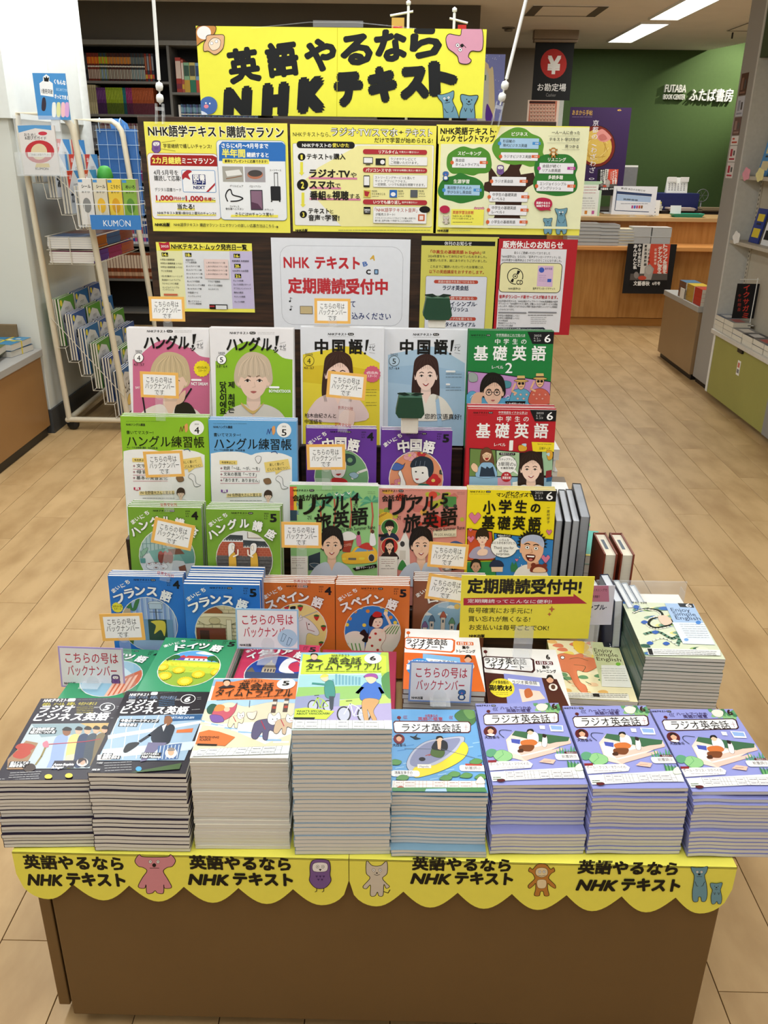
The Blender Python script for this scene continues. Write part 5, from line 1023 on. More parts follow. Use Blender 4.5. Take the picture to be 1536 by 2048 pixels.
def c_sub(a, mo):
    # subnote covers, measured on the month 6 copy (crop O)
    oc = 'd8672a' if mo == 4 else '4a1c18'
    a.P([(720, 395), (1240, 425), (1345, 660), (730, 660)] if mo == 6 else [(715, 395), (1240, 400), (1345, 660), (730, 660)], oc)
    a.E(738, 258, 14, 11, '5a1c22' if mo == 6 else oc); a.L([(738, 265), (742, 288)], 4, '5a1c22')
    a.P([(712, 298), (730, 286), (1062, 290), (1084, 300), (1088, 370), (1070, 388), (735, 372), (718, 362)], '3a1218' if mo == 6 else oc); a.P([(722, 302), (735, 294), (1055, 297), (1070, 306), (1072, 366), (1060, 378), (738, 364), (724, 356)], 'f7f6f4')
    a.T(728, 316, 1028, 44, 'ラジオ英会話', '16120f', .03); a.T(760, 352, 1008, 40, 'サブノート', '16120f', .03)
    if mo == 6: a.T(1168, 278, 1198, 44, '6', '16120f', .04)
    a.R(1094, 308, 1218, 332, '5a1c22' if mo == 6 else oc, 10); a.T(1106, 320, 1208, 22, '1日1文!', 'f2f2f2', .04); a.T(1138, 348, 1190, 24, '集中', '16120f', .04); a.T(1100, 374, 1238, 24, 'トレーニング', '16120f', .04)
    a.P([(858, 400), (1130, 420), (1175, 600), (870, 600)], '8f96d8' if mo == 6 else '7fb4dc'); a.P([(885, 432), (1110, 450), (1116, 478), (890, 462)], 'f2f2f0'); a.T(915, 456, 1095, 26, 'ラジオ英会話', '16120f', .02)
    a.P([(960, 500), (1110, 510), (1150, 560), (980, 590)], 'ecd0c0'); a.S([(1000, 510), (1040, 495), (1060, 540), (1010, 560)], 'c0683a')
    a.E(838, 498, 92, 64, 'e8d83a' if mo == 6 else '2f86c8'); a.T(752, 460, 890, 24, 'ラジオ英会話の', '16120f' if mo == 6 else 'fff', .03); a.T(745, 498, 915, 40, '副教材', '16120f' if mo == 6 else 'fff', .04); lines(a, 790, 530, 880, 2, 12, '333', 3)
    a.E(1190, 430, 26, 24, 'e0ac8c'); a.S([(1165, 430), (1175, 402), (1205, 402), (1218, 430), (1190, 415)], '1c1410'); a.E(1210, 482, 32, 24, 'e8e0d8'); a.E(1210, 480, 16, 16, '5a3a2a')

# ================================================================ MAGAZINES ON THE TABLE
CG = (240, 640, 4.267); CH = (590, 640, 4.518); CI = (920, 650, 4.389); CJ = (240, 990, 4.389); CK = (570, 950, 4.267); CLc = (900, 950, 4.151)
def shift(cr, dx, dy): return (cr[0]+dx/cr[2], cr[1]+dy/cr[2], cr[2])
LEAN = math.radians(82)
def facing(x0, x1, yt, zt, size, t, col, art, cr, n, label, rest, group, bg, rz=0, gap=0.0):
    LEAN = math.radians(86 if yt < 1.54 else 82)
    w_, h_ = size; xc = (x0+x1)/2
    yb = yt-h_*math.cos(LEAN); zb = zt-h_*math.sin(LEAN)
    me = mag_mesh(w_, h_, t, col)
    rot = (LEAN, 0, rz); loc = (xc, yb, zb+.0006)
    o = link('language_magazine', me, None, loc, rot); tag(o, label, 'magazine', group)
    a = Art(mw(o), w_, h_, cr, z=t, bg=bg); art(a); a.build('front_cover', o)
    bare = link('language_magazine', me, None, (0, 0, -5), rot)
    for k in range(1, n+1):
        q = bare if k == n else bare.copy()
        if k < n: COL.objects.link(q)
        q.location = (xc+random.uniform(-.0015, .0015), yb+k*(t+.0013+gap)/math.sin(LEAN), zb+.0006+(random.uniform(0, .002) if gap else 0))
        q.rotation_euler = (LEAN, 0, rz+random.uniform(-.002, .002)); tag(q, rest.replace('copy', ('first', 'second', 'third', 'fourth', 'fifth', 'sixth', 'seventh')[k-1]+' copy'), 'magazine', group)
    if n == 0: bpy.data.objects.remove(bare)
    return o
def seeded(f, *a):
    def g(art): random.seed(11); f(art, *a)
    return g
kw = 'Korean television course magazine'
facing(-.593, -.411, 1.862, 1.061, B5, .007, 'e6e3e4', seeded(c_hangul, 'cf6f92', 4, '4.3 - 5.7'), CG, 2, 'white and pink Korean magazine with a blond man, April issue, top row far left', 'white magazine copy hidden behind the pink Korean April issue cover', 'Korean television magazines', 'eceaec')
facing(-.409, -.214, 1.83, 1.070, B5, .007, 'e6e3e4', seeded(c_hangul, '8fbf2f', 5, '5.8 - 6.4'), shift(CG, 707, 15), 2, 'white and green Korean magazine with a blond man, May issue, top row', 'white magazine copy hidden behind the green Korean May issue cover', 'Korean television magazines', 'eceaec')
facing(-.206, -.024, 1.84, 1.073, B5, .007, 'e2e4e8', seeded(c_china, 4, '4.2 - 5.7'), CH, 2, 'yellow Chinese magazine with a dark haired woman, April issue, top row', 'white magazine copy hidden behind the yellow Chinese April issue cover', 'Chinese television magazines', 'dfe2e8')
facing(-.022, .157, 1.86, 1.068, B5, .007, 'e2e4e8', seeded(c_china, 5, '5.7 - 6.4'), shift(CH, 770, 3), 2, 'pale blue Chinese magazine with a smiling woman, May issue, top row', 'white magazine copy hidden behind the pale blue Chinese May issue cover', 'Chinese television magazines', 'dfe2e8')
facing(.159, .341, 1.825, 1.075, B5, .007, '1d7238', seeded(c_kiso, '1f7a3c', 2), CI, 2, 'green school English magazine with a man in glasses, top row right end', 'green magazine copy behind the school English level 2 cover', 'school English magazines', '1f7d3d')
facing(-.566, -.384, 1.676, .915, B5, .006, '86b52c', seeded(c_drill, '8cbc30', 4), CG, 3, 'green Korean writing drill book, April issue, second row left end', 'green drill book copy behind the April issue Korean drill cover', 'Korean drill books', '8cbf2e')
facing(-.382, -.200, 1.670, .912, B5, .006, '5c9fd4', seeded(c_drill, '5fa2d6', 5), shift(CG, 745, 20), 3, 'blue Korean writing drill book, May issue, second row', 'blue drill book copy behind the May issue Korean drill cover', 'Korean drill books', '64a6da')
facing(-.184, -.034, 1.690, .892, A5, .008, '5b2f86', seeded(c_daily, '中国語', 4, '3b2060', s_ch4, '3.31-'), U5, 2, 'purple daily Chinese magazine, April issue, with a woman on green', 'purple magazine copy behind the April issue daily Chinese cover', 'daily Chinese magazines', '66389a')
facing(-.026, .124, 1.690, .891, A5, .008, '5b2f86', seeded(c_daily, '中国語', 5, '3b2060', s_ch5, '5.5-'), U5, 2, 'purple daily Chinese magazine, May issue, with a face among red flowers', 'purple magazine copy behind the May issue daily Chinese cover', 'daily Chinese magazines', '66389a')
facing(.152, .334, 1.682, .941, B5, .006, 'b21f2a', seeded(c_kiso, 'b8222c', 1), shift(CI, 20, 680), 4, 'red school English magazine with a smiling woman and cartoons, right column', 'red magazine copy behind the school English level 1 cover', 'school English magazines', 'bb232e', gap=.001)
facing(-.211, -.029, 1.612, .794, B5, .006, 'dfe0da', seeded(c_travel, 4), CK, 2, 'green travel English magazine with palm trees and a yellow taxi', 'travel magazine copy behind the green April issue cover', 'travel English magazines', '93c883')
facing(-.027, .153, 1.622, .786, B5, .006, 'dfe0da', seeded(c_travel, 5), shift(CK, 762, 3), 2, 'pink travel English magazine with a smiling dark haired woman, May issue', 'travel magazine copy behind the pink May issue cover', 'travel English magazines', 'd98f82')
facing(.155, .337, 1.618, .788, B5, .006, 'e8d43a', seeded(c_elem), CLc, 3, 'yellow elementary English magazine with a laughing man in a headband', 'yellow magazine copy behind the elementary English cover', 'school English magazines', 'f2de22')
facing(-.533, -.385, 1.562, .760, A5, .007, '6a9a2c', seeded(c_daily, 'ハングル講座', 4, '3d6422', s_hk4, '3.31-'), U5, 4, 'olive green daily Korean magazine, April issue, with a teal room picture', 'green magazine copy behind April issue of daily Korean', 'daily Korean magazines', '78a637')
facing(-.372, -.224, 1.548, .764, A5, .007, '6a9a2c', seeded(c_daily, 'ハングル講座', 5, '3d6422', s_hk5, '5.5-'), U5, 4, 'olive green daily Korean magazine, May issue, with two women by a brick wall', 'green magazine copy behind May issue of daily Korean', 'daily Korean magazines', '78a637')
facing(-.560, -.412, 1.478, .6465, A5, .006, '2c6fc0', seeded(c_daily, 'フランス語', 4, '1f4f96', s_fr4, '3.31-'), U5, 3, 'blue daily French magazine, April issue, with plants at a window', 'blue magazine copy behind the April issue French cover', 'daily French magazines', '2f78cc')
facing(-.402, -.254, 1.445, .650, A5, .007, '2c6fc0', seeded(c_daily, 'フランス語', 5, '1f4f96', s_fr5, '5.5-'), U5, 7, 'blue daily French magazine, May issue, with a stone fireplace', 'blue magazine copy in the pile behind the May issue French cover', 'daily French magazines', '2f78cc', gap=.0016)
facing(-.260, -.112, 1.492, .631, A5, .006, 'c76a2c', seeded(c_daily, 'スペイン語', 4, '7a3a14', s_sp4, '3.31-'), U5, 4, 'orange daily Spanish magazine, April issue, with a white horse', 'orange magazine copy in the pile behind the April issue Spanish cover', 'daily Spanish magazines', 'd3722f')
facing(-.110, .038, 1.492, .629, A5, .006, 'c76a2c', seeded(c_daily, 'スペイン語', 5, '7a3a14', s_sp5, '5.5-'), U5, 5, 'orange daily Spanish magazine, May issue, with a dancer in red dots', 'orange magazine copy in the pile behind the May issue Spanish cover', 'daily Spanish magazines', 'd3722f')
facing(.047, .195, 1.527, .6225, A5, .006, '7d4a30', seeded(c_daily, 'ロシア語', 5, '3f2416', s_ru4, '5.5-'), U5, 5, 'brown daily Russian magazine with onion domes under a blue sky', 'brown magazine copy in the pile behind the Russian cover', 'daily Russian magazines', '8a5236')

def stack(cx, cy, zt, rz, size, n, col, wave, art, cr, bg, label, rest, group, base=TZ+.0012, jut=None, page='dedcd8', jit=.0009, lean=.0):
    w_, h_ = size; top = .0014 if wave > .0007 else .0006; t = (zt-base-.0006-top-1.45*wave)/n; r = math.radians(rz)
    off = lambda x, y, a: (x+math.sin(a)*h_/2, y-math.cos(a)*h_/2)
    lo = link('language_magazine', mag_mesh(w_, h_, t-.0004, col, page, wave))
    x, y = off(cx, cy, r)
    o = link('language_magazine', mag_mesh(w_, h_, t-.0002, col, page, 0), None, (x, y, zt-t), (0, 0, r)); tag(o, label, 'magazine', group)
    if art:
        a = Art(mw(o), w_, h_, cr, z=t-.0002, bg=bg); art(a); a.build('front_cover', o)
    # the lower copies creep forward in uneven steps
    st = [random.choice((0, 0, .2, 1, 3)) for _ in range(n)]; tot = sum(st) or 1; acc = 0
    for k in range(n-2, -1, -1):
        q = lo if k == n-2 else lo.copy()
        if k != n-2: COL.objects.link(q)
        acc += st[k]*lean/tot
        ra = r+random.uniform(-.004, .004); dy = -acc+random.uniform(-jit, jit)
        if jut and k < jut[0]: dy -= jut[1]
        x, y = off(cx+random.uniform(-.0012, .0012), cy+dy, ra)
        q.location = (x, y, base+.0004+1.45*wave+k*t); q.rotation_euler = (0, 0, ra)
        i = n-2-k; q.location.z += 0; tag(q, rest.replace('magazine', 'magazine %s from the top' % ORD[i], 1) if 'magazine' in rest else rest.replace('booklet', 'booklet %s from the top' % ORD[i], 1), 'magazine', group)
    return o
CM, CN, CO_, CP = 'M', 'N', 'O', 'P'
q_ = lambda *p: p
g1 = 'business English magazines in stacks'
stack(-.530, 1.118, .536, 3, A5, 18, '241a2c', .0006, seeded(c_biz, 5, (-645, 120)), q_((303, 585), (867, 596), (651, 1185), (-18, 1160)), '231b29', 'dark purple business English magazine with a ribbon cutting crowd, topmost of its stack', 'dark edged magazine in the left end stack of the front row', g1, lean=.014)
stack(-.381, 1.114, .556, 1, A5, 19, '241a2c', .0008, seeded(c_biz, 6), q_((943, 446), (1547, 505), (1362, 1060), (640, 1024)), '1f1a25', 'dark business English magazine with a man carrying a briefcase, topmost of its stack', 'dark edged magazine under the briefcase cover', g1, lean=.014)
g2 = 'time trial magazines in stacks'
stack(-.227, 1.124, .580, 1.5, A5, 25, 'dfd9c8', .0004, seeded(c_tt, 5), q_((194, 413), (786, 468), (724, 1042), (0, 1017)), 'e6e4dc', 'orange and white conversation magazine with sled dogs, topmost of its stack', 'pale magazine in the sled dog stack', g2, lean=.014)
stack(-.072, 1.118, .640, 2.2, A5, 30, '8fa4b4', .0004, seeded(c_tt, 6), q_((819, 238), (1448, 234), (1485, 797), (746, 805)), 'c8d8d0', 'lime green conversation magazine with two cyclists, topmost of the tallest stack', 'magazine in the tallest stack, below the cyclists', g2, lean=.014)
g3 = 'radio English magazines in stacks'
stack(.079, 1.124, .522, 1, A5, 17, '7ea2b8', .0010, seeded(c_radio, 5), q_((91, 644), (677, 644), (797, 1273), (73, 1269)), '6da6d6', 'blue radio English magazine with a yellow rowing boat, topmost of its stack', 'magazine in the yellow boat stack', g3, lean=.026)
re6 = seeded(c_radio, 6); q6 = q_((695, 588), (1309, 580), (1525, 1214), (823, 1214))
PP = 'periwinkle radio magazine with a seated reader, topmost of '
stack(.232, 1.139, .528, 2.5, A5, 17, '8488c0', .0012, re6, q6, '9499d6', PP+'stack beside the boat cover', 'periwinkle edged magazine beside the boat cover stack', g3, jut=(6, .020), lean=.012)
stack(.384, 1.131, .532, 2.3, A5, 17, '8488c0', .0014, re6, q6, '9499d6', PP+'the second stack from the right end', 'periwinkle edged magazine, second stack from right', g3, lean=.026)
stack(.541, 1.140, .522, 2, A5, 16, '8488c0', .0016, re6, q6, '9499d6', PP+'the right end stack', 'periwinkle edged magazine, right end stack in front', g3, lean=.026)
g4 = 'simple English reader magazines'
stack(.556, 1.452, .563, -2, A5, 20, '3f5248', .0005, seeded(c_simple, 6), q_((395, 173), (905, 195), (1136, 593), (564, 593)), 'd8dec4', 'blue and green patterned simple English magazine, topmost of the rear right stack', 'grey edged magazine in the rear right stack', g4)
stack(.404, 1.442, .472, -3, A5, 5, '8a8a4a', .0003, seeded(c_simple, 5), q_((-119, 467), (370, 482), (521, 906), (-54, 880)), 'efe6b6', 'cream simple English magazine with an orange creature, May issue', 'magazine in the low cream reader stack', g4)
g5 = 'radio subnote booklets'
stack(.256, 1.345, .512, -1.5, A5, 9, '54302a', .0003, seeded(c_sub, 6), q_((713, 230), (1243, 230), (1345, 655), (735, 655)), 'eceae6', 'white and brown subnote booklet, June issue, behind the periwinkle stacks', 'brown booklet in the June issue subnote stack', g5)
stack(.102, 1.372, .536, -1.5, A5, 12, '5a3426', .0003, seeded(c_sub, 4), q_((713, 230), (1243, 230), (1345, 655), (735, 655)), 'eceae6', 'white and orange subnote booklet partly behind a handwritten card', 'brown edged booklet in the orange subnote stack', g5)
g6 = 'daily German magazines'
stack(-.374, 1.324, .534, -2, A5, 12, '2f7f58', .0003, seeded(c_daily, 'ドイツ語', 5, '1f5a3c', s_de5, '5.5-'), U5, '3a9468', 'green daily German magazine with a yellow flower meadow, May issue', 'green edged magazine in the meadow cover stack', g6)
stack(-.532, 1.348, .492, -3, A5, 8, '2f7f58', .0003, seeded(c_daily, 'ドイツ語', 4, '1f5a3c', s_de4, '3.31-'), U5, '3a9468', 'green daily German magazine, April issue, behind the purple edged card', 'green edged magazine in the April issue German stack', g6)
stack(-.217, 1.340, .515, -2, A5, 11, 'a83250', .0003, seeded(c_daily, 'イタリア語', 5, '7a1c38', s_it, '5.5-'), U5, 'c2375c', 'crimson daily Italian magazine with a domed church, between two front stacks', 'crimson edged magazine under the Italian cover', 'daily Italian magazines')
stack(-.062, 1.345, .50, -1, A5, 9, 'a83250', .0003, None, None, 'c2375c', 'crimson Italian magazine, top of the low stack hidden behind the cyclist stack', 'crimson edged magazine behind the cyclist stack', 'daily Italian magazines')

# ---------------------------------------------------------------- flat sheets standing or hanging upright
def at(px, py, Y):
    d = _f+_r*((px-768)/FPX)+_u*((1024-py)/FPX); t = Y/d.y
    return (d.x*t, CAMH+d.z*t)
def usheet(name, tl, br, Y, th, bg, cr, art, label, cat, group=None, rot=0, mt=None, lean=0, par=None):
    X0, Z1 = at(*tl, Y); X1, Z0 = at(*br, Y); w_, h_ = X1-X0, Z1-Z0
    b = MB().box(-w_/2, 0, 0, w_/2, h_, th, bg)
    o = b.build(name, mt or MATTE, None, ((X0+X1)/2, Y, Z0), (math.pi/2-lean, rot, 0)); tag(o, label, cat, group)
    a = Art(mw(o), w_, h_, cr, z=th, bg=None); art(a); a.build('print', o, mt or MATTE)
    return o
Yl = 'f3ec60'
def animal(a, kind, cx, cy, s, rot=0):
    r = math.radians(rot); R_ = lambda pts: [(cx+s*(x*math.cos(r)-y*math.sin(r)), cy+s*(x*math.sin(r)+y*math.cos(r))) for x, y in pts]
    dk = '1c1416'
    def B(pts, c, lw=3): a.S(R_(pts), c, dk, lw*max(s, .35))
    def eye(x, y, k=1):
        p = R_([(x, y)])[0]; a.E(*p, 6*s*k, 6*s*k, 'fff', dk, 1.4*s, 12); a.E(*p, 2.4*s, 2.4*s, dk, n=8)
    if kind == 'koala':
        c = 'd88f9c'
        B([(-50, -8), (-70, -14), (-84, -36), (-66, -62), (-48, -52), (48, -52), (64, -62), (84, -38), (72, -14), (50, -8), (34, 8), (52, 40), (68, 74), (40, 78), (36, 64), (34, 98), (10, 98), (0, 88), (-12, 98), (-34, 98), (-38, 64), (-44, 78), (-70, 72), (-54, 36), (-34, 6)], c)
        eye(-20, -32); eye(12, -32); a.E(*R_([(-4, -18)])[0], 8*s, 8*s, dk); a.L(R_([(-22, -6), (16, -6)]), 2.5*s, dk)
    elif kind == 'owl':
        B([(0, -70), (38, -62), (46, -30), (44, 0), (48, 30), (20, 60), (-20, 60), (-48, 30), (-46, 0), (-46, -40), (-34, -64)], '7a5a9a'); B([(0, -56), (30, -50), (34, -26), (20, -14), (-24, -14), (-36, -28), (-30, -50)], 'f2eef2', 2)
        eye(-12, -36); eye(12, -36); a.P(R_([(-7, -26), (7, -26), (0, -16)]), dk)
        for x, y in ((-16, 8), (0, 8), (16, 8), (-8, 22), (8, 22)): a.P(R_([(x-6, y-4), (x+6, y-4), (x, y+6)]), '4a2f6a')
        for x in (-16, 16): a.L(R_([(x, 60), (x, 74), (x-8, 78)]), 3*s, dk)
    elif kind == 'cat':
        B([(-44, -72), (-20, -52), (16, -52), (42, -70), (44, -20), (24, 2), (40, 24), (54, 38), (40, 46), (30, 30), (26, 76), (8, 78), (2, 62), (-8, 78), (-28, 76), (-28, 32), (-46, 48), (-60, 38), (-30, 2), (-46, -20)], 'd4cabc'); a.L(R_([(28, 60), (48, 66), (56, 52)]), 4*s, dk)
        eye(-14, -32); eye(14, -32); a.E(*R_([(0, -20)])[0], 3.5*s, 3*s, dk); a.L(R_([(-12, -14), (0, -10), (12, -14)]), 2.2*s, dk)
    elif kind == 'monkey':
        B([(-44, -50), (-58, -58), (-64, -40), (-46, -30), (-34, -8), (-40, 4), (-66, 30), (-60, 44), (-40, 30), (-30, 20), (-30, 50), (-36, 78), (-12, 80), (-6, 60), (8, 60), (14, 80), (36, 78), (30, 50), (30, 20), (44, 32), (66, 44), (66, 28), (40, 2), (34, -10), (48, -30), (64, -40), (58, -58), (44, -50), (20, -74), (-20, -74)], 'c08038')
        B([(-26, -50), (0, -58), (26, -50), (28, -24), (0, -10), (-28, -24)], 'ecd9b0', 2); B([(-20, 4), (20, 4), (18, 40), (-18, 40)], 'ecd9b0', 1.5)
        eye(-10, -38); eye(12, -38); a.L(R_([(-16, -20), (0, -16), (18, -22)]), 2.2*s, dk)
    elif kind == 'bear':
        c = '6f9cb0'
        B([(-46, -92), (-20, -88), (14, -90), (40, -94), (34, -64), (24, -46), (34, 0), (38, 50), (30, 84), (10, 88), (4, 66), (-8, 66), (-12, 88), (-36, 86), (-40, 40), (-34, -2), (-30, -46), (-42, -70)], c)
        eye(-14, -66); eye(8, -66); a.E(*R_([(-4, -54)])[0], 7*s, 5*s, dk); a.L(R_([(-16, -42), (10, -42)]), 2.4*s, dk); a.L(R_([(-26, -16), (-18, 6), (-10, 8)]), 2.6*s, dk); a.L(R_([(24, -16), (14, 6), (6, 8)]), 2.6*s, dk)
    elif kind == 'cub':
        B([(-34, -48), (0, -46), (34, -50), (28, -22), (24, -6), (32, 40), (26, 72), (10, 74), (2, 60), (-10, 74), (-28, 72), (-32, 30), (-24, -6), (-34, -26)], '6f9cb0')
        for x in (-10, 10): a.E(*R_([(x, -30)])[0], 2.6*s, 2.6*s, dk, n=8)
        a.E(*R_([(0, -22)])[0], 5*s, 4*s, dk, n=10); a.L(R_([(-10, -14), (0, -9), (10, -14)]), 2.2*s, dk); a.L(R_([(-16, 6), (-10, 20), (-6, 6)]), 2.2*s, dk); a.L(R_([(8, 6), (14, 20), (18, 6)]), 2.2*s, dk)
    elif kind == 'penguin':
        B([(0, -50), (30, -40), (34, -12), (20, 2), (34, 30), (18, 56), (-18, 56), (-34, 30), (-20, 2), (-34, -12), (-28, -40)], '3f6fb8'); B([(-16, 10), (16, 10), (18, 44), (-18, 44)], 'f2f2f2', 1.5)
        for x in (-10, 10): a.E(*R_([(x, -26)])[0], 3*s, 3*s, dk, n=8)
        a.E(*R_([(0, -14)])[0], 7*s, 6*s, 'e87a8a', n=10)

# scalloped yellow paper along the table front
FY = .9905
def scallops(px0, px1, cusps, label, arts):
    # the paper lies on the table top under the stacks and hangs down in scallops
    M = Matrix(((1, 0, 0, 0), (0, 0, -1, FY), (0, 1, 0, .30), (0, 0, 0, 1)))
    X0 = at(px0, 1710, FY)[0]; X1 = at(px1, 1710, FY)[0]; zt = TZ-.001-.30
    pts = [(X0, zt)]
    xs = [X0]+[at(c, 1775, FY)[0] for c in cusps]+[X1]; zc = .348-.30; zb = .315-.30
    for i in range(len(xs)-1):
        for k in range(13):
            u = k/12; x = xs[i]+(xs[i+1]-xs[i])*u
            z = zc-(zc-zb)*math.sin(math.pi*u)
            if i == 0 and u < .5 or i == len(xs)-2 and u > .5: e = abs(u-.5)*2; z = zb+(zc-zb)*(1-math.sqrt(max(0, 1-e*e)))*1.6
            if k or i == 0: pts.append((x, z))
    pts.append((X1, zt))
    b = MB(); b.extr(pts, 0, .0006, Yl); b.box(X0, zt+.0013, -.094, X1, zt+.0019, .0006, Yl); b.box(X0, zt-.001, 0, X1, zt+.0019, .0006, Yl); o = b.build('scalloped_banner', MATTE); o.matrix_world = M; tag(o, label, 'banner', 'scalloped yellow banner sheets')
    o.rotation_mode = 'XYZ'; o.location = (0, FY, .30); o.rotation_euler = (math.pi/2, 0, 0)
    a = Art(M, X1-X0+.02, .2, CQ, z=.0006, bg=None, ox=X0-.01)
    for cr, f in arts: a.cr = cr; f(a)
    a.build('print', o, MATTE)
CQ = (560, 1660, 2.259); CQ1 = (0, 1650, 3.84); CQ4 = (1200, 1650, 4.571)
def ftext(x0, y1, x1, h1, y2, h2, w0=None):
    def f(a):
        a.T(x0, y1, x1, h1, '英語やるなら', '14120c', .05); k = (x1-x0)
        m_ = x0+k*.40
        a.T((w0 or x0), y2, m_, h2*1.02, 'NHK', '14120c', .052, sh=.22); a.T(m_+k*.03, y2, x1+k*.02, h2*.98, 'テキスト', '14120c', .06)
    return f
def mk(kind, *p): return lambda a: animal(a, kind, *p)
scallops(25, 697, (147, 259, 368, 477, 586), 'left sheet of scalloped yellow paper banner with koala and owl', [
    (CQ1, ftext(178, 290, 948, 112, 418, 112, 215)), (CQ1, mk('koala', 1192, 340, 1.85)), ((0, 0, 1), ftext(378, 1726, 582, 29, 1758, 28)), (CQ, mk('owl', 182, 200, 1.0))])
scallops(698.5, 1480, (807, 916, 1025, 1135, 1246, 1355), 'right sheet of scalloped yellow paper banner with cat, monkey and bears', [
    (CQ, mk('cat', 438, 215, 1.05)), (CQ, ftext(595, 155, 1045, 64, 218, 62)), (CQ, mk('monkey', 1182, 222, .92)), ((0, 0, 1), ftext(1155, 1735, 1357, 29, 1769, 28)), (CQ4, mk('bear', 912, 540, 1.75)), (CQ4, mk('cub', 1062, 600, 1.55))])

# big yellow banner over the board
CR = (380, 0, 2.56)
def bigart(a):
    a.R(30, 130, 1495, 606, 'f0ee4c', 22)
    for c, x, y in (('英', 275, 335), ('語', 472, 305), ('や', 668, 282), ('る', 850, 252), ('な', 1028, 232), ('ら', 1205, 215)): a.T(x-84, y, x+84, 178, c, '15181a', .055, rot=7)
    for c, x, y, k in (('N', 245, 530, 74), ('H', 438, 508, 70), ('K', 625, 478, 74)): a.T(x-k, y, x+k, 205, c, '15181a', .12, rot=5, sh=.18)
    for c, x, y in (('テ', 812, 452), ('キ', 985, 432), ('ス', 1148, 418), ('ト', 1296, 400)): a.T(x-76, y, x+76, 185, c, '15181a', .10, rot=4)
    a.L([(755, 140), (752, 606)], 2, 'c9c224')
    a.S([(32, 150), (60, 132), (130, 134), (120, 180), (60, 215), (32, 230)], 'c98a4a', '1c1416', 3); a.E(72, 168, 36, 34, 'f2f2f0')
    a.S([(70, 230), (82, 205), (90, 182), (140, 178), (172, 180), (176, 205), (168, 250), (130, 280), (95, 262), (72, 262)], 'e2b48a', '1c1416', 3); a.S([(95, 225), (120, 195), (155, 205), (150, 245), (115, 258)], 'f2e0c8', '1c1416', 2)
    for x, y in ((112, 222), (136, 212)): a.E(x, y, 7, 7, 'fff', '111', 1.5, 10)
    a.E(95, 540, 46, 46, '4a6fb0'); a.S([(30, 600), (40, 565), (85, 580), (90, 606), (30, 606)], 'dfe6f2'); a.E(84, 545, 12, 10, 'e88a9a'); a.E(82, 528, 4, 4, 'fff'); a.E(102, 530, 4, 4, 'fff')
    a.S([(1395, 145), (1450, 142), (1495, 150), (1495, 255), (1440, 262), (1425, 290), (1440, 310), (1420, 328), (1380, 322), (1370, 290), (1350, 270), (1320, 245), (1310, 200), (1325, 175), (1360, 180), (1385, 180)], 'd79ab0', '1c1416', 3.5)
    for x, y in ((1370, 232), (1383, 255)): a.E(x, y, 9, 9, 'fff', '111', 2, 12); a.E(x, y, 4, 4, '111', n=8)
    a.E(1392, 234, 9, 9, '111'); a.L([(1395, 225), (1412, 244)], 3, '111')
    animal(a, 'bear', 1330, 566, 1.0, -12); animal(a, 'cub', 1425, 548, 1.25, 6)
bt = usheet('title_banner', (392, 52), (964, 237), 2.345, .003, 'f0ee4c', CR, bigart, 'large yellow title banner with bold black lettering and corner animals', 'banner')
b = MB(); X0, Z0 = at(504, 57, 2.345); X1, Z1 = at(832, 58, 2.345); b.tube([(X0, 2.338, Z0), ((X0+X1)/2-.06, 2.338, Z0+.014), ((X0+X1)/2+.05, 2.338, Z0+.015), (X1, 2.338, Z1)], .0011, 'f2f2f2', n=6)
b.box(X0+.150, 2.336, Z0+.004, X0+.272, 2.3375, Z0+.018, 'f4f4f4'); o = b.build('hanging_cord', FILM); o.parent = bt; o.matrix_parent_inverse = mw(bt).inverted()
# white hanging rods with clear clips
def rod(px_top, px_mid, px_bot, label):
    Y = 2.30; xm, zm = at(*px_mid, Y); xt, zt = at(*px_top, Y); k = (CEIL-zm)/(zt-zm); xc = xm+(xt-xm)*k; xb, zb = at(*px_bot, Y)
    t = empty('hanging_rod', (xm, Y, zm), label, 'hanging clip', 'hanging rods with clips')
    MB().tube([(0, 0, 0), (xc-xm, 0, CEIL-zm-.002)], .0042, n=10).build('rod', WHITEP, t)
    d = Vector((xb-xm, 0, zb-zm)); L = d.length; q = d.to_track_quat('-Z', 'Y').to_matrix().to_4x4()
    b = MB()
    for z in (.004, .030): b.lathe([(.002, -z), (.008, -z-.003), (.0095, -z-.010), (.008, -z-.018), (.002, -z-.021)], 12, M=q)
    b.tube([(0, 0, 0), tuple(d*.55)], .002, n=6); b.build('swivel', WHITEP, t)
    b = MB(); b.extr([(-.008, -.052), (.008, -.052), (.010, -.075), (.013, -L), (-.013, -L), (-.010, -.075)], -.0015, .0015, M=q @ Matrix.Rotation(math.pi/2, 4, 'X') @ Matrix.Translation((0, 0, .007)))
    b.extr([(-.008, -.052), (.008, -.052), (.010, -.075), (.016, -L), (-.016, -L), (-.010, -.075)], -.001, .001, M=q @ Matrix.Rotation(math.pi/2, 4, 'X') @ Matrix.Translation((0, 0, -.010)))
    b.box(-.009, -.007, -.068, .009, .010, -.060, M=q); b.build('clip', CLEAR, t)
rod((307, 0), (318, 160), (322, 248), 'left white hanging rod with a clear clip gripping the board')
rod((1052, 0), (1013, 158), (990, 252), 'right white hanging rod with a clear clip, slanting down to the board')

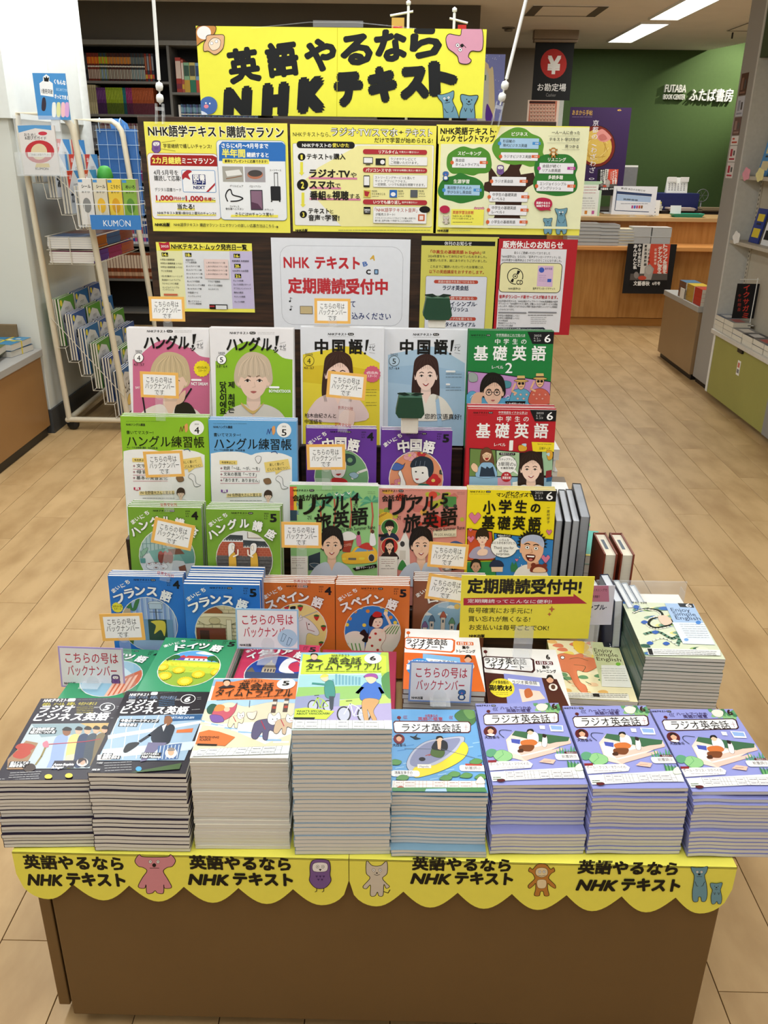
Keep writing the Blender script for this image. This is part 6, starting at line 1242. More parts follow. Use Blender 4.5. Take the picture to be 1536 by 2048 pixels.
# ---------------------------------------------------------------- posters on the board
CA = (280, 230, 4.955); CB = (570, 230, 4.955); CC = (860, 230, 5.12); CD = (300, 465, 5.908); CE = (530, 465, 4.655); CF = (830, 465, 4.8)
def p1(a):
    a.T(78, 165, 1425, 118, 'NHK語学テキスト購読マラソン', '16140f', .03, out='f6f4e0', ow=.05)
    animal(a, 'owl', 162, 318, .92); a.T(230, 308, 708, 46, '学習継続で嬉しいチャンス!', '3a3520', .01); a.L([(215, 272), (350, 252)], 3, '8a8030'); a.L([(215, 335), (350, 356)], 3, '8a8030')
    a.R(100, 388, 785, 1035, 'f0f0f2', 36, 'a03a34', 4); a.P([(104, 500), (104, 425), (130, 392), (720, 400), (762, 420), (768, 510)], 'a3211f')
    a.T(120, 450, 408, 74, '2カ月継続', 'f6ec6a', .04); a.T(415, 455, 735, 66, 'ミニマラソン', 'f6f6f2', .03)
    a.T(135, 570, 378, 58, '4月·5月号を', '222', .02); a.T(140, 628, 405, 58, '購読して応募!', '222', .02); a.T(148, 740, 410, 40, 'デジタル図書カード', '333', .01)
    a.R(425, 552, 745, 762, 'f2f4f6', 8, '6f9fd0', 6); a.R(520, 590, 650, 690, '1f2a6a', 6); a.T(528, 620, 645, 62, '図書', 'fff', .03); a.T(530, 665, 642, 46, 'カード', 'fff', .03); a.T(530, 717, 648, 44, 'NEXT', '1f2a6a', .04)
    a.S([(420, 590), (470, 545), (515, 560), (480, 590), (500, 640), (450, 620), (425, 640)], 'b02c34'); a.P([(655, 762), (745, 670), (745, 695), (680, 762)], 'b02c34')
    a.P([(155, 845), (750, 840), (750, 866), (155, 866)], 'f3e860'); a.T(158, 820, 330, 72, '1,000', 'b3252c', .04); a.T(334, 828, 412, 40, '円分', 'b3252c', .03); a.T(415, 830, 448, 40, 'が', '222'); a.T(452, 825, 630, 72, '1,000', 'b3252c', .04); a.T(634, 834, 712, 40, '名様', 'b3252c', .03); a.T(716, 834, 748, 40, 'に', '222')
    a.P([(370, 925), (545, 925), (545, 942), (370, 940)], 'f3e860'); a.T(372, 908, 540, 60, '当たる!', '222', .03)
    a.P([(170, 985), (755, 985), (755, 998), (170, 996)], 'f3e860'); a.T(175, 973, 755, 34, 'NHKテキスト実質1冊分以上還元のチャンス!!', '222', .02)
    a.R(782, 262, 1445, 1045, 'eef1f3', 36, '5a86b0', 4); a.P([(784, 455), (784, 300), (815, 264), (1410, 270), (1442, 300), (1444, 460)], '2f72c0')
    a.T(808, 305, 1272, 54, 'さらに4月〜9月号まで', 'fff', .03); a.T(812, 378, 1045, 86, '半年間', 'f6ec6a', .05); a.T(1058, 395, 1275, 52, '継続すると', 'fff', .03)
    a.R(818, 434, 1280, 484, 'f3e860', 10); a.T(840, 459, 1262, 32, '豪華なプレゼントに応募できます!', '222', .03)
    a.R(820, 510, 1025, 662, 'a9a79e'); a.P([(845, 555), (985, 540), (1015, 590), (865, 610)], 'e8e8e4'); a.L([(855, 632), (1010, 605)], 7, '8a5a34')
    a.R(1040, 514, 1242, 664, 'a8a4a8'); a.E(1142, 590, 78, 45, 'b8765a'); a.E(1142, 578, 70, 33, '4a4644'); a.T(890, 704, 1025, 24, 'グリルピュア', '444'); a.T(1083, 708, 1200, 24, 'パエリアパン', '444'); a.T(1285, 548, 1400, 24, 'スーツケース', '444')
    a.R(1330, 572, 1336, 710, '555'); a.R(1362, 572, 1368, 710, '555'); a.R(1330, 570, 1368, 578, '333'); a.R(1296, 706, 1395, 848, '222428', 10); a.E(1305, 854, 8, 8, '222'); a.E(1386, 854, 8, 8, '222')
    a.L([(870, 855), (850, 800), (870, 750), (900, 740), (920, 790), (990, 810), (1020, 828), (970, 850), (900, 855)], 11, '26262c', 1); a.R(1096, 742, 1218, 942, '3a3840', 6); a.R(1104, 752, 1210, 932, '8a6a80'); a.P([(1104, 932), (1104, 860), (1170, 880), (1210, 932)], '5a3a50')
    a.T(893, 906, 985, 24, 'ワイヤレス', '444'); a.T(850, 930, 1030, 24, '骨伝導ヘッドホン', '444'); a.T(1235, 938, 1325, 22, 'タブレット', '444')
    a.P([(905, 988), (1370, 990), (1368, 1015), (900, 1010)], 'f3e860'); a.T(945, 984, 1322, 42, 'さらにはWチャンス賞も!', '222', .02)
    a.T(150, 1085, 298, 34, 'NHK出版', '16140f', .06, sh=.15); a.T(338, 1092, 1330, 36, 'NHK語学テキスト 購読マラソン·ミニマラソンの詳しい応募方法はこちら', '222', .015); a.T(1342, 1106, 1372, 34, '→', '222', .04)
usheet('poster', (287, 243), (581, 466), PY-.001, .0005, Yl, CA, p1, 'yellow poster with red and blue prize panels, top left on the board', 'poster')
def p2(a):
    a.T(78, 192, 452, 54, 'NHKテキストなら、', '16140f', .01); a.T(452, 170, 1118, 92, 'ラジオ·TV/スマホ', 'fbfbf6', .02, out='16140f', ow=.045); a.T(1125, 170, 1175, 60, '+', '16140f', .02); a.T(1190, 175, 1462, 86, 'テキスト', 'fbfbf6', .02, out='16140f', ow=.045)
    a.T(885, 252, 1465, 56, 'だけで学習が始められる!', '16140f', .02)
    a.R(88, 298, 1462, 1108, 'eeeeea', 14, '9a9440', 3); a.P([(720, 305), (1458, 305), (1458, 1104), (560, 1104), (330, 850), (190, 650), (330, 520)], 'f2eba4')
    a.R(115, 262, 692, 332, '14120f', 34); a.T(170, 300, 460, 44, 'NHKテキストの', 'f4f4f0', .03); a.T(468, 300, 635, 44, '使いかた', 'f2e65a', .03)
    for y, n_, x, r in ((415, '1', 165, 38), (692, '2', 174, 56), (985, '3', 182, 36)): a.E(x, y, r, r, '14120f'); a.T(x-r*.3, y, x+r*.3, r*1.6, n_, 'f2e65a', .04)
    for x, y0, y1 in ((165, 466, 600), (178, 768, 915)): a.P([(x-14, y0), (x+14, y0), (x+14, y1-30), (x+28, y1-30), (x, y1), (x-28, y1-30), (x-14, y1-30)], 'e8e04a')
    a.T(215, 412, 432, 64, 'テキスト', '16140f', .03); a.T(436, 418, 474, 44, 'を', '16140f'); a.T(480, 412, 600, 64, '購入', '16140f', .03)
    for x0, x1, y in ((236, 715, 625), (240, 555, 722), (243, 750, 832)): a.R(x0, y-8, x1, y+12, 'd884a4')
    a.T(240, 580, 645, 94, 'ラジオ·TV', '16140f', .04); a.T(650, 595, 710, 60, 'や', '16140f', .02); a.T(243, 690, 490, 94, 'スマホ', '16140f', .04); a.T(496, 700, 550, 58, 'で', '16140f', .02)
    a.T(246, 797, 410, 94, '番組', '16140f', .04); a.T(412, 808, 464, 56, 'を', '16140f', .02); a.T(468, 797, 632, 94, '視聴', '16140f', .04); a.T(638, 806, 740, 58, 'する', '16140f', .02)
    a.T(232, 950, 440, 60, 'テキスト', '16140f', .03); a.T(445, 955, 480, 44, 'と', '16140f'); a.T(232, 1018, 350, 64, '音声', '16140f', .03); a.T(355, 1022, 392, 44, 'で', '16140f'); a.T(396, 1018, 540, 64, '学習!', '16140f', .03)
    for y, t, t2, x0, x1 in ((366, 'リアルタイム', 'で見たい·聴きたい', 930, 1120), (547, 'パソコン·スマホ', 'で好きな時間に見たい·聴きたい', 800, 1055), (864, 'いつでも繰り返し', '音声を聴きたい', 875, 1150)):
        a.R(772, y-24, 1408, y+24, 'b03038', 24); a.T(x0, y, x1, 38, t, 'f6f4e8', .03); a.T(x1+8, y+2, x1+ (205 if x1 < 1140 and x1 > 1100 else 330 if x1 < 1100 else 160), 22, t2, 'f6f4e8', .02)
    a.R(775, 418, 872, 482, '222', 3); a.R(782, 425, 865, 474, 'eee'); a.R(800, 488, 846, 496, '222'); a.R(898, 430, 996, 496, '222', 3); a.E(966, 466, 22, 22, 'eee')
    a.R(1030, 416, 1408, 498, 'f0f0ee', 6, 'bbb', 2); a.T(1046, 438, 1298, 32, 'ラジオやテレビにて', '222', .01); a.T(1048, 473, 1320, 32, 'ご視聴いただけます。', '222', .01)
    a.R(778, 598, 840, 715, '222', 8); a.R(783, 608, 835, 696, 'eee'); a.R(876, 596, 1408, 716, 'f0f0ee', 6, 'bbb', 2)
    for y, t, x1 in ((622, 'ストリーミングサービスを選んで', 1285), (656, 'サイト·アプリにアクセス。', 1205), (690, '一定期間、いつでも放送を視聴できます。', 1385)): a.T(892, y, x1, 30, t, '222', .01)
    a.R(778, 742, 850, 816, 'd8c25a'); a.P([(785, 750), (840, 760), (820, 810), (790, 800)], 'b02c34'); a.R(1036, 742, 1110, 816, '2f6ab8'); a.E(1072, 785, 24, 20, 'eee'); a.R(1242, 742, 1314, 816, '5a5e64')
    for x, t in ((862, 'らじる★らじる'), (1120, 'ゴガク'), (1325, 'プラス')): a.T(x, 752, x+54, 22, 'NHK', '222', .02); a.T(x, 780, x+(130 if x < 900 else 60), 22, t, '222', .02); lines(a, x, 805, x+66, 1, 8, '444', 3)
    a.R(780, 910, 848, 980, '14120f', 6); a.T(785, 938, 842, 26, '2025', 'f2f2f2', .03); a.T(790, 960, 838, 16, '年度より', 'f2f2f2', .02); a.R(876, 912, 1400, 1072, 'f0f0ee', 6, 'bbb', 2)
    a.T(890, 942, 1310, 44, '「NHK語学テキスト音声」', 'a83a20', .02); a.T(898, 985, 1090, 30, 'が販売スタート!', '222', .02); a.T(892, 1022, 1300, 22, 'スマホ·パソコンからいつでもどこでも購入·利用でき、', '333', .01); a.T(892, 1048, 1262, 22, '繰り返し音声を聴いて学習することが出来ます。', '333', .01)
    a.E(1384, 936, 54, 34, '14120f'); a.R(1318, 984, 1384, 1050, 'c8603a', 6); a.R(1332, 998, 1370, 1038, 'f0e0d8')
    a.T(105, 1142, 225, 28, 'NHK出版', '16140f', .06, sh=.15); lines(a, 530, 1140, 1445, 1, 8, '555', 4)
usheet('poster', (580, 248), (871.5, 466.5), PY-.001, .0005, Yl, CB, p2, 'yellow poster with numbered steps and red strips, middle of the board', 'poster')
def blob(a, pts, c): a.S(pts, c)
def p3(a):
    a.R(98, 130, 1690, 1165, 'ecedc4'); a.P([(80, 100), (730, 103), (660, 280), (620, 298), (98, 296), (80, 296)], Yl)
    a.T(106, 165, 680, 82, 'NHK英語テキスト·', '16140f', .04); a.T(105, 240, 665, 78, 'ムック セレクトマップ', '16140f', .04)
    a.P([(600, 500), (700, 640), (790, 560), (835, 480), (945, 500), (915, 560), (930, 610), (1060, 590), (1090, 690), (1000, 740), (950, 800), (920, 1040), (965, 1160), (590, 1160), (660, 1040), (670, 880), (600, 790), (540, 770), (560, 690), (600, 680)], '3a2014')
    for pts, c in (([(170, 480), (190, 400), (280, 340), (350, 322), (440, 345), (520, 330), (600, 380), (625, 450), (630, 530), (590, 590), (500, 600), (440, 620), (330, 600), (230, 600), (180, 550)], '4f8f2e'),
                   ([(80, 770), (110, 690), (170, 640), (250, 620), (310, 592), (400, 625), (480, 650), (540, 700), (555, 780), (540, 850), (470, 870), (400, 890), (310, 905), (220, 880), (140, 860), (95, 830)], '2f7a30'),
                   ([(635, 350), (660, 270), (700, 230), (760, 180), (870, 128), (970, 140), (1040, 190), (1130, 230), (1165, 300), (1155, 380), (1170, 430), (1110, 500), (1030, 530), (940, 505), (860, 510), (760, 490), (680, 440)], '5f9a34'),
                   ([(1065, 540), (1090, 460), (1160, 410), (1240, 400), (1330, 400), (1420, 410), (1490, 470), (1510, 540), (1490, 610), (1510, 700), (1490, 780), (1400, 820), (1290, 830), (1180, 810), (1090, 790), (1055, 700), (1075, 620)], '2f7a30')): a.S(pts, c)
    for x, y, t, w_ in ((405, 393, 'スピーキング', 120), (322, 680, '生涯学習', 82), (918, 195, 'ビジネス', 82), (1300, 457, 'リスニング', 92), (1286, 638, '多読多聴', 76)): a.T(x-w_, y, x+w_, 44, t, 'f2f4e8', .03)
    for x0, y0, x1, y1, c, ts, tg in ((228, 434, 574, 540, 'eeeef2', ('英会話', 'タイムトライアル'), 'd8673a'), (144, 716, 510, 822, 'a9cdea', ('髙田智子の大人の', '学びなおし英会話'), '4a90d0'), (714, 238, 1114, 345, 'a9cdea', ('杉田敏の', '現代ビジネス英語'), '4a90d0'), (724, 385, 1104, 466, 'eeeef2', ('ラジオビジネス英語',), 'd8673a'),
                                 (1118, 493, 1470, 600, 'eeeef2', ('会話が続く!', 'リアル旅英語'), 'b8409a'), (1092, 676, 1470, 780, 'eeeef2', ('エンジョイ·シンプル·', 'イングリッシュ'), 'd8673a'), (632, 634, 982, 724, 'eeeef2', ('ラジオ英会話',), 'd8673a'),
                                 (608, 788, 998, 888, 'eeeef2', ('中学生の基礎英語', 'レベル2'), 'd8673a'), (600, 922, 990, 1024, 'eeeef2', ('中学生の基礎英語', 'レベル1'), 'd8673a'), (592, 1058, 980, 1132, 'eeeef2', ('小学生の基礎英語',), 'd8673a')):
        a.R(x0, y0, x1, y1, c, 5, '8a8a8a' if c == 'eeeef2' else None, 1.5); a.E(x0-2, (y0+y1)/2, 18, 20, tg); a.R(x1-65, (y0+y1)/2-15, x1+18, (y0+y1)/2+15, tg, 3); a.T(x1-38, (y0+y1)/2, x1-2, 18, '初級', 'f4f0e8', .02)
        for i, t in enumerate(ts):
            y = (y0+y1)/2 if len(ts) == 1 else y0+(y1-y0)*(.28+.42*i); W_ = len(t)*31
            a.T(x0+32, y, x0+32+min(W_, x1-x0-100), 36, t, '1c1c1c', .012)
    a.T(1245, 180, 1535, 38, '一人一人に合った', '333'); a.T(1220, 250, 1530, 38, 'テキスト·学び方が', '333'); a.T(1380, 322, 1522, 38, '見つかる', '333')
    for y, x in ((215, 1210), (286, 1200), (354, 1350)): a.L([(x, y), (1530, y)], 2.5, '9a9a8a')
    animal(a, 'owl', 720, 565, .75); animal(a, 'monkey', 1262, 385, .65); animal(a, 'penguin', 160, 620, .85); animal(a, 'cat', 164, 1072, .62); animal(a, 'koala', 502, 978, .62); animal(a, 'bear', 1345, 1090, 1.45); animal(a, 'cub', 1205, 1120, 1.3)
    a.E(150, 965, 52, 40, 'b8244a'); a.R(215, 965, 548, 1130, Yl); a.T(230, 998, 448, 38, '英語学習法診断', 'c8503a', .03); a.T(228, 1035, 425, 22, '今自分にあった学習法·', '222', .02); a.T(228, 1060, 445, 22, 'テキストを見つけましょう!', '222', .02); lines(a, 232, 1096, 430, 1, 8, '333', 4)
    a.S([(1065, 915), (1090, 860), (1155, 845), (1230, 865), (1250, 915), (1225, 960), (1238, 980), (1195, 972), (1120, 975)], 'b8244a'); a.T(1085, 900, 1228, 28, '英語やるなら', 'fff', .03); a.T(1088, 930, 1225, 28, 'NHKテキスト', 'fff', .05)
    a.R(98, 1135, 1690, 1160, 'ecedc4'); a.T(76, 1182, 190, 28, 'NHK出版', '16140f', .06, sh=.15); lines(a, 205, 1182, 412, 1, 8, '777', 3)
usheet('poster', (873.5, 249), (1158, 471), PY-.001, .0005, Yl, CC, p3, 'yellow poster with a green tree map of courses, right of the board', 'poster')
def p4(a):
    a.R(108, 222, 408, 905, 'e8e8b4'); a.R(408, 222, 958, 905, 'e2e5e8'); a.R(958, 222, 1222, 905, 'c9c0e0'); a.P([(100, 210), (1180, 222), (1140, 195), (230, 185)], 'd8cc2a')
    a.P([(100, 115), (165, 125), (225, 108), (240, 195), (170, 218), (125, 205)], 'b8263c'); a.T(128, 162, 220, 36, '2025', 'fff', .02); a.T(250, 170, 1145, 74, 'NHKテキスト·ムック発売日一覧', '16140f', .035)
    for x, y, t in ((178, 260, '14'), (455, 264, '18'), (1028, 275, '16'), (1036, 395, '20'), (1042, 513, '21')): a.R(x-40, y-24, x+36, y+24, '14120f', 3); a.T(x-32, y, x+16, 46, t, 'f2e65a', .05); a.T(x+18, y+10, x+32, 18, '日', 'f2e65a')
    for x0, x1, y, t in ((120, 290, 320, '小学生の基礎英語'), (125, 376, 365, '中学生の基礎英語 レベル1'), (128, 380, 409, '中学生の基礎英語 レベル2'), (133, 262, 454, 'ラジオ英会話'), (136, 385, 516, '1日1文!集中トレーニング'), (140, 362, 560, '英会話タイムトライアル'), (145, 336, 603, 'ラジオビジネス英語'), (148, 350, 648, 'エンジョイ·シンプル·'), (150, 282, 674, 'イングリッシュ'),
                         (420, 536, 324, '会話が続く!'), (420, 550, 353, 'リアル旅英語'), (428, 590, 398, 'まいにちドイツ語'), (430, 610, 442, 'まいにちフランス語'), (432, 620, 487, 'まいにちスペイン語'), (436, 618, 531, 'まいにちイタリア語'), (440, 588, 576, 'まいにち中国語'), (442, 650, 620, 'まいにちハングル講座'), (445, 610, 664, 'まいにちロシア語'), (448, 572, 709, '中国語!ナビ'), (450, 606, 752, 'ハングルッ!ナビ'), (452, 606, 812, '書いてマスター!'), (454, 610, 840, 'ハングル練習帳'),
                         (686, 830, 578, 'アラビア語講座'), (686, 858, 624, 'ポルトガル語講座'), (690, 812, 668, 'みんなのうた'), (970, 1170, 336, '囲碁講座 将棋講座'), (975, 1165, 452, 'NHK俳句 NHK短歌'), (986, 1104, 568, 'きょうの料理'), (988, 1192, 614, 'きょうの料理ビギナーズ'), (990, 1195, 660, 'すてきにハンドメイド'), (992, 1104, 708, '趣味の園芸'), (995, 1126, 757, 'やさいの時間'), (1000, 1118, 817, 'きょうの健康')): a.T(x0, y, x1, 24, t, '333', .015)
    a.R(645, 315, 930, 545, 'ead2cc')
    for i, t in enumerate(('ドイツ語', 'フランス語', 'スペイン語', 'イタリア語')): a.T(668, 357+i*45, 888+(26 if i else 0), 24, 'しあわせ気分の'+t, '333', .015)
    a.R(165, 722, 328, 745, 'c86a4a'); a.R(705, 848, 918, 905, '14120f'); a.R(780, 860, 908, 905, 'e2e5e8'); a.R(705, 862, 765, 880, 'b03038')
usheet('poster', (311.5, 484), (510, 625), PY-.001, .0005, Yl, CD, p4, 'small yellow release date list, lower left on the board', 'poster')
def p5(a):
    a.R(150, 135, 1278, 868, 'e6e9ef', 100, '9a9ca4', 2.5)
    a.T(172, 275, 415, 140, 'NHK', 'c23038', .03); a.T(462, 282, 885, 130, 'テキスト', 'c23038', .05); a.T(212, 500, 1145, 150, '定期購読受付中', 'c23038', .05)
    a.T(980, 232, 1030, 62, 'A', 'dcae3a', .05, rot=-15); a.T(908, 290, 955, 58, 'B', '5a7ab8', .05, rot=15); a.T(940, 365, 985, 60, 'C', '1c1418', .05)
    a.T(795, 665, 842, 70, 'て', '1c2a6a', .02); a.T(806, 778, 1172, 70, '込みください', '1c2a6a', .02)
    for x, y in ((232, 640), (238, 718)): a.E(x, y, 10, 8, '222'); a.L([(x+8, y), (x+2, y-34), (x+20, y-26)], 4, '222')
    a.R(1016, 342, 1056, 390, '27374f', 6); a.R(1024, 350, 1048, 382, '8fb4d8'); a.R(330, 688, 440, 755, 'cdb98a', line='3a2a20', lw=4)
usheet('notice_sheet', (541.5, 475), (817, 662), PY-.001, .0005, 'e6e9ef', CE, p5, 'white notice sheet with red subscription lettering on the board', 'poster')
def p6(a):
    a.R(60, 82, 770, 126, '111'); a.T(282, 106, 545, 42, '休刊のお知らせ', 'f2f2f2', .02)
    a.T(150, 188, 635, 38, '「中高生の基礎英語 in English」', 'b0382c', .03); a.T(648, 190, 675, 28, 'は', '333')
    for y, x0, x1, t in ((230, 125, 690, '2024年度をもって休刊させていただきました。'), (270, 120, 690, 'ご愛読いただき、誠にありがとうございました。'), (330, 148, 662, 'これまでご購読いただいていたお客様には、')): a.T(x0, y, x1, 28, t, '333', .01)
    a.T(136, 378, 662, 38, '以下の英語講座をおすすめします。', 'b0382c', .02)
    a.R(98, 425, 676, 940, 'dcdfe8', 14, '7a5a5a', 3)
    for y, x0, x1, t in ((474, 182, 606, '英語の総合力を身につけるなら'), (630, 182, 598, '多聴·多読で学ぶなら'), (828, 182, 584, 'スピーキング力を磨くなら')): a.R(x0, y-17, x1, y+17, 'b84a38', 16); a.T(x0+40, y, x1-36, 25, t, 'f2e8e0', .01)
    a.T(265, 532, 515, 50, 'ラジオ英会話', '1c2444', .03); a.T(150, 685, 596, 50, 'エンジョイ·シンプル·', '1c2444', .03); a.T(250, 735, 510, 50, 'イングリッシュ', '1c2444', .03); a.T(180, 882, 580, 48, '英会話タイムトライアル', '1c2444', .03)
usheet('notice_sheet', (843.5, 472), (986, 668), PY-.001, .0005, 'd3cd60', CF, p6, 'yellow notice sheet with a black heading strip, lower right on the board', 'poster')
def p7(a):
    a.R(802, 165, 1420, 960, 'e2e1e4'); a.T(842, 118, 1425, 72, '販売休止のお知らせ', 'f4f0ee', .04)
    for y, x0, x1, t in ((197, 950, 1298, '長らくご愛顧いただいておりました'), (234, 830, 1405, '「NHK語学CD」ならびに「音声ダウンロードチケット」は、'), (268, 830, 1408, '2025年度から販売休止とさせていただくことになりました。')): a.T(x0, y, x1, 28, t, '222', .015)
    a.R(815, 297, 1400, 573, 'ebe5b0', 34, '14120f', 6)
    a.E(962, 420, 78, 80, '14120f'); a.E(962, 420, 70, 72, 'ebe5b0'); a.E(962, 420, 24, 25, '14120f'); a.E(962, 420, 17, 18, 'ebe5b0'); a.E(962, 420, 8, 8, '14120f'); a.P([(975, 398), (985, 362), (1012, 372), (990, 405)], '14120f'); a.P([(915, 470), (935, 440), (950, 448), (940, 480)], '14120f'); a.R(970, 450, 1045, 505, 'ebe5b0'); a.T(972, 476, 1036, 62, 'CD', '14120f', .03)
    a.P([(1182, 318), (1330, 322), (1318, 522), (1168, 516)], 'd8b8d4'); a.E(1215, 360, 26, 26, '3a5ab8'); a.T(1245, 348, 1318, 22, '語学英語', '5a4a9a'); a.R(1270, 445, 1308, 476, '3a5ab8'); lines(a, 1190, 410, 1260, 4, 18, '9a86b8', 3); a.T(896, 538, 1012, 24, 'NHK語学CD', '222', .01); a.T(1130, 538, 1345, 24, '音声ダウンロードチケット', '222', .01)
    a.T(806, 618, 1372, 36, '音声ダウンロード新サービスが始まります。', 'b8202c', .03)
    for y, x1, t in ((660, 1370, '2025年度4月号からは、NHK出版のウェブサイトでNHK英語講座の音声'), (685, 1368, 'ダウンロード「NHK語学テキスト音声」が購入いただける新サービスを開始'), (710, 1366, 'いたします。内容はこれまでのCDと同様で放送の内容をコンパクトに再構成'), (738, 952, 'したものになります。')): a.T(800, y, x1, 22, t, '333', .01)
    a.R(798, 762, 1070, 776, '8a8a8e', 6); a.R(1084, 760, 1360, 774, '8a8a8e', 6)
    for i, t in enumerate(('中学生の基礎英語 レベル1', '中学生の基礎英語 レベル2', 'ラジオ英会話', '英会話タイムトライアル', 'ラジオビジネス英語')): a.T(798, 797+i*24, 798+len(t)*15.5, 20, t, '333', .01)
    lines(a, 1084, 793, 1330, 1, 8, '444', 5); lines(a, 1110, 815, 1260, 4, 18, '666', 3)
    a.P([(785, 912), (1232, 910), (1250, 925), (1232, 940), (785, 940)], '1c2430'); a.T(795, 926, 1225, 20, 'NHK語学テキスト音声: https://nhktext.jp/onsei', 'dfe4ea', .01)
usheet('notice_sheet', (995.5, 477), (1137.5, 670), PY-.001, .0005, 'b3202a', CF, p7, 'red bordered notice sheet with a disc symbol, right edge of the board', 'poster')

# ---------------------------------------------------------------- notice cards on clear clips
card_me = None
def note(px, py, Y, rot, zs, label, k=1.0):
    """orange edged card on a clear strip gripped by the magazines below it"""
    global card_me
    X, Z = at(px, py, Y); W_, H_ = .078*k, .0525*k
    t = empty('notice_card', (X, Y, Z), label, 'notice card', 'orange edged notice cards', (math.pi/2-.12, math.radians(-rot), 0))
    if card_me is None:
        a = Art(Matrix.Identity(4), W_, H_, ((0, 0), (78, 0), (78, 52.5), (0, 52.5)), z=.0008, bg='f2bc62')
        a.R(6, 5.5, 72, 47, 'f4f5f4'); a.T(13, 16, 65, 13.5, 'こちらの号は', '1a1a1a', .0); a.T(10, 28.5, 69, 13.5, 'バックナンバー', '1a1a1a', .0); a.T(29, 41, 48, 12.5, 'です', '1a1a1a', .0)
        card_me = (MB().box(-W_/2, 0, 0, W_/2, H_, .0008, 'f2bc62').mesh('card', MATTE), a.mesh('print', MATTE))
    c = link('card', card_me[0], t, (0, -H_/2, 0)); link('print', card_me[1], c)
    d = Z-zs; b = MB()
    b.extr([(-.010, -d-.006), (.010, -d-.006), (.010, -H_/2+.012), (.007, -H_/2+.018), (-.007, -H_/2+.018), (-.010, -H_/2+.012)], -.0009, -.0002)
    b.extr([(.010*math.cos(q*math.pi/8), -H_/2+.006+.010*math.sin(q*math.pi/8)) for q in range(16)], .001, .0015)
    k_ = b.build('clear_clip', FILM, t)
    if d > .07:
        a = Art(Matrix.Identity(4), .036, .010, ((0, 0), (36, 0), (36, 10), (0, 10)), z=0, bg=None); a.T(1, 5, 35, 8, '世界文化社', 'b8322c', .01)
        q = a.build('clip_print', k_, MATTE); q.location = (0, -d+.004, -.0001)
    return t
N = 'orange edged notice card '
note(334, 618, 1.86, 0, 1.062, N+'above the pink Korean magazine, over the date list')
note(665, 622, 1.84, 0, 1.073, N+'above the yellow Chinese magazine, over the white sheet')
note(319, 770, 1.672, -1.5, .915, N+'hiding the face on the pink Korean magazine')
note(693, 771, 1.648, -5, .905, N+'hiding the face on the yellow Chinese magazine', 1.02)
note(328, 928, 1.555, 3, .762, N+'on the green drill book, April issue')
note(652, 914, 1.605, 1.5, .795, N+'low on the purple Chinese magazine, April issue')
note(346, 1068, 1.47, -13, .648, N+'tilted across the olive green Korean magazine')
note(603, 1070, 1.485, 0, .633, N+'left of the smiling woman on the green travel magazine')
note(896, 1111, 1.50, -4, .625, N+'over the woman on the pink travel magazine')
note(893, 1177, 1.45, -8, .61, N+'over the brown Russian magazine, beside the yellow sign')
note(245, 1253, 1.30, 3, .494, N+'over the blue French magazine, above the purple edged card', 1.03)

def bigcard(cx, cy, Y, W_, H_, zs, border, pic, label, rot=0):
    X, Z = at(cx, cy, Y)
    t = empty('handwritten_card', (X, Y, Z), label, 'notice card', 'handwritten notice cards', (math.pi/2-.1, math.radians(-rot), 0))
    c = MB().box(-W_/2, -H_/2, 0, W_/2, H_/2, .001, border).build('card', MATTE, t)
    a = Art(Matrix.Identity(4), W_, H_, ((0, 0), (120, 0), (120, 84), (0, 84)), z=.001, bg=border)
    a.R(3, 3, 117, 81, 'f0eff5'); a.T(12, 22, 110, 24, 'こちらの号は', 'c0324a', .018, rot=1); a.T(14, 48, 106, 24, 'バックナンバー', 'c0324a', .018, rot=1); a.T(6, 76, 28, 6, 'NHK出版', '222', .05)
    if pic == 'owl': animal(a, 'owl', 103, 66, .16)
    elif pic == 'penguin': animal(a, 'penguin', 102, 66, .2)
    else:
        a.E(98, 60, 19, 19, 'b4d4ee')
        for x, y in ((92, 58), (103, 66)): a.L([(x-7, y+8), (x-2, y-8), (x+4, y-4), (x-2, y+9), (x-7, y+8)], 1, '5a7a9a')
    o = a.build('print', c, MATTE); o.location = (0, -H_/2, 0)
    b = MB(); b.extr([(-.012, -H_/2-.010)]+[(.012*math.cos(q), -H_/2+.012+.014*math.sin(q)) for q in [math.pi-k*math.pi/8 for k in range(9)]]+[(.012, -H_/2-.010)], .0014, .0022)
    b.box(-.012, -H_/2-.010, -.002, .012, -H_/2-.006, .0022); b.box(-.018, -(Z-zs)*1.005+.0012, -.02, .018, -(Z-zs)*1.005+.0025, .03); b.box(-.008, -(Z-zs), -.0022, .008, -H_/2+.02, -.0012)
    b.build('clear_stand', CLEAR, t); return t
bigcard(535, 1258, 1.39, .120, .084, .52, '9cc8ea', 'shoes', 'handwritten card with a pale blue edge, over the Spanish magazines', 0)
bigcard(184, 1335, 1.335, .122, .085, .494, 'b9a6e0', 'owl', 'handwritten card with a purple edge and a small owl, at the left', -1)
bigcard(881, 1364, 1.262, .112, .080, .524, '7f9fe0', 'penguin', 'handwritten card with a mid blue edge and a small penguin', -1)
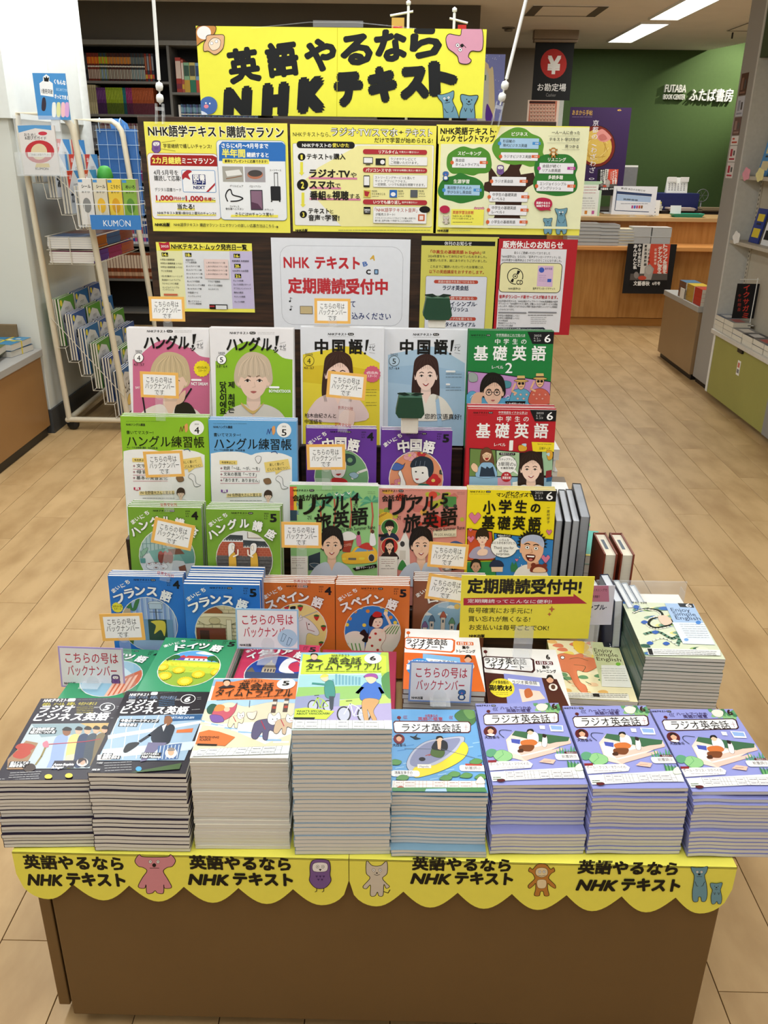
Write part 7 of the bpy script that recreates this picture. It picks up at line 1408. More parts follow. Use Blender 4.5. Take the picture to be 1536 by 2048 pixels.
# yellow subscription sign
def sg(a):
    T = a.T; T(142, 925, 1095, 128, '定期購読受付中!', '15130c', .05); a.P([(112, 1022), (1025, 1008), (1025, 985), (1138, 1068), (1030, 1068), (112, 1082)], 'b82c3e')
    T(145, 1048, 845, 34, '定期購読ってこんなに便利!', 'f4f0ee', .02); T(150, 1125, 680, 50, '毎号確実にお手元に!', '15130c', .01); T(152, 1195, 665, 50, '買い忘れが無くなる!', '15130c', .01); T(158, 1266, 820, 50, 'お支払いは毎号ごとでOK!', '15130c', .01); T(158, 1335, 288, 26, 'NHK出版', '15130c', .06)
    for x, y, r in ((845, 1113, 28), (825, 1155, 18)): a.P([(x, y-r), (x+r*.3, y-r*.3), (x+r, y), (x+r*.3, y+r*.3), (x, y+r), (x-r*.3, y+r*.3), (x-r, y), (x-r*.3, y-r*.3)], 'c8703a')
sgn = usheet('subscription_sign', (925, 1150), (1176, 1278), 1.385, .0012, 'f8ea44', CLc, sg, 'glossy yellow subscription sign with a red arrow strip on a clear stand', 'sign', rot=math.radians(-.6), mt=PRINT, lean=.014)
b = MB(); b.box(-.018, -.045, -.002, .018, .02, -.001); b.box(-.018, -.012, .0014, .018, .026, .0022); b.box(-.016, -.046, -.03, .016, -.044, .03); b.build('clear_stand', CLEAR, sgn)
def pk(a):
    a.R(350, 60, 670, 195+6, 'c87a9c'); a.T(150, 108, 302, 20, '読力とリスニング力', '222', .02); a.T(155, 155, 250, 20, 'リーを英語で', '222', .02); a.T(150, 236, 300, 40, 'シンプル·', '1c2444', .03); a.T(150, 290, 190, 36, 'シュ', '1c2444', .03)
def pk2(a):
    a.P([(100, 68), (312, 66), (318, 192), (100, 192)], 'c27a98'); a.T(130, 108, 302, 22, '総合力とリスニング力', '222', .02); a.T(140, 155, 250, 20, 'ストーリーを英語で', '222', .02); a.T(120, 232, 300, 42, 'シンプル·', '1c2444', .03); a.T(150, 290, 188, 34, 'シュ', '1c2444', .03)
pks = usheet('course_card', (1150, 1170), (1222, 1250), 1.42, .0008, 'dcdcea', (1130, 1150, 3.594), pk2, 'pink and lilac course card peeping out behind the yellow sign', 'notice card', rot=math.radians(-1.5))
MB().box(-.008, -.075, -.002, .008, .02, -.001).build('clear_stand', CLEAR, pks)

# ================================================================ REAR OF THE TABLE
def book(name, w_, d, h, cover, loc, rot, label, cat='book', group=None, page='e2ddd0', spine=True, art=None, hard=.0015, over=.002, mt=None):
    """upright or lying book: x = thickness w_, y = depth d (spine at far end), z = height h; pages set in from the covers"""
    h += .023; b = MB(); b.box(hard, over, over, w_-hard, d-hard, h-over, page, 1)
    b.box(0, 0, 0, hard, d, h, cover); b.box(w_-hard, 0, 0, w_, d, h, cover); b.box(0, d-hard, 0, w_, d, h, cover)
    o = b.build(name, [mt or PRINT, PAGES], None, loc, rot); tag(o, label, cat, group)
    return o
g = 'grey page books standing at the table side'
for i, (x, y) in enumerate(((.376, 1.775), (.396, 1.772), (.415, 1.776))):
    book('textbook', .0165, .20, .218, '2a2c34', (x, y, TZ+.0005), (0, 0, -.10), '%s textbook with dark covers standing spine back beside the yellow magazine' % ('first', 'second', 'third')[i], 'book', g, 'c6cad0')
book('textbook', .022, .215, .225, '15161a', (.434, 1.785, TZ+.0005), (0, 0, -.10), 'thicker black covered textbook standing beside the three grey page textbooks', 'book', g, 'aeb2b8')
for i, (x, y) in enumerate(((.476, 1.70), (.514, 1.70))):
    o = book('dictionary', .030, .118, .17, '7a2f16', (x, y, TZ+.0005), (0, 0, 0), ('red brown leather dictionary standing next to the black textbook', 'outer red brown leather dictionary at the table edge')[i], 'book', 'red brown dictionaries', 'e6dfcc', hard=.0035, over=.004)
    b = MB(); b.box(.011, .035, .1892, .018, .085, .1898, '4a5a6a'); b.build('edge_stamp', PRINT, o)
book('textbook', .018, .12, .148, '1a2440', (.470, 1.525, TZ+.0005), (0, -.06, .03), 'navy covered book leaning before the red brown dictionaries', 'book', None, 'd6dae0')
for i in range(3):
    o = book('wrapped_book', .012, .118, .132-.004*i, 'b9c0c8', (.506+.0165*i, 1.53-.003*i, TZ+.0008), (0, -.10, .02), '%s pale book in clear wrap leaning at the table side' % ('first', 'second', 'outermost')[i], 'book', 'clear wrapped books', 'e2e4e4')
b = MB(); b.box(-.0015, -.001, .02, .0135, .11, .150); o = b.build('clear_wrap', FILM, o)
o = book('thick_book', .030, .09, .118, 'dfe4e6', (.428, 1.60, TZ+.0005), (0, 0, .05), 'thick white book standing just behind the yellow sign', 'book', None, 'e8e8e4')
at_ = empty('acrylic_tray', (.555, 1.66, TZ+.001), 'clear acrylic divider standing behind the patterned reader stack', 'acrylic divider')
b = MB(); b.box(-.10, -.001, .0, .10, .0015, .146); b.box(-.10, -.001, .146, .10, .0015, .148); b.box(-.10, .0015, 0, -.098, .06, .12); b.box(.098, .0015, 0, .10, .03, .12); b.build('acrylic_plate', CLEAR, at_)
MB().box(-.10, -.0035, .0, .10, -.0012, .004).build('base_strip', CLEAR, at_)
for i, c in enumerate(('ece6cc', 'efe9d4', 'e9e4d0', 'f0ece0')):
    q = MB(); q.box(-.068, 0, 0, .068, .062, .030, c, 1); q.box(-.07, -.001, 0, .07, .064, .0008, 'd8d2bc'); q.box(-.07, -.001, .0302, .07, .064, .031, 'f2efe6')
    o = q.build('paper_bundle', [PRINT, PAGES], None, (.560+.002*(i % 2), 1.575, TZ+.0005+i*.032)); tag(o, 'cream %s bundle lying behind the patterned reader stack' % ('bottom', 'lower middle', 'upper middle', 'topmost')[i], 'book', 'cream paper bundles')
# low books along the right edge behind
def flat(x, y, z, w_, d, h, col, rot, label, arts=(), page='e4e2dc', group=None):
    b = MB(); b.box(-w_/2+.001, -d/2+.001, .0006, w_/2-.001, d/2-.001, h-.0006, page, 1); b.box(-w_/2, -d/2, 0, w_/2, d/2, .0006, col); b.box(-w_/2, -d/2, h-.0006, w_/2, d/2, h, col)
    o = b.build('paperback', [PRINT, PAGES], None, (x, y, z), (0, 0, rot)); tag(o, label, 'book', group)
    if arts:
        a = MB()
        for x0, y0, x1, y1, c in arts: a.box(-w_/2+x0*w_, -d/2+y0*d, h+.0001, -w_/2+x1*w_, -d/2+y1*d, h+.0003, c)
        a.build('cover_print', PRINT, o)
    return o
gt = 'flat paperbacks behind the dictionaries'
for i in range(3):
    flat(.495, 2.02, TZ+.0005+i*.0245, .118, .16, .024, ('d8d8d0', 'c8d0cc', '38b0a0')[i], -.1, ('bottom paperback under the teal one', 'middle paperback under the teal one', 'teal paperback lying near the table edge behind the dictionaries')[i], () if i < 2 else ((.2, .3, .26, .9, '2a7a70'), (.4, .3, .45, .9, '2a7a70'), (.0, .0, 1, .06, 'e8d23a')), group=gt)
for i in range(3):
    flat(.488, 2.21, TZ+.0005+i*.0255, .13, .165, .025, ('e0e0dc', 'd8e0d8', 'e6eae4')[i], -.08, ('bottom book of the green and white pile', 'middle book of the green and white pile', 'white paperback with green and maroon corners, behind the teal one')[i], () if i < 2 else ((0, 0, 1, .12, '58b84a'), (.0, .7, .35, 1, '58b84a'), (.72, .12, 1, 1, '7a3a5a'), (.12, .2, .6, .24, '9a9aa0'), (.12, .35, .62, .39, '9a9aa0'), (.12, .5, .6, .54, '9a9aa0')), group=gt)
flat(.478, 2.43, TZ+.0005, .125, .17, .073, 'e8eaea', -.05, 'white book with a blue oval and a brown band, near the table edge', ((0, .0, .5, .1, '4a86b8'), (.0, .72, 1, 1, '6a5a48'), (.3, .3, .4, .6, 'a0a8b0')), group=gt)
for i in range(4):
    flat(.475+.004*(i % 2), 2.64, TZ+.0005+i*.037, .105+.004*(i % 2), .15, .035, 'dfe0e4', .05*(i % 2)-.04, ('bottom', 'second', 'third', 'topmost')[i]+' white thick book of the rearmost pile on the table', ((.2, .3, .4, .6, '444'),) if i == 3 else (), group='white books at the rear of the table')

# mini banners behind the title banner
def nobori(px, py, py1, Y, w_, cols, label, h_=.07, flip=1):
    X, Z = at(px, py, Y); t = empty('mini_banner', (X, Y, TZ+.06), label, 'mini banner')
    zz = Z-TZ-.06
    b = MB(); b.tube([(0, 0, -.058), (0, 0, zz)], .0035, n=8); b.lathe([(0, zz), (.006, zz+.003), (.006, zz+.010), (0, zz+.014)], 10); b.tube([(.012*flip, 0, zz-.012), (-w_*1.15*flip, 0, zz-.022)], .0028, n=8); b.box(min(0, -.03*flip), -.012, -.060, max(0, .03*flip)+.01, .012, -.056); b.build('pole', WHITEP, t)
    q = MB(); a0, a1 = sorted((-w_*1.05*flip, -.010*flip)); q.box(a0, -.001, zz-.030-h_, a1, .001, zz-.026, cols[0]); 
    q.box(a0+.004, -.0016, zz-.075, a1-.004, -.0011, zz-.045, cols[1]); q.box(a0+.008, -.002, zz-.070, a1-.008, -.0017, zz-.066, cols[2]); q.box(a0+.008, -.002, zz-.058, a1-.008, -.0017, zz-.053, cols[2]); q.build('banner_cloth', MATTE, t)
nobori(817, 12, 50, 2.46, .040, ('c8a050', 'c0302a', 'f2e8d0'), 'tiny gold and red banner on a white pole behind the title banner')
nobori(909, 26, 50, 2.46, .030, ('c02a28', 'e8b83a', 'f2e8d0'), 'tiny red banner on a white pole near the pink corner animal', flip=-1)
# plain blank card stands where the photograph has mascots
def stand(px, py0, py1, Y, label, zbase):
    X, Z0 = at(px, py1, Y); _, Z1 = at(px, py0, Y); s_ = (Z1-Z0)
    t = empty('paper_stand', (X, Y, zbase+.0005), label, 'paper figure')
    k = s_; z0 = Z0-zbase
    b = MB(); b.bbox(-.23*k, -.012, 0, .23*k, .012, z0+.32*k, .003); b.build('white_base', mat('white_card', 'e6e2d8', rough=.6), t)
    p = [(-.30*k, 0), (.30*k, 0), (.38*k, .12*k), (.30*k, .56*k), (-.30*k, .56*k), (-.38*k, .12*k)]
    b = MB(); b.extr(p, -.02, .018, M=Matrix.Translation((0, 0, z0+.32*k)) @ Matrix.Rotation(math.pi/2, 4, 'X')); b.build('green_top', mat('dark_green_card', '17452f', rough=.6), t)
    b = MB()
    for e in (-1, 1): b.extr([(0, 0), (e*.14*k, .07*k), (e*.34*k, .05*k), (e*.34*k, .02*k), (e*.16*k, -.02*k)][::e], 0, .001, M=Matrix.Translation((0, -.004, z0+.90*k)) @ Matrix.Rotation(math.pi/2, 4, 'X'))
    b.build('leaf', mat('dark_leaf_card', '10281d', rough=.6), t)
stand(819, 782, 855, 1.668, 'small dark green and white paper figure before the blue Chinese magazine', .892)
stand(873, 585, 662, 1.885, 'small dark green and white paper figure before the yellow notice', 1.068)

# ================================================================ SERVICE COUNTER: WHAT STANDS ON IT
LZ = .712
def pile(px0, px1, y0, y1, Y, n, cols, name, lab, group, base=LZ, d=.21, cat='magazine'):
    X0, Z1 = at(px0, y0, Y); X1, _ = at(px1, y1, Y); t = (Z1-base)/n
    me = None
    for i in range(n):
        c = cols[i % len(cols)]
        q = MB(); w_ = (X1-X0); q.box(-w_/2+.002, .002, .001, w_/2, d, t-.0015, 'b9bbbb', 1); q.box(-w_/2, 0, 0, w_/2, d, .0015, c); q.box(-w_/2, 0, t-.002, w_/2, d, t-.0006, c)
        o = q.build(name, [PRINT, PAGES], None, ((X0+X1)/2+random.uniform(-.004, .004), Y+random.uniform(-.003, .003), base+.0005+i*t)); tag(o, '%s %s' % (lab, 'topmost of its pile' if i == n-1 else ('at the bottom of its pile' if i == 0 else '%s from the bottom' % ORD[i-1])), cat, group)
pile(1137, 1156, 450, 494, 7.74, 5, ('8a8c90', '9a9c9e'), 'store_magazine', 'grey magazine half hidden by the tree poster,', 'magazine piles on the counter ledge')
pile(1158, 1199, 447, 494, 7.74, 6, ('6a6e74', '8a8c8e'), 'store_magazine', 'grey magazine in the widest counter pile,', 'magazine piles on the counter ledge')
pile(1202, 1236, 449, 494, 7.74, 6, ('5a5e66', '77797e'), 'store_magazine', 'darker grey magazine in the pile beside the cream books,', 'magazine piles on the counter ledge')
pile(1238, 1266, 458, 492, 7.74, 6, ('e6d9b0', 'efe6c8'), 'store_book', 'cream paperback on the counter ledge,', 'cream paperbacks on the counter ledge', d=.18, cat='book')
pile(1268, 1300, 454, 490, 7.74, 2, ('c8c6c2',), 'store_journal', 'thick journal in the left pile over the hanging poster,', 'journals above the hanging poster', d=.16)
pile(1306, 1340, 455, 490, 7.74, 2, ('d0cecb',), 'store_journal', 'thick journal in the right pile over the hanging poster,', 'journals above the hanging poster', d=.16)
def bs(S, ox, oy, k):
    def f(a):
        P = lambda *p: [(ox+x*k, oy+y*k) for x, y in p]; R = lambda x0, y0, x1, y1, c: a.R(ox+x0*k, oy+y0*k, ox+x1*k, oy+y1*k, c); V = lambda x, y0, y1, t, c, h: a.V(ox+x*k, oy+y0*k, oy+y1*k, t, c, .04, h*k, -.9*k)
        a.P(P((0, 0), (86, 0), (72, 255), (-18, 255)), '17171a'); a.P(P((86, 0), (150, 0), (122, 255), (58, 255)), 'dcd8d2'); a.P(P((150, 0), (312, 2), (285, 255), (112, 255)), 'd4503c')
        V(24, 8, 215, 'あんぱんと私', 'f2f2f0', 34); V(58, 8, 195, 'やなせ先生と', 'f2f2f0', 30)
        V(108, 10, 190, '東京改造計画', '17171a', 24); V(135, 40, 200, 'これからの', '17171a', 20)
        V(268, 8, 250, 'トランプ危機を', 'f6ece6', 40); V(226, 30, 275, 'チャンスに変えろ', 'f6ece6', 40); V(188, 40, 180, '石破茂首相', 'f2d8cc', 22)
        a.P(P((-18, 250), (285, 250), (282, 305), (-24, 305)), '5a5552'); a.P(P((100, 200), (140, 170), (175, 210), (150, 300), (90, 300)), 'a8a4a0'); a.E(ox+132*k, oy+222*k, 27*k, 34*k, 'b8b2ac'); a.E(ox+30*k, oy+262*k, 20*k, 28*k, '8a8582')
        a.E(ox+78*k, oy+285*k, 34*k, 18*k, 'c8503c'); a.P(P((-24, 303), (283, 303), (280, 362), (-32, 352)), '121214'); a.T(ox+6*k, oy+330*k, ox+140*k, 40*k, '文藝春秋', 'f2f2f0', .03); a.T(ox+160*k, oy+330*k, ox+225*k, 30*k, '6月号', 'f2f2f0', .03)
    return f
usheet('hanging_poster', (1256, 487), (1340, 588), 7.70, .002, '17171a', (1100, 300, 3.523), bs(1, 582, 656, .86), 'black, white and red journal poster hanging from the counter ledge', 'poster', lean=0)
usheet('hanging_poster', (1196, 338), (1232, 391), 8.10, .002, '17171a', (1100, 300, 3.523), bs(1, 352, 135, .42), 'small black and red journal poster in front of the grey monitor', 'poster')
CTZ = .937
def onc(name, tl, br, Y, bg, art, label, cat, base=CTZ, cr=(1080, 320, 4.267), th=.004):
    X0, Z1 = at(*tl, Y); X1, _ = at(*br, Y)
    o = usheet(name, tl, br, Y, th, bg, cr, art, label, cat)
    z = at(*br, Y)[1]
    b = MB(); b.box(-.02, base-z+.0005, -.012, .02, .03, -.001); b.box(-.04, base-z+.0005, -.05, .04, base-z+.004, .02); b.build('stand_leg', CLEAR, o); return o
def ga(a):
    a.R(325, 212, 498, 508, 'eef2ec'); 
    for i in range(3): lines(a, 345, 232+i*24, 482, 1, 8, 'c08a8a', 5)
    a.T(345, 325, 445, 14, 'お支払い方法', '444')
    for i in range(4): lines(a, 345, 350+i*20, 470, 1, 8, '999', 3)
    for x, c in ((322, 'c060a0'), (380, 'd08a3a'), (440, 'c060a0')): a.R(x, 432, x+22, 462, c)
onc('notice_stand', (1157, 362), (1198, 432), 8.10, 'b8d8b8', ga, 'pale green edged payment notice standing on the counter', 'notice stand')
def gb(a):
    a.P([(655, 232), (965, 262), (930, 468), (622, 452)], 'e6e8ee'); a.P([(655, 265), (955, 290), (952, 312), (650, 288)], '2f3f66'); a.P([(650, 290), (950, 314), (942, 362), (645, 345)], 'a9c0e0'); a.T(690, 252, 900, 18, '第2回 本日のお知らせ', '333', .02, rot=-5); a.T(710, 338, 835, 18, '20,000·00·00', '222', .04, rot=-4)
    for x, c in ((780, 'b04a8a'), (800, '4a6ab8'), (820, 'b04a8a'), (840, 'c8503a'), (860, '8a5a2a')): a.R(x, 388, x+16, 414, c)
    lines(a, 690, 372, 920, 1, 8, '778', 4); a.P([(640, 428), (930, 440), (928, 446), (640, 434)], '2f3f66'); a.P([(652, 280), (656, 235), (660, 280), (640, 430), (634, 430)], '3a4a6a')
onc('notice_board', (1228, 372), (1308, 430), 8.06, 'e6e8ee', gb, 'white and blue information board tilted on the counter', 'notice stand')
def gc(a):
    for i in range(4): 
        for j in range(2): a.E(955+j*26, 385+i*30, 5, 6, '3a4a6a', n=8)
onc('leaflet_stand', (1293, 400), (1317, 431), 8.12, 'eeeeec', gc, 'small white leaflet with dots beside the information board', 'notice stand')
mo_ = empty('monitor', (at(1231, 370, 8.45)[0], 8.45, CTZ), 'grey flat monitor seen from behind on the counter', 'monitor')
b = MB(); b.bbox(-.18, -.02, .16, .19, .02, .42, .012); b.box(-.16, -.03, .19, .15, -.021, .30); b.build('back_shell', mat('monitor_grey', '77797c', rough=.4), mo_)
b = MB(); b.box(-.03, 0, .005, .03, .02, .17); b.bbox(-.1, -.08, .0008, .1, .08, .012, .003); b.build('foot', mat('monitor_foot', 'b9bbbd', rough=.4), mo_)
b = MB(); b.box(-.175, -.0205, .41, .185, .0205, .425); b.build('white_rim', WHITEP, mo_)
X, Z = at(1374, 436, 8.10)
tr = empty('coin_tray', (X, 8.12, CTZ+.0005), 'shallow teal green coin tray on the counter top', 'tray')
b = MB(); o_ = [(-.14, -.07), (.14, -.07), (.155, 0), (.14, .07), (-.14, .07), (-.155, 0)]; i_ = [(x*.82, y*.78) for x, y in o_]; n = 6
b.add([(x*.85, y*.8, 0) for x, y in o_]+[(x, y, .03) for x, y in o_]+[(x*.97, y*.95, .03) for x, y in o_]+[(x*.8, y*.74, .004) for x, y in o_], [list(range(6))[::-1]]+[(i, (i+1) % 6, 6+(i+1) % 6, 6+i) for i in range(6)]+[(6+i, 6+(i+1) % 6, 12+(i+1) % 6, 12+i) for i in range(6)]+[(12+i, 12+(i+1) % 6, 18+(i+1) % 6, 18+i) for i in range(6)]+[[18+i for i in range(6)]])
b.build('tray_body', mat('teal_plastic', '2f9a80', rough=.35), tr)
ns = MB().box(-.05, -.001, .0, .05, .001, .085, 'e9e9ea').build('price_card', MATTE, None, (X-.10, 8.13, CTZ+.012), (-.15, 0, .1)); tag(ns, 'small white card leaning in the teal coin tray', 'card')
DZ = .95
bx = MB().bbox(0, 0, 0, .46, .25, .155, .005).build('document_box', mat('navy_plastic', '1b2560', rough=.4), None, (2.56, 9.02, DZ+.0005)); tag(bx, 'navy blue document box on the desk before the green wall', 'box')
cl = empty('desk_calendar', (2.81, 9.10, DZ+.156), 'white desk calendar with two small months, on the navy box', 'calendar')
b = MB(); b.extr([(0, 0), (.06, 0), (.03, .145)], -.105, .105, M=Matrix(((0, 0, 1, 0), (1, 0, 0, 0), (0, 1, 0, 0), (0, 0, 0, 1)))); b.build('calendar_stand', WHITEP, cl)
b = MB(); b.box(-.105, -.004, .105, -.02, .0, .15, 'f0f0ee'); b.box(.02, -.004, .105, .105, .0, .15, 'f0f0ee')
for i in range(4):
    for j in range(6): b.box(-.085+j*.03, .004+i*.004, .025+i*.018, -.072+j*.03, .006+i*.004, .033+i*.018, '8a8a90')
b.build('month_sheets', MATTE, cl)
for i, (x, y, w_, h_, c, l) in enumerate(((2.36, 8.98, .14, .05, 'c8c8c4', 'grey paper bundle on the desk left of the navy box'), (2.52, 8.84, .16, .085, 'd9d6c8', 'stack of papers with a yellow top before the navy box'), (2.80, 8.84, .26, .03, 'b8a8a0', 'flat heap of papers on the desk right of the yellow topped stack'), (3.10, 8.84, .2, .035, '8a7a60', 'brown folders on the desk beside the grey post'))):
    b = MB(); n = 4
    for k in range(n): b.box(-w_/2+random.uniform(-.01, .01), random.uniform(-.01, .01), k*h_/n, w_/2+random.uniform(-.01, .01), .14, (k+.9)*h_/n, c if k < n-1 or i != 1 else 'd8cf70')
    tag(b.build('paper_pile', MATTE, None, (x, y-.02, DZ+.0005)), l, 'papers')
wc = MB(); wc.lathe([(0, 0), (.035, 0), (.05, .03), (.035, .07), (.05, .10), (.02, .135), (0, .14)], 9, M=Matrix.Rotation(.25, 4, 'Y')); tag(wc.build('tissue_holder', WHITEP, None, (2.46, 9.12, DZ+.06)), 'crumpled white cloth figure on the desk beside the navy box', 'cloth')
tag(MB().bbox(-.05, -.04, 0, .05, .06, .059, .004).build('card_box', mat('kraft_card', '7a6a4a', rough=.7), None, (2.46, 9.12, DZ+.0003)), 'small brown box under the white cloth figure', 'box')
fan = empty('desk_fan', (3.12, 9.25, DZ+.0005), 'small dark desk fan in the corner by the grey post', 'fan')
b = MB(); b.lathe([(0, 0), (.05, 0), (.05, .01), (.008, .02), (.008, .08)], 14); b.tube([(.06*math.cos(k*math.pi/8), -.01, .13+.06*math.sin(k*math.pi/8)) for k in range(16)], .004, n=6, closed=True)
for k in range(6): b.tube([(0, -.01, .13), (.06*math.cos(k*math.pi/3), -.012, .13+.06*math.sin(k*math.pi/3))], .0015, n=5)
b.build('fan_cage', mat('fan_grey', '77787a', rough=.4), fan)
# posters behind the display
def ramen(a):
    a.E(212, 940, 150, 165, '7a2418', '2a1016', 6); a.E(212, 945, 126, 138, 'd8b85a')
    for k in range(26): t = k*.7; a.L([(212+100*math.cos(t), 950+105*math.sin(t)), (212+70*math.cos(t+.9), 950+80*math.sin(t+.9)), (212+96*math.cos(t+1.7), 950+100*math.sin(t+1.7))], 5, ('ecd488', 'c49a3e')[k % 2], 1)
    a.S([(215, 840), (260, 800), (325, 855), (330, 880), (280, 905), (230, 890)], 'd8908a'); a.S([(230, 860), (270, 840), (300, 880), (250, 895)], 'c0706a')
    a.T(18, 668, 182, 46, 'あまから手帖', 'd0a850', .02); a.T(382, 646, 418, 24, '6', 'd0a850'); lines(a, 18, 703, 178, 1, 8, '8a7a9a', 3)
    a.V(208, 725, 1215, '京都の、わざわざ。', 'e8e4ec', .01, 52, -4)
pp_ = usheet('food_magazine_poster', (1141, 214), (1245, 376), 8.30, .003, '36204f', (1140, 60, 4.042), ramen, 'dark purple food poster with a bowl of yellow noodles', 'poster')
b = MB(); z = at(1245, 376, 8.30)[1]; b.box(-.01, CTZ-z+.0005, -.012, .01, .2, -.001); b.box(-.05, CTZ-z+.0005, -.04, .05, CTZ-z+.004, .02); b.build('poster_leg', CLEAR, pp_)
def ppl(a):
    a.R(750, 1290, 1100, 1700, 'c87a62')
    a.R(760, 1296, 1092, 1325, '3a1a18')
    for i in range(7):
        for j in range(8): x, y = 768+j*41, 1335+i*48; a.R(x, y, x+34, y+40, 'dcc8b8'); a.E(x+17, y+18, 10, 13, 'c8907a'); a.P([(x+5, y+17), (x+8, y+4), (x+26, y+4), (x+29, y+17), (x+17, y+9)], random.choice(('1c1412', '3a2018', '4a3a30')))
o = usheet('portrait_poster', (1056, 200), (1111, 300), 7.98, .003, 'ead8cc', (940, 0, 6.4), ppl, 'poster of many small portraits below the cashier sign', 'poster')
z = at(1111, 300, 7.98)[1]; MB().box(-.01, CTZ-z+.001, -.004, .01, .3, -.001).build('poster_leg', CLEAR, o)
def bl(a):
    a.R(0, 0, 900, 3000, '8088c8')
    for k in range(40): a.E(random.uniform(150, 380), random.uniform(700, 1500), 4, 5, 'dfe4f4', n=6)
    a.S([(100, 800), (220, 810), (250, 880), (300, 910), (300, 1600), (100, 1600)], 'd8c8a0'); a.P([(100, 860), (210, 880), (240, 960), (240, 1600), (100, 1600)], 'c8c8c0'); a.R(190, 960, 205, 1030, '2f6a4a'); a.S([(215, 1330), (270, 1420), (300, 1540), (200, 1540)], '5a2f9a')
o = usheet('blue_poster_stand', (940, 108), (1000, 290), 5.0, .004, '8088c8', (940, 0, 6.4), bl, 'periwinkle starry poster peeping out right of the title banner', 'poster')
z = at(1000, 290, 5.0)[1]; b = MB(); b.box(-.012, -z+.002, -.012, .012, .1, -.001); b.box(-.1, -z+.001, -.08, .1, -z+.006, .08); b.build('poster_leg', GREYP, o)

# ================================================================ BOOKCASE ON THE LEFT
bc = empty('wall_bookcase', (-2.62, 7.5, 0), 'tall grey bookcase full of books along the far left wall', 'bookcase')
bw = 3.2
MB().box(0, .28, 0, bw, .30, 2.23).build('back_panel', mat('bookcase_dark', '1c1815', rough=.8), bc)
for i, x in enumerate((0, .775, 1.60, 2.42, bw-.02)): MB().box(x, .0, 0, x+.02, .28, 2.225).build('upright', SHELFG, bc)
MB().box(-.01, -.012, 2.195, bw+.01, .28, 2.228).build('cornice', mat('cornice_grey', '7d7a72', rough=.6), bc)
SH = (.12, .40, .69, .955, 1.20, 1.445, 1.70, 1.94)
for x0, x1, dz in ((.02, .775, 0), (.795, 1.60, -.075), (1.62, 2.42, 0), (2.44, 3.18, -.04)):
    for z in SH: MB().box(x0, .004, z+dz-.018, x1, .28, z+dz).build('shelf', SHELFG, bc)
MB().box(0, .02, 0, bw, .28, .10).build('plinth', BLACKP, bc)
bands = {}
def spine_mesh(w_, h_, d, c, c2, c3, style):
    b = MB(); b.box(-w_/2+.0006, .003, .001, w_/2-.0006, d, h_-.001, 'd8d2c4', 1)
    b.box(-w_/2, 0, 0, w_/2, .004, h_, c); b.box(-w_/2, 0, 0, -w_/2+.0007, d, h_, c); b.box(w_/2-.0007, 0, 0, w_/2, d, h_, c)
    if style == 0: b.box(-w_/2+.0003, -.0004, h_*.62, w_/2-.0003, 0, h_*.86, c2); b.box(-w_/2+.001, -.0004, h_*.5, w_/2-.001, 0, h_*.55, 'e8e2d0'); b.box(-w_/2+.001, -.0004, h_*.08, w_/2-.001, 0, h_*.42, c3)
    elif style == 1: b.box(-w_/2+.0003, -.0004, 0, w_/2-.0003, 0, h_*.42, c2); b.box(-w_/2+.003, -.0005, h_*.55, w_/2-.003, 0, h_*.9, c3)
    else: b.box(-w_/2+.0003, -.0004, h_*.1, w_/2-.0003, 0, h_*.25, c2); b.box(-w_/2+.002, -.0004, h_*.4, w_/2-.002, 0, h_*.9, c3)
    return b.mesh('spine_book', [PRINT, PAGES])
def row(x0, x1, z, segs, label, group, d=.13):
    """segs: (count, thickness, height, colours, style)"""
    x = x0; i = 0
    for n, th, h_, cols, st in segs:
        ms = [spine_mesh(th-.0008, h_*random.uniform(.985, 1), d, c, c2, c3, st) for c, c2, c3 in cols]
        for k in range(n):
            if x+th > x1: return
            o = link('spine_book', ms[k % len(ms)], None, (-2.62+x+th/2, 7.525, z+.0005)); c = cols[k % len(cols)]
            tag(o, label % (colname(c[0]), ORD[i-1] if i else 'first'), 'book', group); x += th; i += 1
def colname(h):
    r, g, b = [int(h[i:i+2], 16) for i in (0, 2, 4)]; m = max(r, g, b)
    if max(r, g, b)-min(r, g, b) < 35: return 'white' if m > 200 else ('grey' if m > 90 else 'black')
    if r == m: return 'yellow' if g > .75*r and b < .6*r else ('orange' if g > .5*r and b < .5*r else ('pink' if b > .55*r else 'red'))
    return 'green' if g == m else ('purple' if r > .7*b else 'blue')
T0, T1 = .03, .772
comic = [(5, .0135, .205, [('7a4a5a', 'c88a9a', '2a3a7a'), ('a86a4a', 'd8d0c0', '2a2a5a')], 0), (1, .03, .20, [('1a1a1e', '2a2a30', '3a3a3a')], 2),
         (7, .0135, .20, [('7a2a1c', 'd0601e', 'b8a090'), ('6a2418', 'd8801e', 'a89080')], 0), (5, .0135, .20, [('3a3a20', 'a8b82a', '98a080'), ('2a3a4a', 'c88a2a', '8aa0b8')], 0), (14, .0135, .20, [('4a2018', 'c87a2a', '98887a'), ('3a1c1a', 'a87a4a', 'a8a090')], 0), (8, .0135, .20, [('2a3438', '5a6468', '8a9a98'), ('3a2a28', '6a7068', 'a0a098')], 0), (4, .018, .20, [('7a2018', 'c8a03a', 'a05a3a'), ('3a3a44', 'c8503a', '8a8a90')], 2)]
row(T0, T1, 1.94, comic, '%s comic, %s from left in the top row by the white rod', 'comics on the upper left shelf')
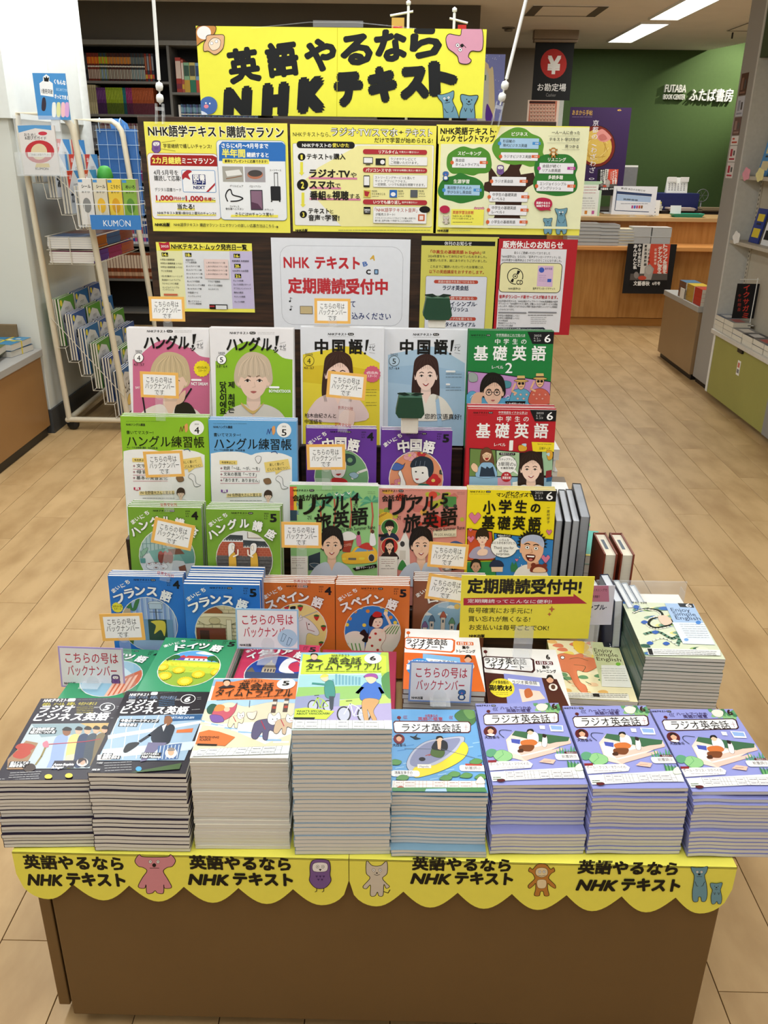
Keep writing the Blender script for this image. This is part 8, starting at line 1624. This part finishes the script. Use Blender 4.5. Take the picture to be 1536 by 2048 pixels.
row(T0, T1, 1.70, [(2, .02, .19, [('b89a20', '8a7420', 'e0c84a')], 2), (6, .0175, .215, [('b8ab84', 'b0a47c', 'a09470')], 2), (6, .0125, .195, [('5a2a66', '3a1c44', '7a4a86')], 1), (11, .0125, .195, [('8aa020', '4a5a14', 'a8b83a')], 1), (2, .0125, .195, [('1c6a70', '104448', '2a8088')], 1), (4, .0125, .195, [('8a2a58', '4a1a34', 'a8447a')], 1), (14, .0125, .195, [('a04a24', '5a2430', 'b86038')], 1)], '%s book, %s from left in the second row by the white rod', 'books on the second shelf')
row(T0, T1, 1.445, [(9, .016, .19, [('5a5a60', '7a7a80', 'a0a0a0')], 2), (34, .0125, .19, [('8a7a70', 'a89890', 'b8a8a0'), ('7a5a58', 'a08880', 'b0a098'), ('6a3a48', '98808a', 'a89aa0')], 2)], '%s book, %s from left in the third row behind the wire rack', 'books on the third shelf')
row(T0, T1, 1.20, [(60, .0125, .185, [('a89a98', '8a2f6a', 'c8c0bc'), ('9a8a90', '98306e', 'c0b0b8'), ('b0a8a4', 'a03878', 'd0c8c4')], 1)], '%s and magenta book, %s from left in the fourth row behind the rack', 'books on the fourth shelf')
row(T0, T1, .955, [(60, .0145, .20, [('3a4038', '8a9a5a', 'c8c8c0'), ('8a8a86', '3a4a4a', 'e0e0dc'), ('6a3a5a', 'd8d8d8', '3a3a4a'), ('c8ccc8', '5a6a4a', '2a3a3a')], 2)], '%s book, %s from left in the fifth row beside the poster board', 'books on the fifth shelf')
row(T0, T1, .69, [(60, .019, .21, [('c8642a', 'e8d8c8', 'e8a070'), ('dfe2e8', '3a5ab0', 'b03a5a'), ('e0d8dc', 'c84a8a', '4a6a9a'), ('d8dce0', '3a4a9a', '2a3a7a')], 2)], '%s book, %s from left in the sixth row beside the poster board', 'books on the sixth shelf')
row(T0, T1, .40, [(30, .026, .22, [('8a4020', 'c8a080', 'e0c8b0'), ('7a3a1e', 'b89070', 'd8c0a8')], 2)], '%s thick book, %s from left in the seventh row by the rack', 'books on the seventh shelf')
row(.83, 1.58, 1.865, [(1, .045, .25, [('a8382c', '7a2a3a', 'e0c8b8')], 2), (1, .02, .235, [('b85a4a', 'd8a83a', 'e8d8c8')], 2), (1, .045, .215, [('8ab890', 'c8a03a', '3a5a4a')], 1), (1, .048, .215, [('d0c070', '2a7a5a', '4a4a3a')], 1), (1, .045, .215, [('7aa4cc', 'c8503a', '2a4a7a')], 1), (1, .045, .215, [('c88a90', 'a04a5a', 'f0e0e0')], 1), (10, .05, .20, [('6a7a8a', 'a0a0a0', 'd0d0d0')], 1)], '%s boxed book, %s from left beside the title banner', 'boxed books beside the title banner', .16)
row(.83, 1.58, 1.625, [(1, .02, .15, [('d8d4c8', 'a8a498', 'e8e4dc')], 2), (50, .0125, .155, [('4a6a88', '8aa8b8', 'c8d4d8'), ('3a5a78', '6a9aa8', 'b8c8d0'), ('4a4a78', '7a8ab0', 'c0c8e0'), ('2a3a4a', '5a7a8a', 'a8b8c0')], 0)], '%s pocket book, %s from left behind the left clear clip', 'pocket books by the clear clip', .11)

# ================================================================ WIRE RACK WITH WORKBOOKS
RY0, RY1 = 4.43, 5.22
rk = empty('wire_rack', (-1.80, RY0, 0), 'cream tubular wire rack on casters, full of workbooks', 'rack')
def uframe(y):
    P = [(.015, y, .06), (-.035, y, 1.585)]
    for k in range(1, 5): a_ = k*math.pi/8; P.append((-.035+.175+.09*math.sin(a_)-.0, y, 1.585-.09*(1-math.cos(a_))))
    P += [(.34, y, .06)]
    b = MB(); b.tube(P, .0155, n=10); return b
for y in (0, RY1-RY0): uframe(y).build('side_frame', CREAM, rk)
b = MB(); b.tube([(-.0, 0, .06), (.36, 0, .06)], .0155, n=10); b.tube([(0, RY1-RY0, .06), (.36, RY1-RY0, .06)], .0155, n=10); b.tube([(.01, -.01, .06), (.01, RY1-RY0+.01, .06)], .0155, n=10); b.tube([(.34, 0, .06), (.34, RY1-RY0, .06)], .0155, n=10); b.build('base_frame', CREAM, rk)
for x, y in ((.03, .01), (.33, .01), (.03, RY1-RY0), (.33, RY1-RY0)):
    b = MB(); b.lathe([(0, -.014), (.025, -.014), (.033, -.007), (.033, .007), (.025, .014), (0, .014)], 16, M=Matrix.Rotation(math.pi/2, 4, 'X'), c=(x, y, .034)); b.box(x-.012, y-.016, .034, x+.012, y+.016, .07); b.build('caster', BLACKP, rk)
UP = [(.0, 1.272), (.062, 1.200), (.125, 1.125), (.19, 1.056)]     # upper pockets: x, floor height
LOW = [(.0, .457), (.060, .381), (.118, .306), (.172, .228), (.226, .152), (.280, .078)]
b = MB(); L = RY1-RY0
for S_ in (UP, LOW):
    for y in (-.012, L-.02):
        P = [(S_[0][0], y, S_[0][1]+.20)]
        for x, z in S_: P += [(x, y, z), (x+.052, y, z)]
        P += [(S_[-1][0]+.060, y, S_[-1][1]+.16)]
        b.tube([tuple(p) for p in P], .0022, n=6)
    for x, z in S_:
        for dx in (0, .05): b.tube([(x+dx, -.012, z), (x+dx, L-.02, z)], .0022, n=6)
    x0, z0 = S_[0]; x1, z1 = S_[-1]; b.tube([(x0, -.018, z0+.16), (x1+.06, -.018, z1+.12)], .0018, n=6)
b.build('pocket_wires', mat('wire_cream', 'cfc8b6', rough=.4), rk)
b = MB()
for z in (.885, .955, 1.02):
    b.tube([(.02, 0, z), (.255, 0, z), (.255, L, z-.0), (.02, L, z)], .0022, n=6, closed=True)
for x in (.04, .14): b.tube([(x, -.003, .885), (x, -.003, 1.02)], .0022, n=6)
b.build('tray_wires', mat('wire_cream', 'cfc8b6', rough=.4), rk)
def workbook(style, k):
    """thin workbook: local x thickness, y width along the rack, z height"""
    random.seed(20+k+style*10)
    b = MB(); w_, h_, t = .205, (.245 if style else .20), .009
    cov = 'e6e8ea' if style == 0 else ('5a9a3a', '2f6aa8', '3a5aa0')[k % 3]
    b.box(.0006, .001, .001, t-.0006, w_-.001, h_-.001, 'd5d0c6', 1); b.box(0, 0, 0, .0006, w_, h_, cov); b.box(t-.0006, 0, 0, t, w_, h_, cov); b.box(0, 0, 0, t, .0008, h_, 'd0cabc', 1)
    me = b.mesh('workbook', [PRINT, PAGES])
    M = Matrix(((0, 0, 1, t), (1, 0, 0, 0), (0, 1, 0, 0), (0, 0, 0, 1)))
    a = Art(Matrix.Identity(4), w_, h_, ((0, 0), (100, 0), (100, h_/w_*100), (0, h_/w_*100)), z=0, bg=cov, ox=0)
    H_ = h_/w_*100
    if style == 0:
        a.P([(0, 0), (42, 0), (0, 42)], 'd8432c'); a.P([(46, 0), (100, 0), (100, 50)], '4a90d0'); a.T(10, 14, 26, 12, ('2歳', '3歳', '4歳', '5歳')[k % 4], 'fff', .02); a.T(36, 34, 64, 12, 'はじめての', '222', .01)
        a.T(8, 60, 92, 30, ('ひらがな1', 'めいろ', '漢字', 'しりとり', 'カタカナ', 'とけい')[k % 6], '16161a', .05); a.S([(30, 90), (50, 78), (75, 82), (80, 96), (40, 97)], ('e8b86a', 'a9cce8', 'e8a0a8')[k % 3], '333', 1)
    else:
        a.P([(0, 30), (35, 8), (75, 18), (100, 50), (85, H_), (15, H_)], 'dfe0e0'); a.T(34, 30, 62, 10, 'かずあそび', '222', .01); a.T(14, 52, 88, 30, ('のりもの', 'どうぶつ', 'めいろ', '九九', 'たしざん', 'さんすう')[k % 6], '16161a', .05)
        a.S([(30, 85), (45, 74), (65, 76), (72, 92), (50, 102), (32, 98)], ('e8c86a', 'c84a5a', '6aa0d8', '7ab86a')[k % 4], '333', 1); a.E(12, 12, 8, 8, 'e8d84a')
    am = a.mesh('front_cover')
    return me, am, M, t
WB = {(s_, k): workbook(s_, k) for s_ in (0, 1) for k in range(6)}
random.seed(5)
def fill(S_, style, ny, depth, where):
    cnt = 0
    for r, (x, z) in enumerate(S_):
        for c in range(ny):
            m_, am, M, t = WB[(style, (r*2+c) % 6)]
            for k in range(depth):
                yy = .015+c*.235+random.uniform(-.004, .004)
                o = link('workbook', m_, None, (-1.80+x+.006+k*.0145, RY0+yy, z+.0045), (0, -.02+random.uniform(-.006, .006), 0))
                front = k == depth-1
                if front:
                    q = link('front_cover', am, o); place_local(q, M)
                cnt += 1
                tag(o, '%s %s workbook, %s, %s' % (('frontmost', 'middle', 'rearmost')[0 if front else (2 if k == 0 else 1)], ('white', 'green and blue')[style], ORD[r] + ' step down' if r else 'highest step', ('near end', 'middle', 'far end')[min(c, 2)]+' of the '+where), 'workbook', ('white workbooks in the upper pockets', 'green and blue workbooks in the lower pockets')[style])
fill(UP, 0, 3, 3, 'upper pockets'); fill(LOW, 1, 3, 3, 'lower pockets')
# flat piles on the tray shelves
for z0, cols, nm in ((.887, ('6a4aa0', 'a03a6a', 'b05a3a'), 'lower'), (.957, ('b8702a', '4a6a9a', '8a4a3a'), 'upper')):
    for j in range(3):
        for i in range(5):
            b = MB(); b.box(-.115, 0, 0, .112, .229, .0105, 'dedad2', 1); b.box(.1125, 0, 0, .114, .229, .011, cols[j]); b.box(-.115, 0, .0106, .114, .229, .0112, cols[(j+1) % 3])
            o = b.build('drill_book', [PRINT, PAGES], None, (-1.80+.138+random.uniform(-.003, .003), RY0+.017+j*.232, z0+.003+i*.0113)); tag(o, 'drill book %s in the %s pile, %s end of the %s wire shelf' % (('at the bottom', 'second up', 'third up', 'fourth up', 'on top')[i], ('near', 'middle', 'far')[j], ('near', 'centre', 'far')[j], nm), 'workbook', 'drill books lying on the wire shelves')
# header card
def kh(a):
    a.P([(255, 540), (535, 590), (555, 900), (285, 862)], '4a90cc'); a.P([(302, 640), (330, 620), (330, 590), (355, 570), (380, 590), (378, 620), (405, 640), (412, 745), (312, 730)], 'f0f2f2'); a.P([(340, 625), (335, 590), (350, 600), (356, 580), (364, 600), (378, 592), (372, 628)], '1a1a1a')
    a.T(318, 702, 404, 40, '1億冊突破', '222', .02, rot=-4); a.T(415, 632, 525, 40, 'くもんなら', 'f4f6f8', .05, rot=-6); a.T(432, 690, 520, 26, 'はじめてでも', 'bfe0f4', .02, rot=-6); a.T(420, 745, 532, 36, 'きっとできる!', 'f4f6f8', .05, rot=-6)
    for x, c in ((415, 'eef0ea'), (450, 'dfe0a0'), (485, 'f0c0c8'), (515, 'd8a8d8')): a.S([(x-14, 890), (x-14, 800), (x, 785), (x+14, 800), (x+14, 890)], c)
    a.S([(320, 840), (325, 760), (345, 750), (355, 800), (345, 850)], '3a2f3a')
hx0, hz1 = at(65, 142, 4.40); hx1, hz0 = at(143, 238, 4.40)
hd = usheet('header_card', (65, 146), (142, 240), 4.40, .004, '4a90cc', (0, 0, 3.84), kh, 'sky blue header card standing up from the wire rack', 'sign', lean=0)
MB().box(-.02, -.05, -.012, .02, .02, -.001).build('card_tab', WHITEP, hd)
# leaflet holder in front
def lf_(a):
    a.P([(135, 965), (395, 960), (480, 1345), (215, 1345)], 'e2dcd8'); a.P([(135, 965), (390, 955), (395, 1000), (270, 985), (140, 1020)], '5a9ad0'); a.T(185, 1035, 285, 28, 'おためし', '222', .02); a.T(190, 1060, 355, 30, '&遊び方ガイド', '222', .02); a.E(328, 1025, 34, 15, 'c83a4a')
    a.E(305, 1165, 112, 88, 'c0343a'); a.E(300, 1165, 62, 62, 'e0cfa8'); a.R(215, 1170, 392, 1205, 'efece6'); a.T(225, 1188, 385, 20, 'ご自由にお取り下さい', '333', .01); a.T(272, 1295, 372, 26, 'KUMON', '222', .04); a.P([(280, 1255), (375, 1255), (385, 1285), (270, 1285)], 'd8c060')
lh = usheet('leaflet', (37, 250), (122, 350), 4.36, .012, 'e2dcd8', (0, 0, 3.84), lf_, 'white leaflet with a round red picture in a clear holder on the rack', 'leaflet')
b = MB(); b.box(-.12, -.006, -.004, .12, 0, .016); b.box(-.12, -.006, .0135, .12, .10, .0155); b.box(-.11, -.006, -.02, .11, .26, -.003); b.build('clear_holder', CLEAR, lh)
# side basket with seal books
bk = empty('wire_basket', (-1.545, 4.275, 1.085), 'white wire basket with a blue brand strip hooked to the rack', 'basket')
b = MB(); bx0, bx1 = 0, .30
for z in (0, .10, .16): b.tube([(0, 0, z), (bx1, .02, z), (bx1, .14, z), (0, .12, z)], .0022, n=6, closed=True)
for k in range(9): b.tube([(k*bx1/8, .02*k/8, 0), (k*bx1/8, .02*k/8, .16 if k in (0, 8) else .10)], .0016, n=5)
b.tube([(.02, .12, .16), (.02, .135, .22)], .002, n=5)
b.build('basket_wires', mat('wire_white', 'e8eaea', rough=.4), bk)
st_ = MB().box(.06, -.004, -.015, .30, -.001, .052, '3f7fc4').build('brand_strip', PRINT, bk, rot=(0, 0, .065))
M_ = Matrix(((1, 0, 0, 0), (0, 0, -1, -.0042), (0, 1, 0, -.015), (0, 0, 0, 1)))
a = Art(Matrix.Identity(4), .24, .067, ((0, 0), (240, 0), (240, 67), (0, 67)), z=0, bg=None, ox=.06)
a.T(60, 36, 130, 40, 'KUM', 'eef2f6', .0); a.E(148, 36, 13, 16, 'eef2f6'); a.E(148, 36, 11, 14, '3f7fc4'); a.T(166, 36, 190, 40, 'N', 'eef2f6', 0)
o = a.build('strip_print', st_); place_local(o, M_)
for i, (c, c2, t_) in enumerate((('e0dcd6', '8a8a88', 'シール'), ('d8d0b8', 'e8b83a', 'シール'), ('e8c84a', 'd8a02a', 'こうさく'), ('8ab04a', '5a8a3a', 'めいろ'))):
    b = MB(); b.box(0, 0, 0, .066, .05, .21, 'cfcac0', 1); b.box(0, -.0008, 0, .066, 0, .21, c)
    o = b.build('seal_book', [PRINT, PAGES], None, (-1.545+.006+i*.071, 4.315, 1.0885)); tag(o, ('pale grey', 'beige', 'yellow', 'green')[i]+' sticker book standing in the white wire basket', 'workbook', 'sticker books in the wire basket')
    a = Art(Matrix.Identity(4), .066, .21, ((0, 0), (66, 0), (66, 210), (0, 210)), z=0, bg=None, ox=0); a.R(2, 4, 22, 16, '4a90d0'); a.T(16, 34, 60, 18, t_, '222', .03); a.E(33, 120, 20, 34, c2); a.T(14, 60, 54, 9, 'あそび', '333', .02)
    q = a.build('front_cover', o); place_local(q, Matrix(((1, 0, 0, 0), (0, 0, -1, -.001), (0, 1, 0, 0), (0, 0, 0, 1))))
# blue mesh panel and blue display board on the far frame
bm_ = empty('blue_wire_panel', (-1.71, 5.262, 1.05), 'blue wire mesh panel hanging from the far rack frame', 'wire panel')
b = MB(); b.box(-.02, 0, .02, .21, .003, .49); b.build('backing', mat('blue_backing', '2f62a0', rough=.5), bm_)
b = MB()
for k in range(5): b.tube([(k*.055-.02, -.006, 0), (k*.055-.02, -.006, .51)], .0014, n=5)
for k in range(7): b.tube([(-.03, -.008, .03+k*.075), (.22, -.008, .03+k*.075)], .0014, n=5)
for x in (0, .12): b.tube([(x, -.01, .47), (x, -.02, .53), (x, .005, .545), (x, .02, .52)], .003, n=6)
b.build('mesh_wires', mat('wire_blue', 'b8cfe4', rough=.4), bm_)
X, Z = at(245, 300, 5.24)
b = MB(); b.extr([(0, 0), (.10, -.03), (.115, .06), (.055, .24), (.02, .265), (-.05, .265)], 0, .004, M=Matrix.Rotation(math.pi/2, 4, 'X'))
tag(b.build('display_board', mat('sky_blue_card', '4a86c8', rough=.45), None, (X-.03, 5.30, Z-.10)), 'plain sky blue cardboard display side behind the rack frame', 'display card')
fg = MB(); fg.lathe([(0, 0), (.03, 0), (.045, .03), (.035, .07), (.02, .085), (0, .088)], 12); tag(fg.build('green_toy', mat('frog_green', '3f9a34', rough=.6), None, (-1.60, 4.92, 1.262)), 'green paper puppet sticking up beside the white workbooks', 'toy')
tag(MB().bbox(-.11, -.02, 0, .02, .0, .30, .002).build('green_folder', mat('folder_green', '3f9a44', rough=.5), None, (-1.22, 5.35, .35)), 'bright green folder standing behind the lower workbooks', 'folder')
fs = MB().box(-.10, 0, 0, .06, .25, .349); tag(fs.build('display_crate', mat('crate_brown', '5a2a1c', rough=.7), None, (-1.24, 5.32, 0)), 'dark red brown crate on the floor behind the wire rack', 'crate')

# comics on the left table
for i, (x, y, w_, d, z, c, rot, l) in enumerate(((-2.05, 3.98, .20, .28, 0, '4a5a2e', .2, 'comic magazine with yellow lettering, tied in a yellow band'), (-2.02, 3.99, .20, .28, .034, '5a6a3a', .12, 'olive patterned comic magazine on top of the left table'),
                                          (-1.95, 3.68, .19, .26, 0, '8a4a3a', -.1, 'brown comic magazine lying under the tied parcel'), (-1.965, 3.67, .18, .25, .033, '9a8a4a', .05, 'comic parcel held by a crossed yellow band'),
                                          (-1.98, 4.245, .17, .19, 0, '2a4a6a', -.2, 'dark blue comic magazine next to the rack leg'), (-1.98, 4.24, .17, .19, .034, '3a86b0', -.12, 'sky blue comic magazine leaning by the rack leg'))):
    b = MB(); b.box(-w_/2, -d/2, 0, w_/2, d/2, .030, 'c9c4b8', 1); b.box(-w_/2-.001, -d/2-.001, .0301, w_/2+.001, d/2+.001, .0312, c); b.box(-w_/2-.001, -d/2-.001, -.0004, w_/2+.001, d/2+.001, .0004, c)
    o = b.build('comic_magazine', [PRINT, PAGES], None, (x, y, .4658+z), (0, 0, rot)); tag(o, l, 'magazine', 'comic magazines on the left table')
    q = MB()
    for k in range(7): u, v = random.uniform(-.42, .3), random.uniform(-.42, .3); q.box(w_*u, d*v, .0313, w_*(u+.14), d*(v+.1), .0315+k*1e-5, random.choice(('d8c83a', '3a6aa0', 'c8503a', 'e0e0d8', '2a2a2a')))
    q.box(-.006, -d/2-.002, .0316, .006, d/2+.002, .0322, 'e0c83a'); q.box(-w_/2-.002, -.006, .0316, w_/2+.002, .006, .0322, 'e0c83a'); q.box(w_/2+.001, -.004, 0, w_/2+.002, .004, .0316, 'e0c83a'); q.build('cover_print', PRINT, o)
tag(MB().bbox(-.2, 0, 0, .2, .02, .13, .003).build('tan_divider', mat('tan_divider', '7a6648', rough=.6), None, (-2.15, 4.318, .4655)), 'tan board standing at the back of the left comic table', 'board')

# right fixtures: comics, paperbacks, mini banner, shelf goods
for i in range(3):
    for j in range(4):
        b = MB(); b.box(0, 0, 0, .105, .022 if 0 else .15, .026, 'dcd6c8', 1); b.box(-.0005, -.0005, .0262, .1055, .1505, .0272, ('c83a2a', 'e0c03a', '4a7aa0')[i]); b.box(-.001, 0, 0, 0, .15, .026, ('b8302a', 'b8903a', '6a4a3a')[i])
        o = b.build('comic_book', [PRINT, PAGES], None, (2.055+(i % 2)*.002, 5.80+i*.17, .5055+j*.0278)); tag(o, ('red', 'yellow', 'blue')[i]+' edged comic, '+('bottom', 'second', 'third', 'topmost')[j]+' of its pile on the low brown cabinet', 'book', 'comics on the low brown cabinet')
tag(MB().box(-.003, 0, 0, 0, .09, .07, 'e2e0d8').build('paper_tag', MATTE, None, (2.038, 6.1, .507)), 'small white paper tag on the low brown cabinet edge', 'tag')
for r in range(7):
    for j in range(3 if r < 2 else 2):
        b = MB(); b.box(0, 0, 0, .105, .145, .028, 'd9d4c6', 1); c = ('3a3a44', '6a6a70', '4a5a7a', '8a8a8a')[(r+j) % 4]; b.box(-.0005, -.0005, .0282, .1055, .1455, .0292, c); b.box(.02, .02, .0293, .08, .12, .0295, ('d8d8d8', 'b03a3a', 'e8e4dc')[r % 3])
        o = b.build('paperback_novel', [PRINT, PAGES], None, (2.012+random.uniform(0, .004), 5.235-r*.155, .4378+j*.0300)); tag(o, 'paperback novel, %s of the %s pile from the grey post on the white ledge' % (('bottom', 'middle', 'top')[j], ('first', 'second', 'third', 'fourth', 'fifth', 'sixth', 'seventh')[r]), 'book', 'paperback novels on the white ledge')
def isk(a): a.V(1385, 945, 1190, 'イクサガミ', 'c83a30', .03, 46, -2); a.V(1335, 1010, 1140, '今村翔吾', 'a83a34', .02, 26, -1)
ik = usheet('mini_banner', (1475, 567), (1507, 637), 5.10, .002, '121318', (1100, 300, 3.523), isk, 'black mini banner with red brush lettering over the novels', 'mini banner')
b = MB(); b.tube([(.048, -.04, .002), (.048, .235, .002)], .003, n=6); b.tube([(-.055, .225, .002), (.055, .225, .002)], .0025, n=6); b.box(.03, -.042, -.02, .066, -.038, .02); b.build('banner_frame', WHITEP, ik)
for i, (y, z, c, c2, l) in enumerate(((5.20, 1.336, '4a90cc', 'e0d0a0', 'sky blue picture book on the upper wall shelf'), (5.02, 1.336, 'e0c83a', 'c8402a', 'yellow picture book on the upper wall shelf'), (4.84, 1.336, 'd8d8dc', '4a6ab0', 'white picture book on the upper wall shelf'), (4.98, .976, 'e6e6e6', '222222', 'white quiz book on the lower wall shelf'), (5.16, .976, '2f3f8a', 'e0c83a', 'navy and yellow booklet on the lower wall shelf'), (4.80, .976, '3a3a8a', 'd8c03a', 'deep blue booklet on the lower wall shelf'))):
    b = MB(); b.box(0, -.07, 0, .008, .07, .19, c); b.box(-.0006, -.05, .03, 0, .05, .08, c2); b.box(-.0006, -.05, .12, 0, .04, .16, c2); b.box(-.0009, -.03, .10, -.0006, .03, .11, '333')
    tag(b.build('picture_book', PRINT, None, (2.075, y, z+.001), (0, .16, 0)), l, 'book', 'picture books on the wall shelves')
for y, z, c, l in ((5.28, 1.315, 'e8a0b4', 'pink heart shaped shelf card on the upper wall shelf'), (5.08, 1.315, 'e8e0a0', 'pale yellow cloud shaped shelf card on the upper wall shelf'), (5.27, .965, 'eef0f0', 'white wavy edged shelf card on the lower wall shelf')):
    b = MB(); b.extr([(.055*(1+.12*math.cos(5*t))*math.cos(t), .035*(1+.12*math.cos(5*t))*math.sin(t)) for t in [k*math.pi/12 for k in range(24)]], 0, .001, M=Matrix(((0, 0, -1, 0), (1, 0, 0, 0), (0, 1, 0, .03), (0, 0, 0, 1))))
    tag(b.build('shelf_card', mat('card_'+c, c, rough=.5), None, (2.018, y, z)), l, 'shelf card')
# stickers on the grey post
for i, (y0, y1, cc, l) in enumerate(((1.90, 1.78, ('5a4030', '8a6a5a'), 'brown photo sticker at the top of the grey post'), (1.775, 1.665, ('c8ccd8', '9aa0b0'), 'pale blue photo sticker on the grey post'), (1.66, 1.56, ('6a5048', '9a8078'), 'dark photo sticker in the middle of the grey post'), (1.555, 1.505, ('eceaea', 'c8503a'), 'white sticker with an orange square on the grey post'), (1.50, 1.41, ('e6e2e2', 'b8344a'), 'upper white and red notice on the grey post'), (1.405, 1.315, ('e6e2e2', 'b8344a'), 'lower white and red notice on the grey post'))):
    b = MB(); b.box(-.0012, 0, 0, 0, .115, y0-y1, cc[0]); b.box(-.0018, .015, .01, -.0013, .10, .02, cc[1]); b.box(-.0018, .06, .03, -.0013, .095, (y0-y1)*.8, cc[1]); b.box(-.0018, .02, .035, -.0013, .045, (y0-y1)*.7, '555')
    tag(b.build('post_sticker', PRINT, None, (2.0718, 5.64, y1)), l, 'sticker', 'stickers on the grey post')
for i, (y, l) in enumerate(((4.92, 'round no smoking style tag on the olive green door'),)):
    b = MB(); b.box(-.0015, -.022, .25, 0, .022, .335, 'eeeeec'); b.box(-.002, -.014, .295, -.0016, .014, .323, 'c86a5a'); b.box(-.002, -.016, .262, -.0016, .016, .285, '777')
    tag(b.build('door_tag', PRINT, None, (2.0248, y, 0)), l, 'tag')
hd_ = MB().box(-.012, -.035, .382, 0, .035, .404); o = hd_.build('handle', BLACKP, gu, loc=(.005, .47, 0))
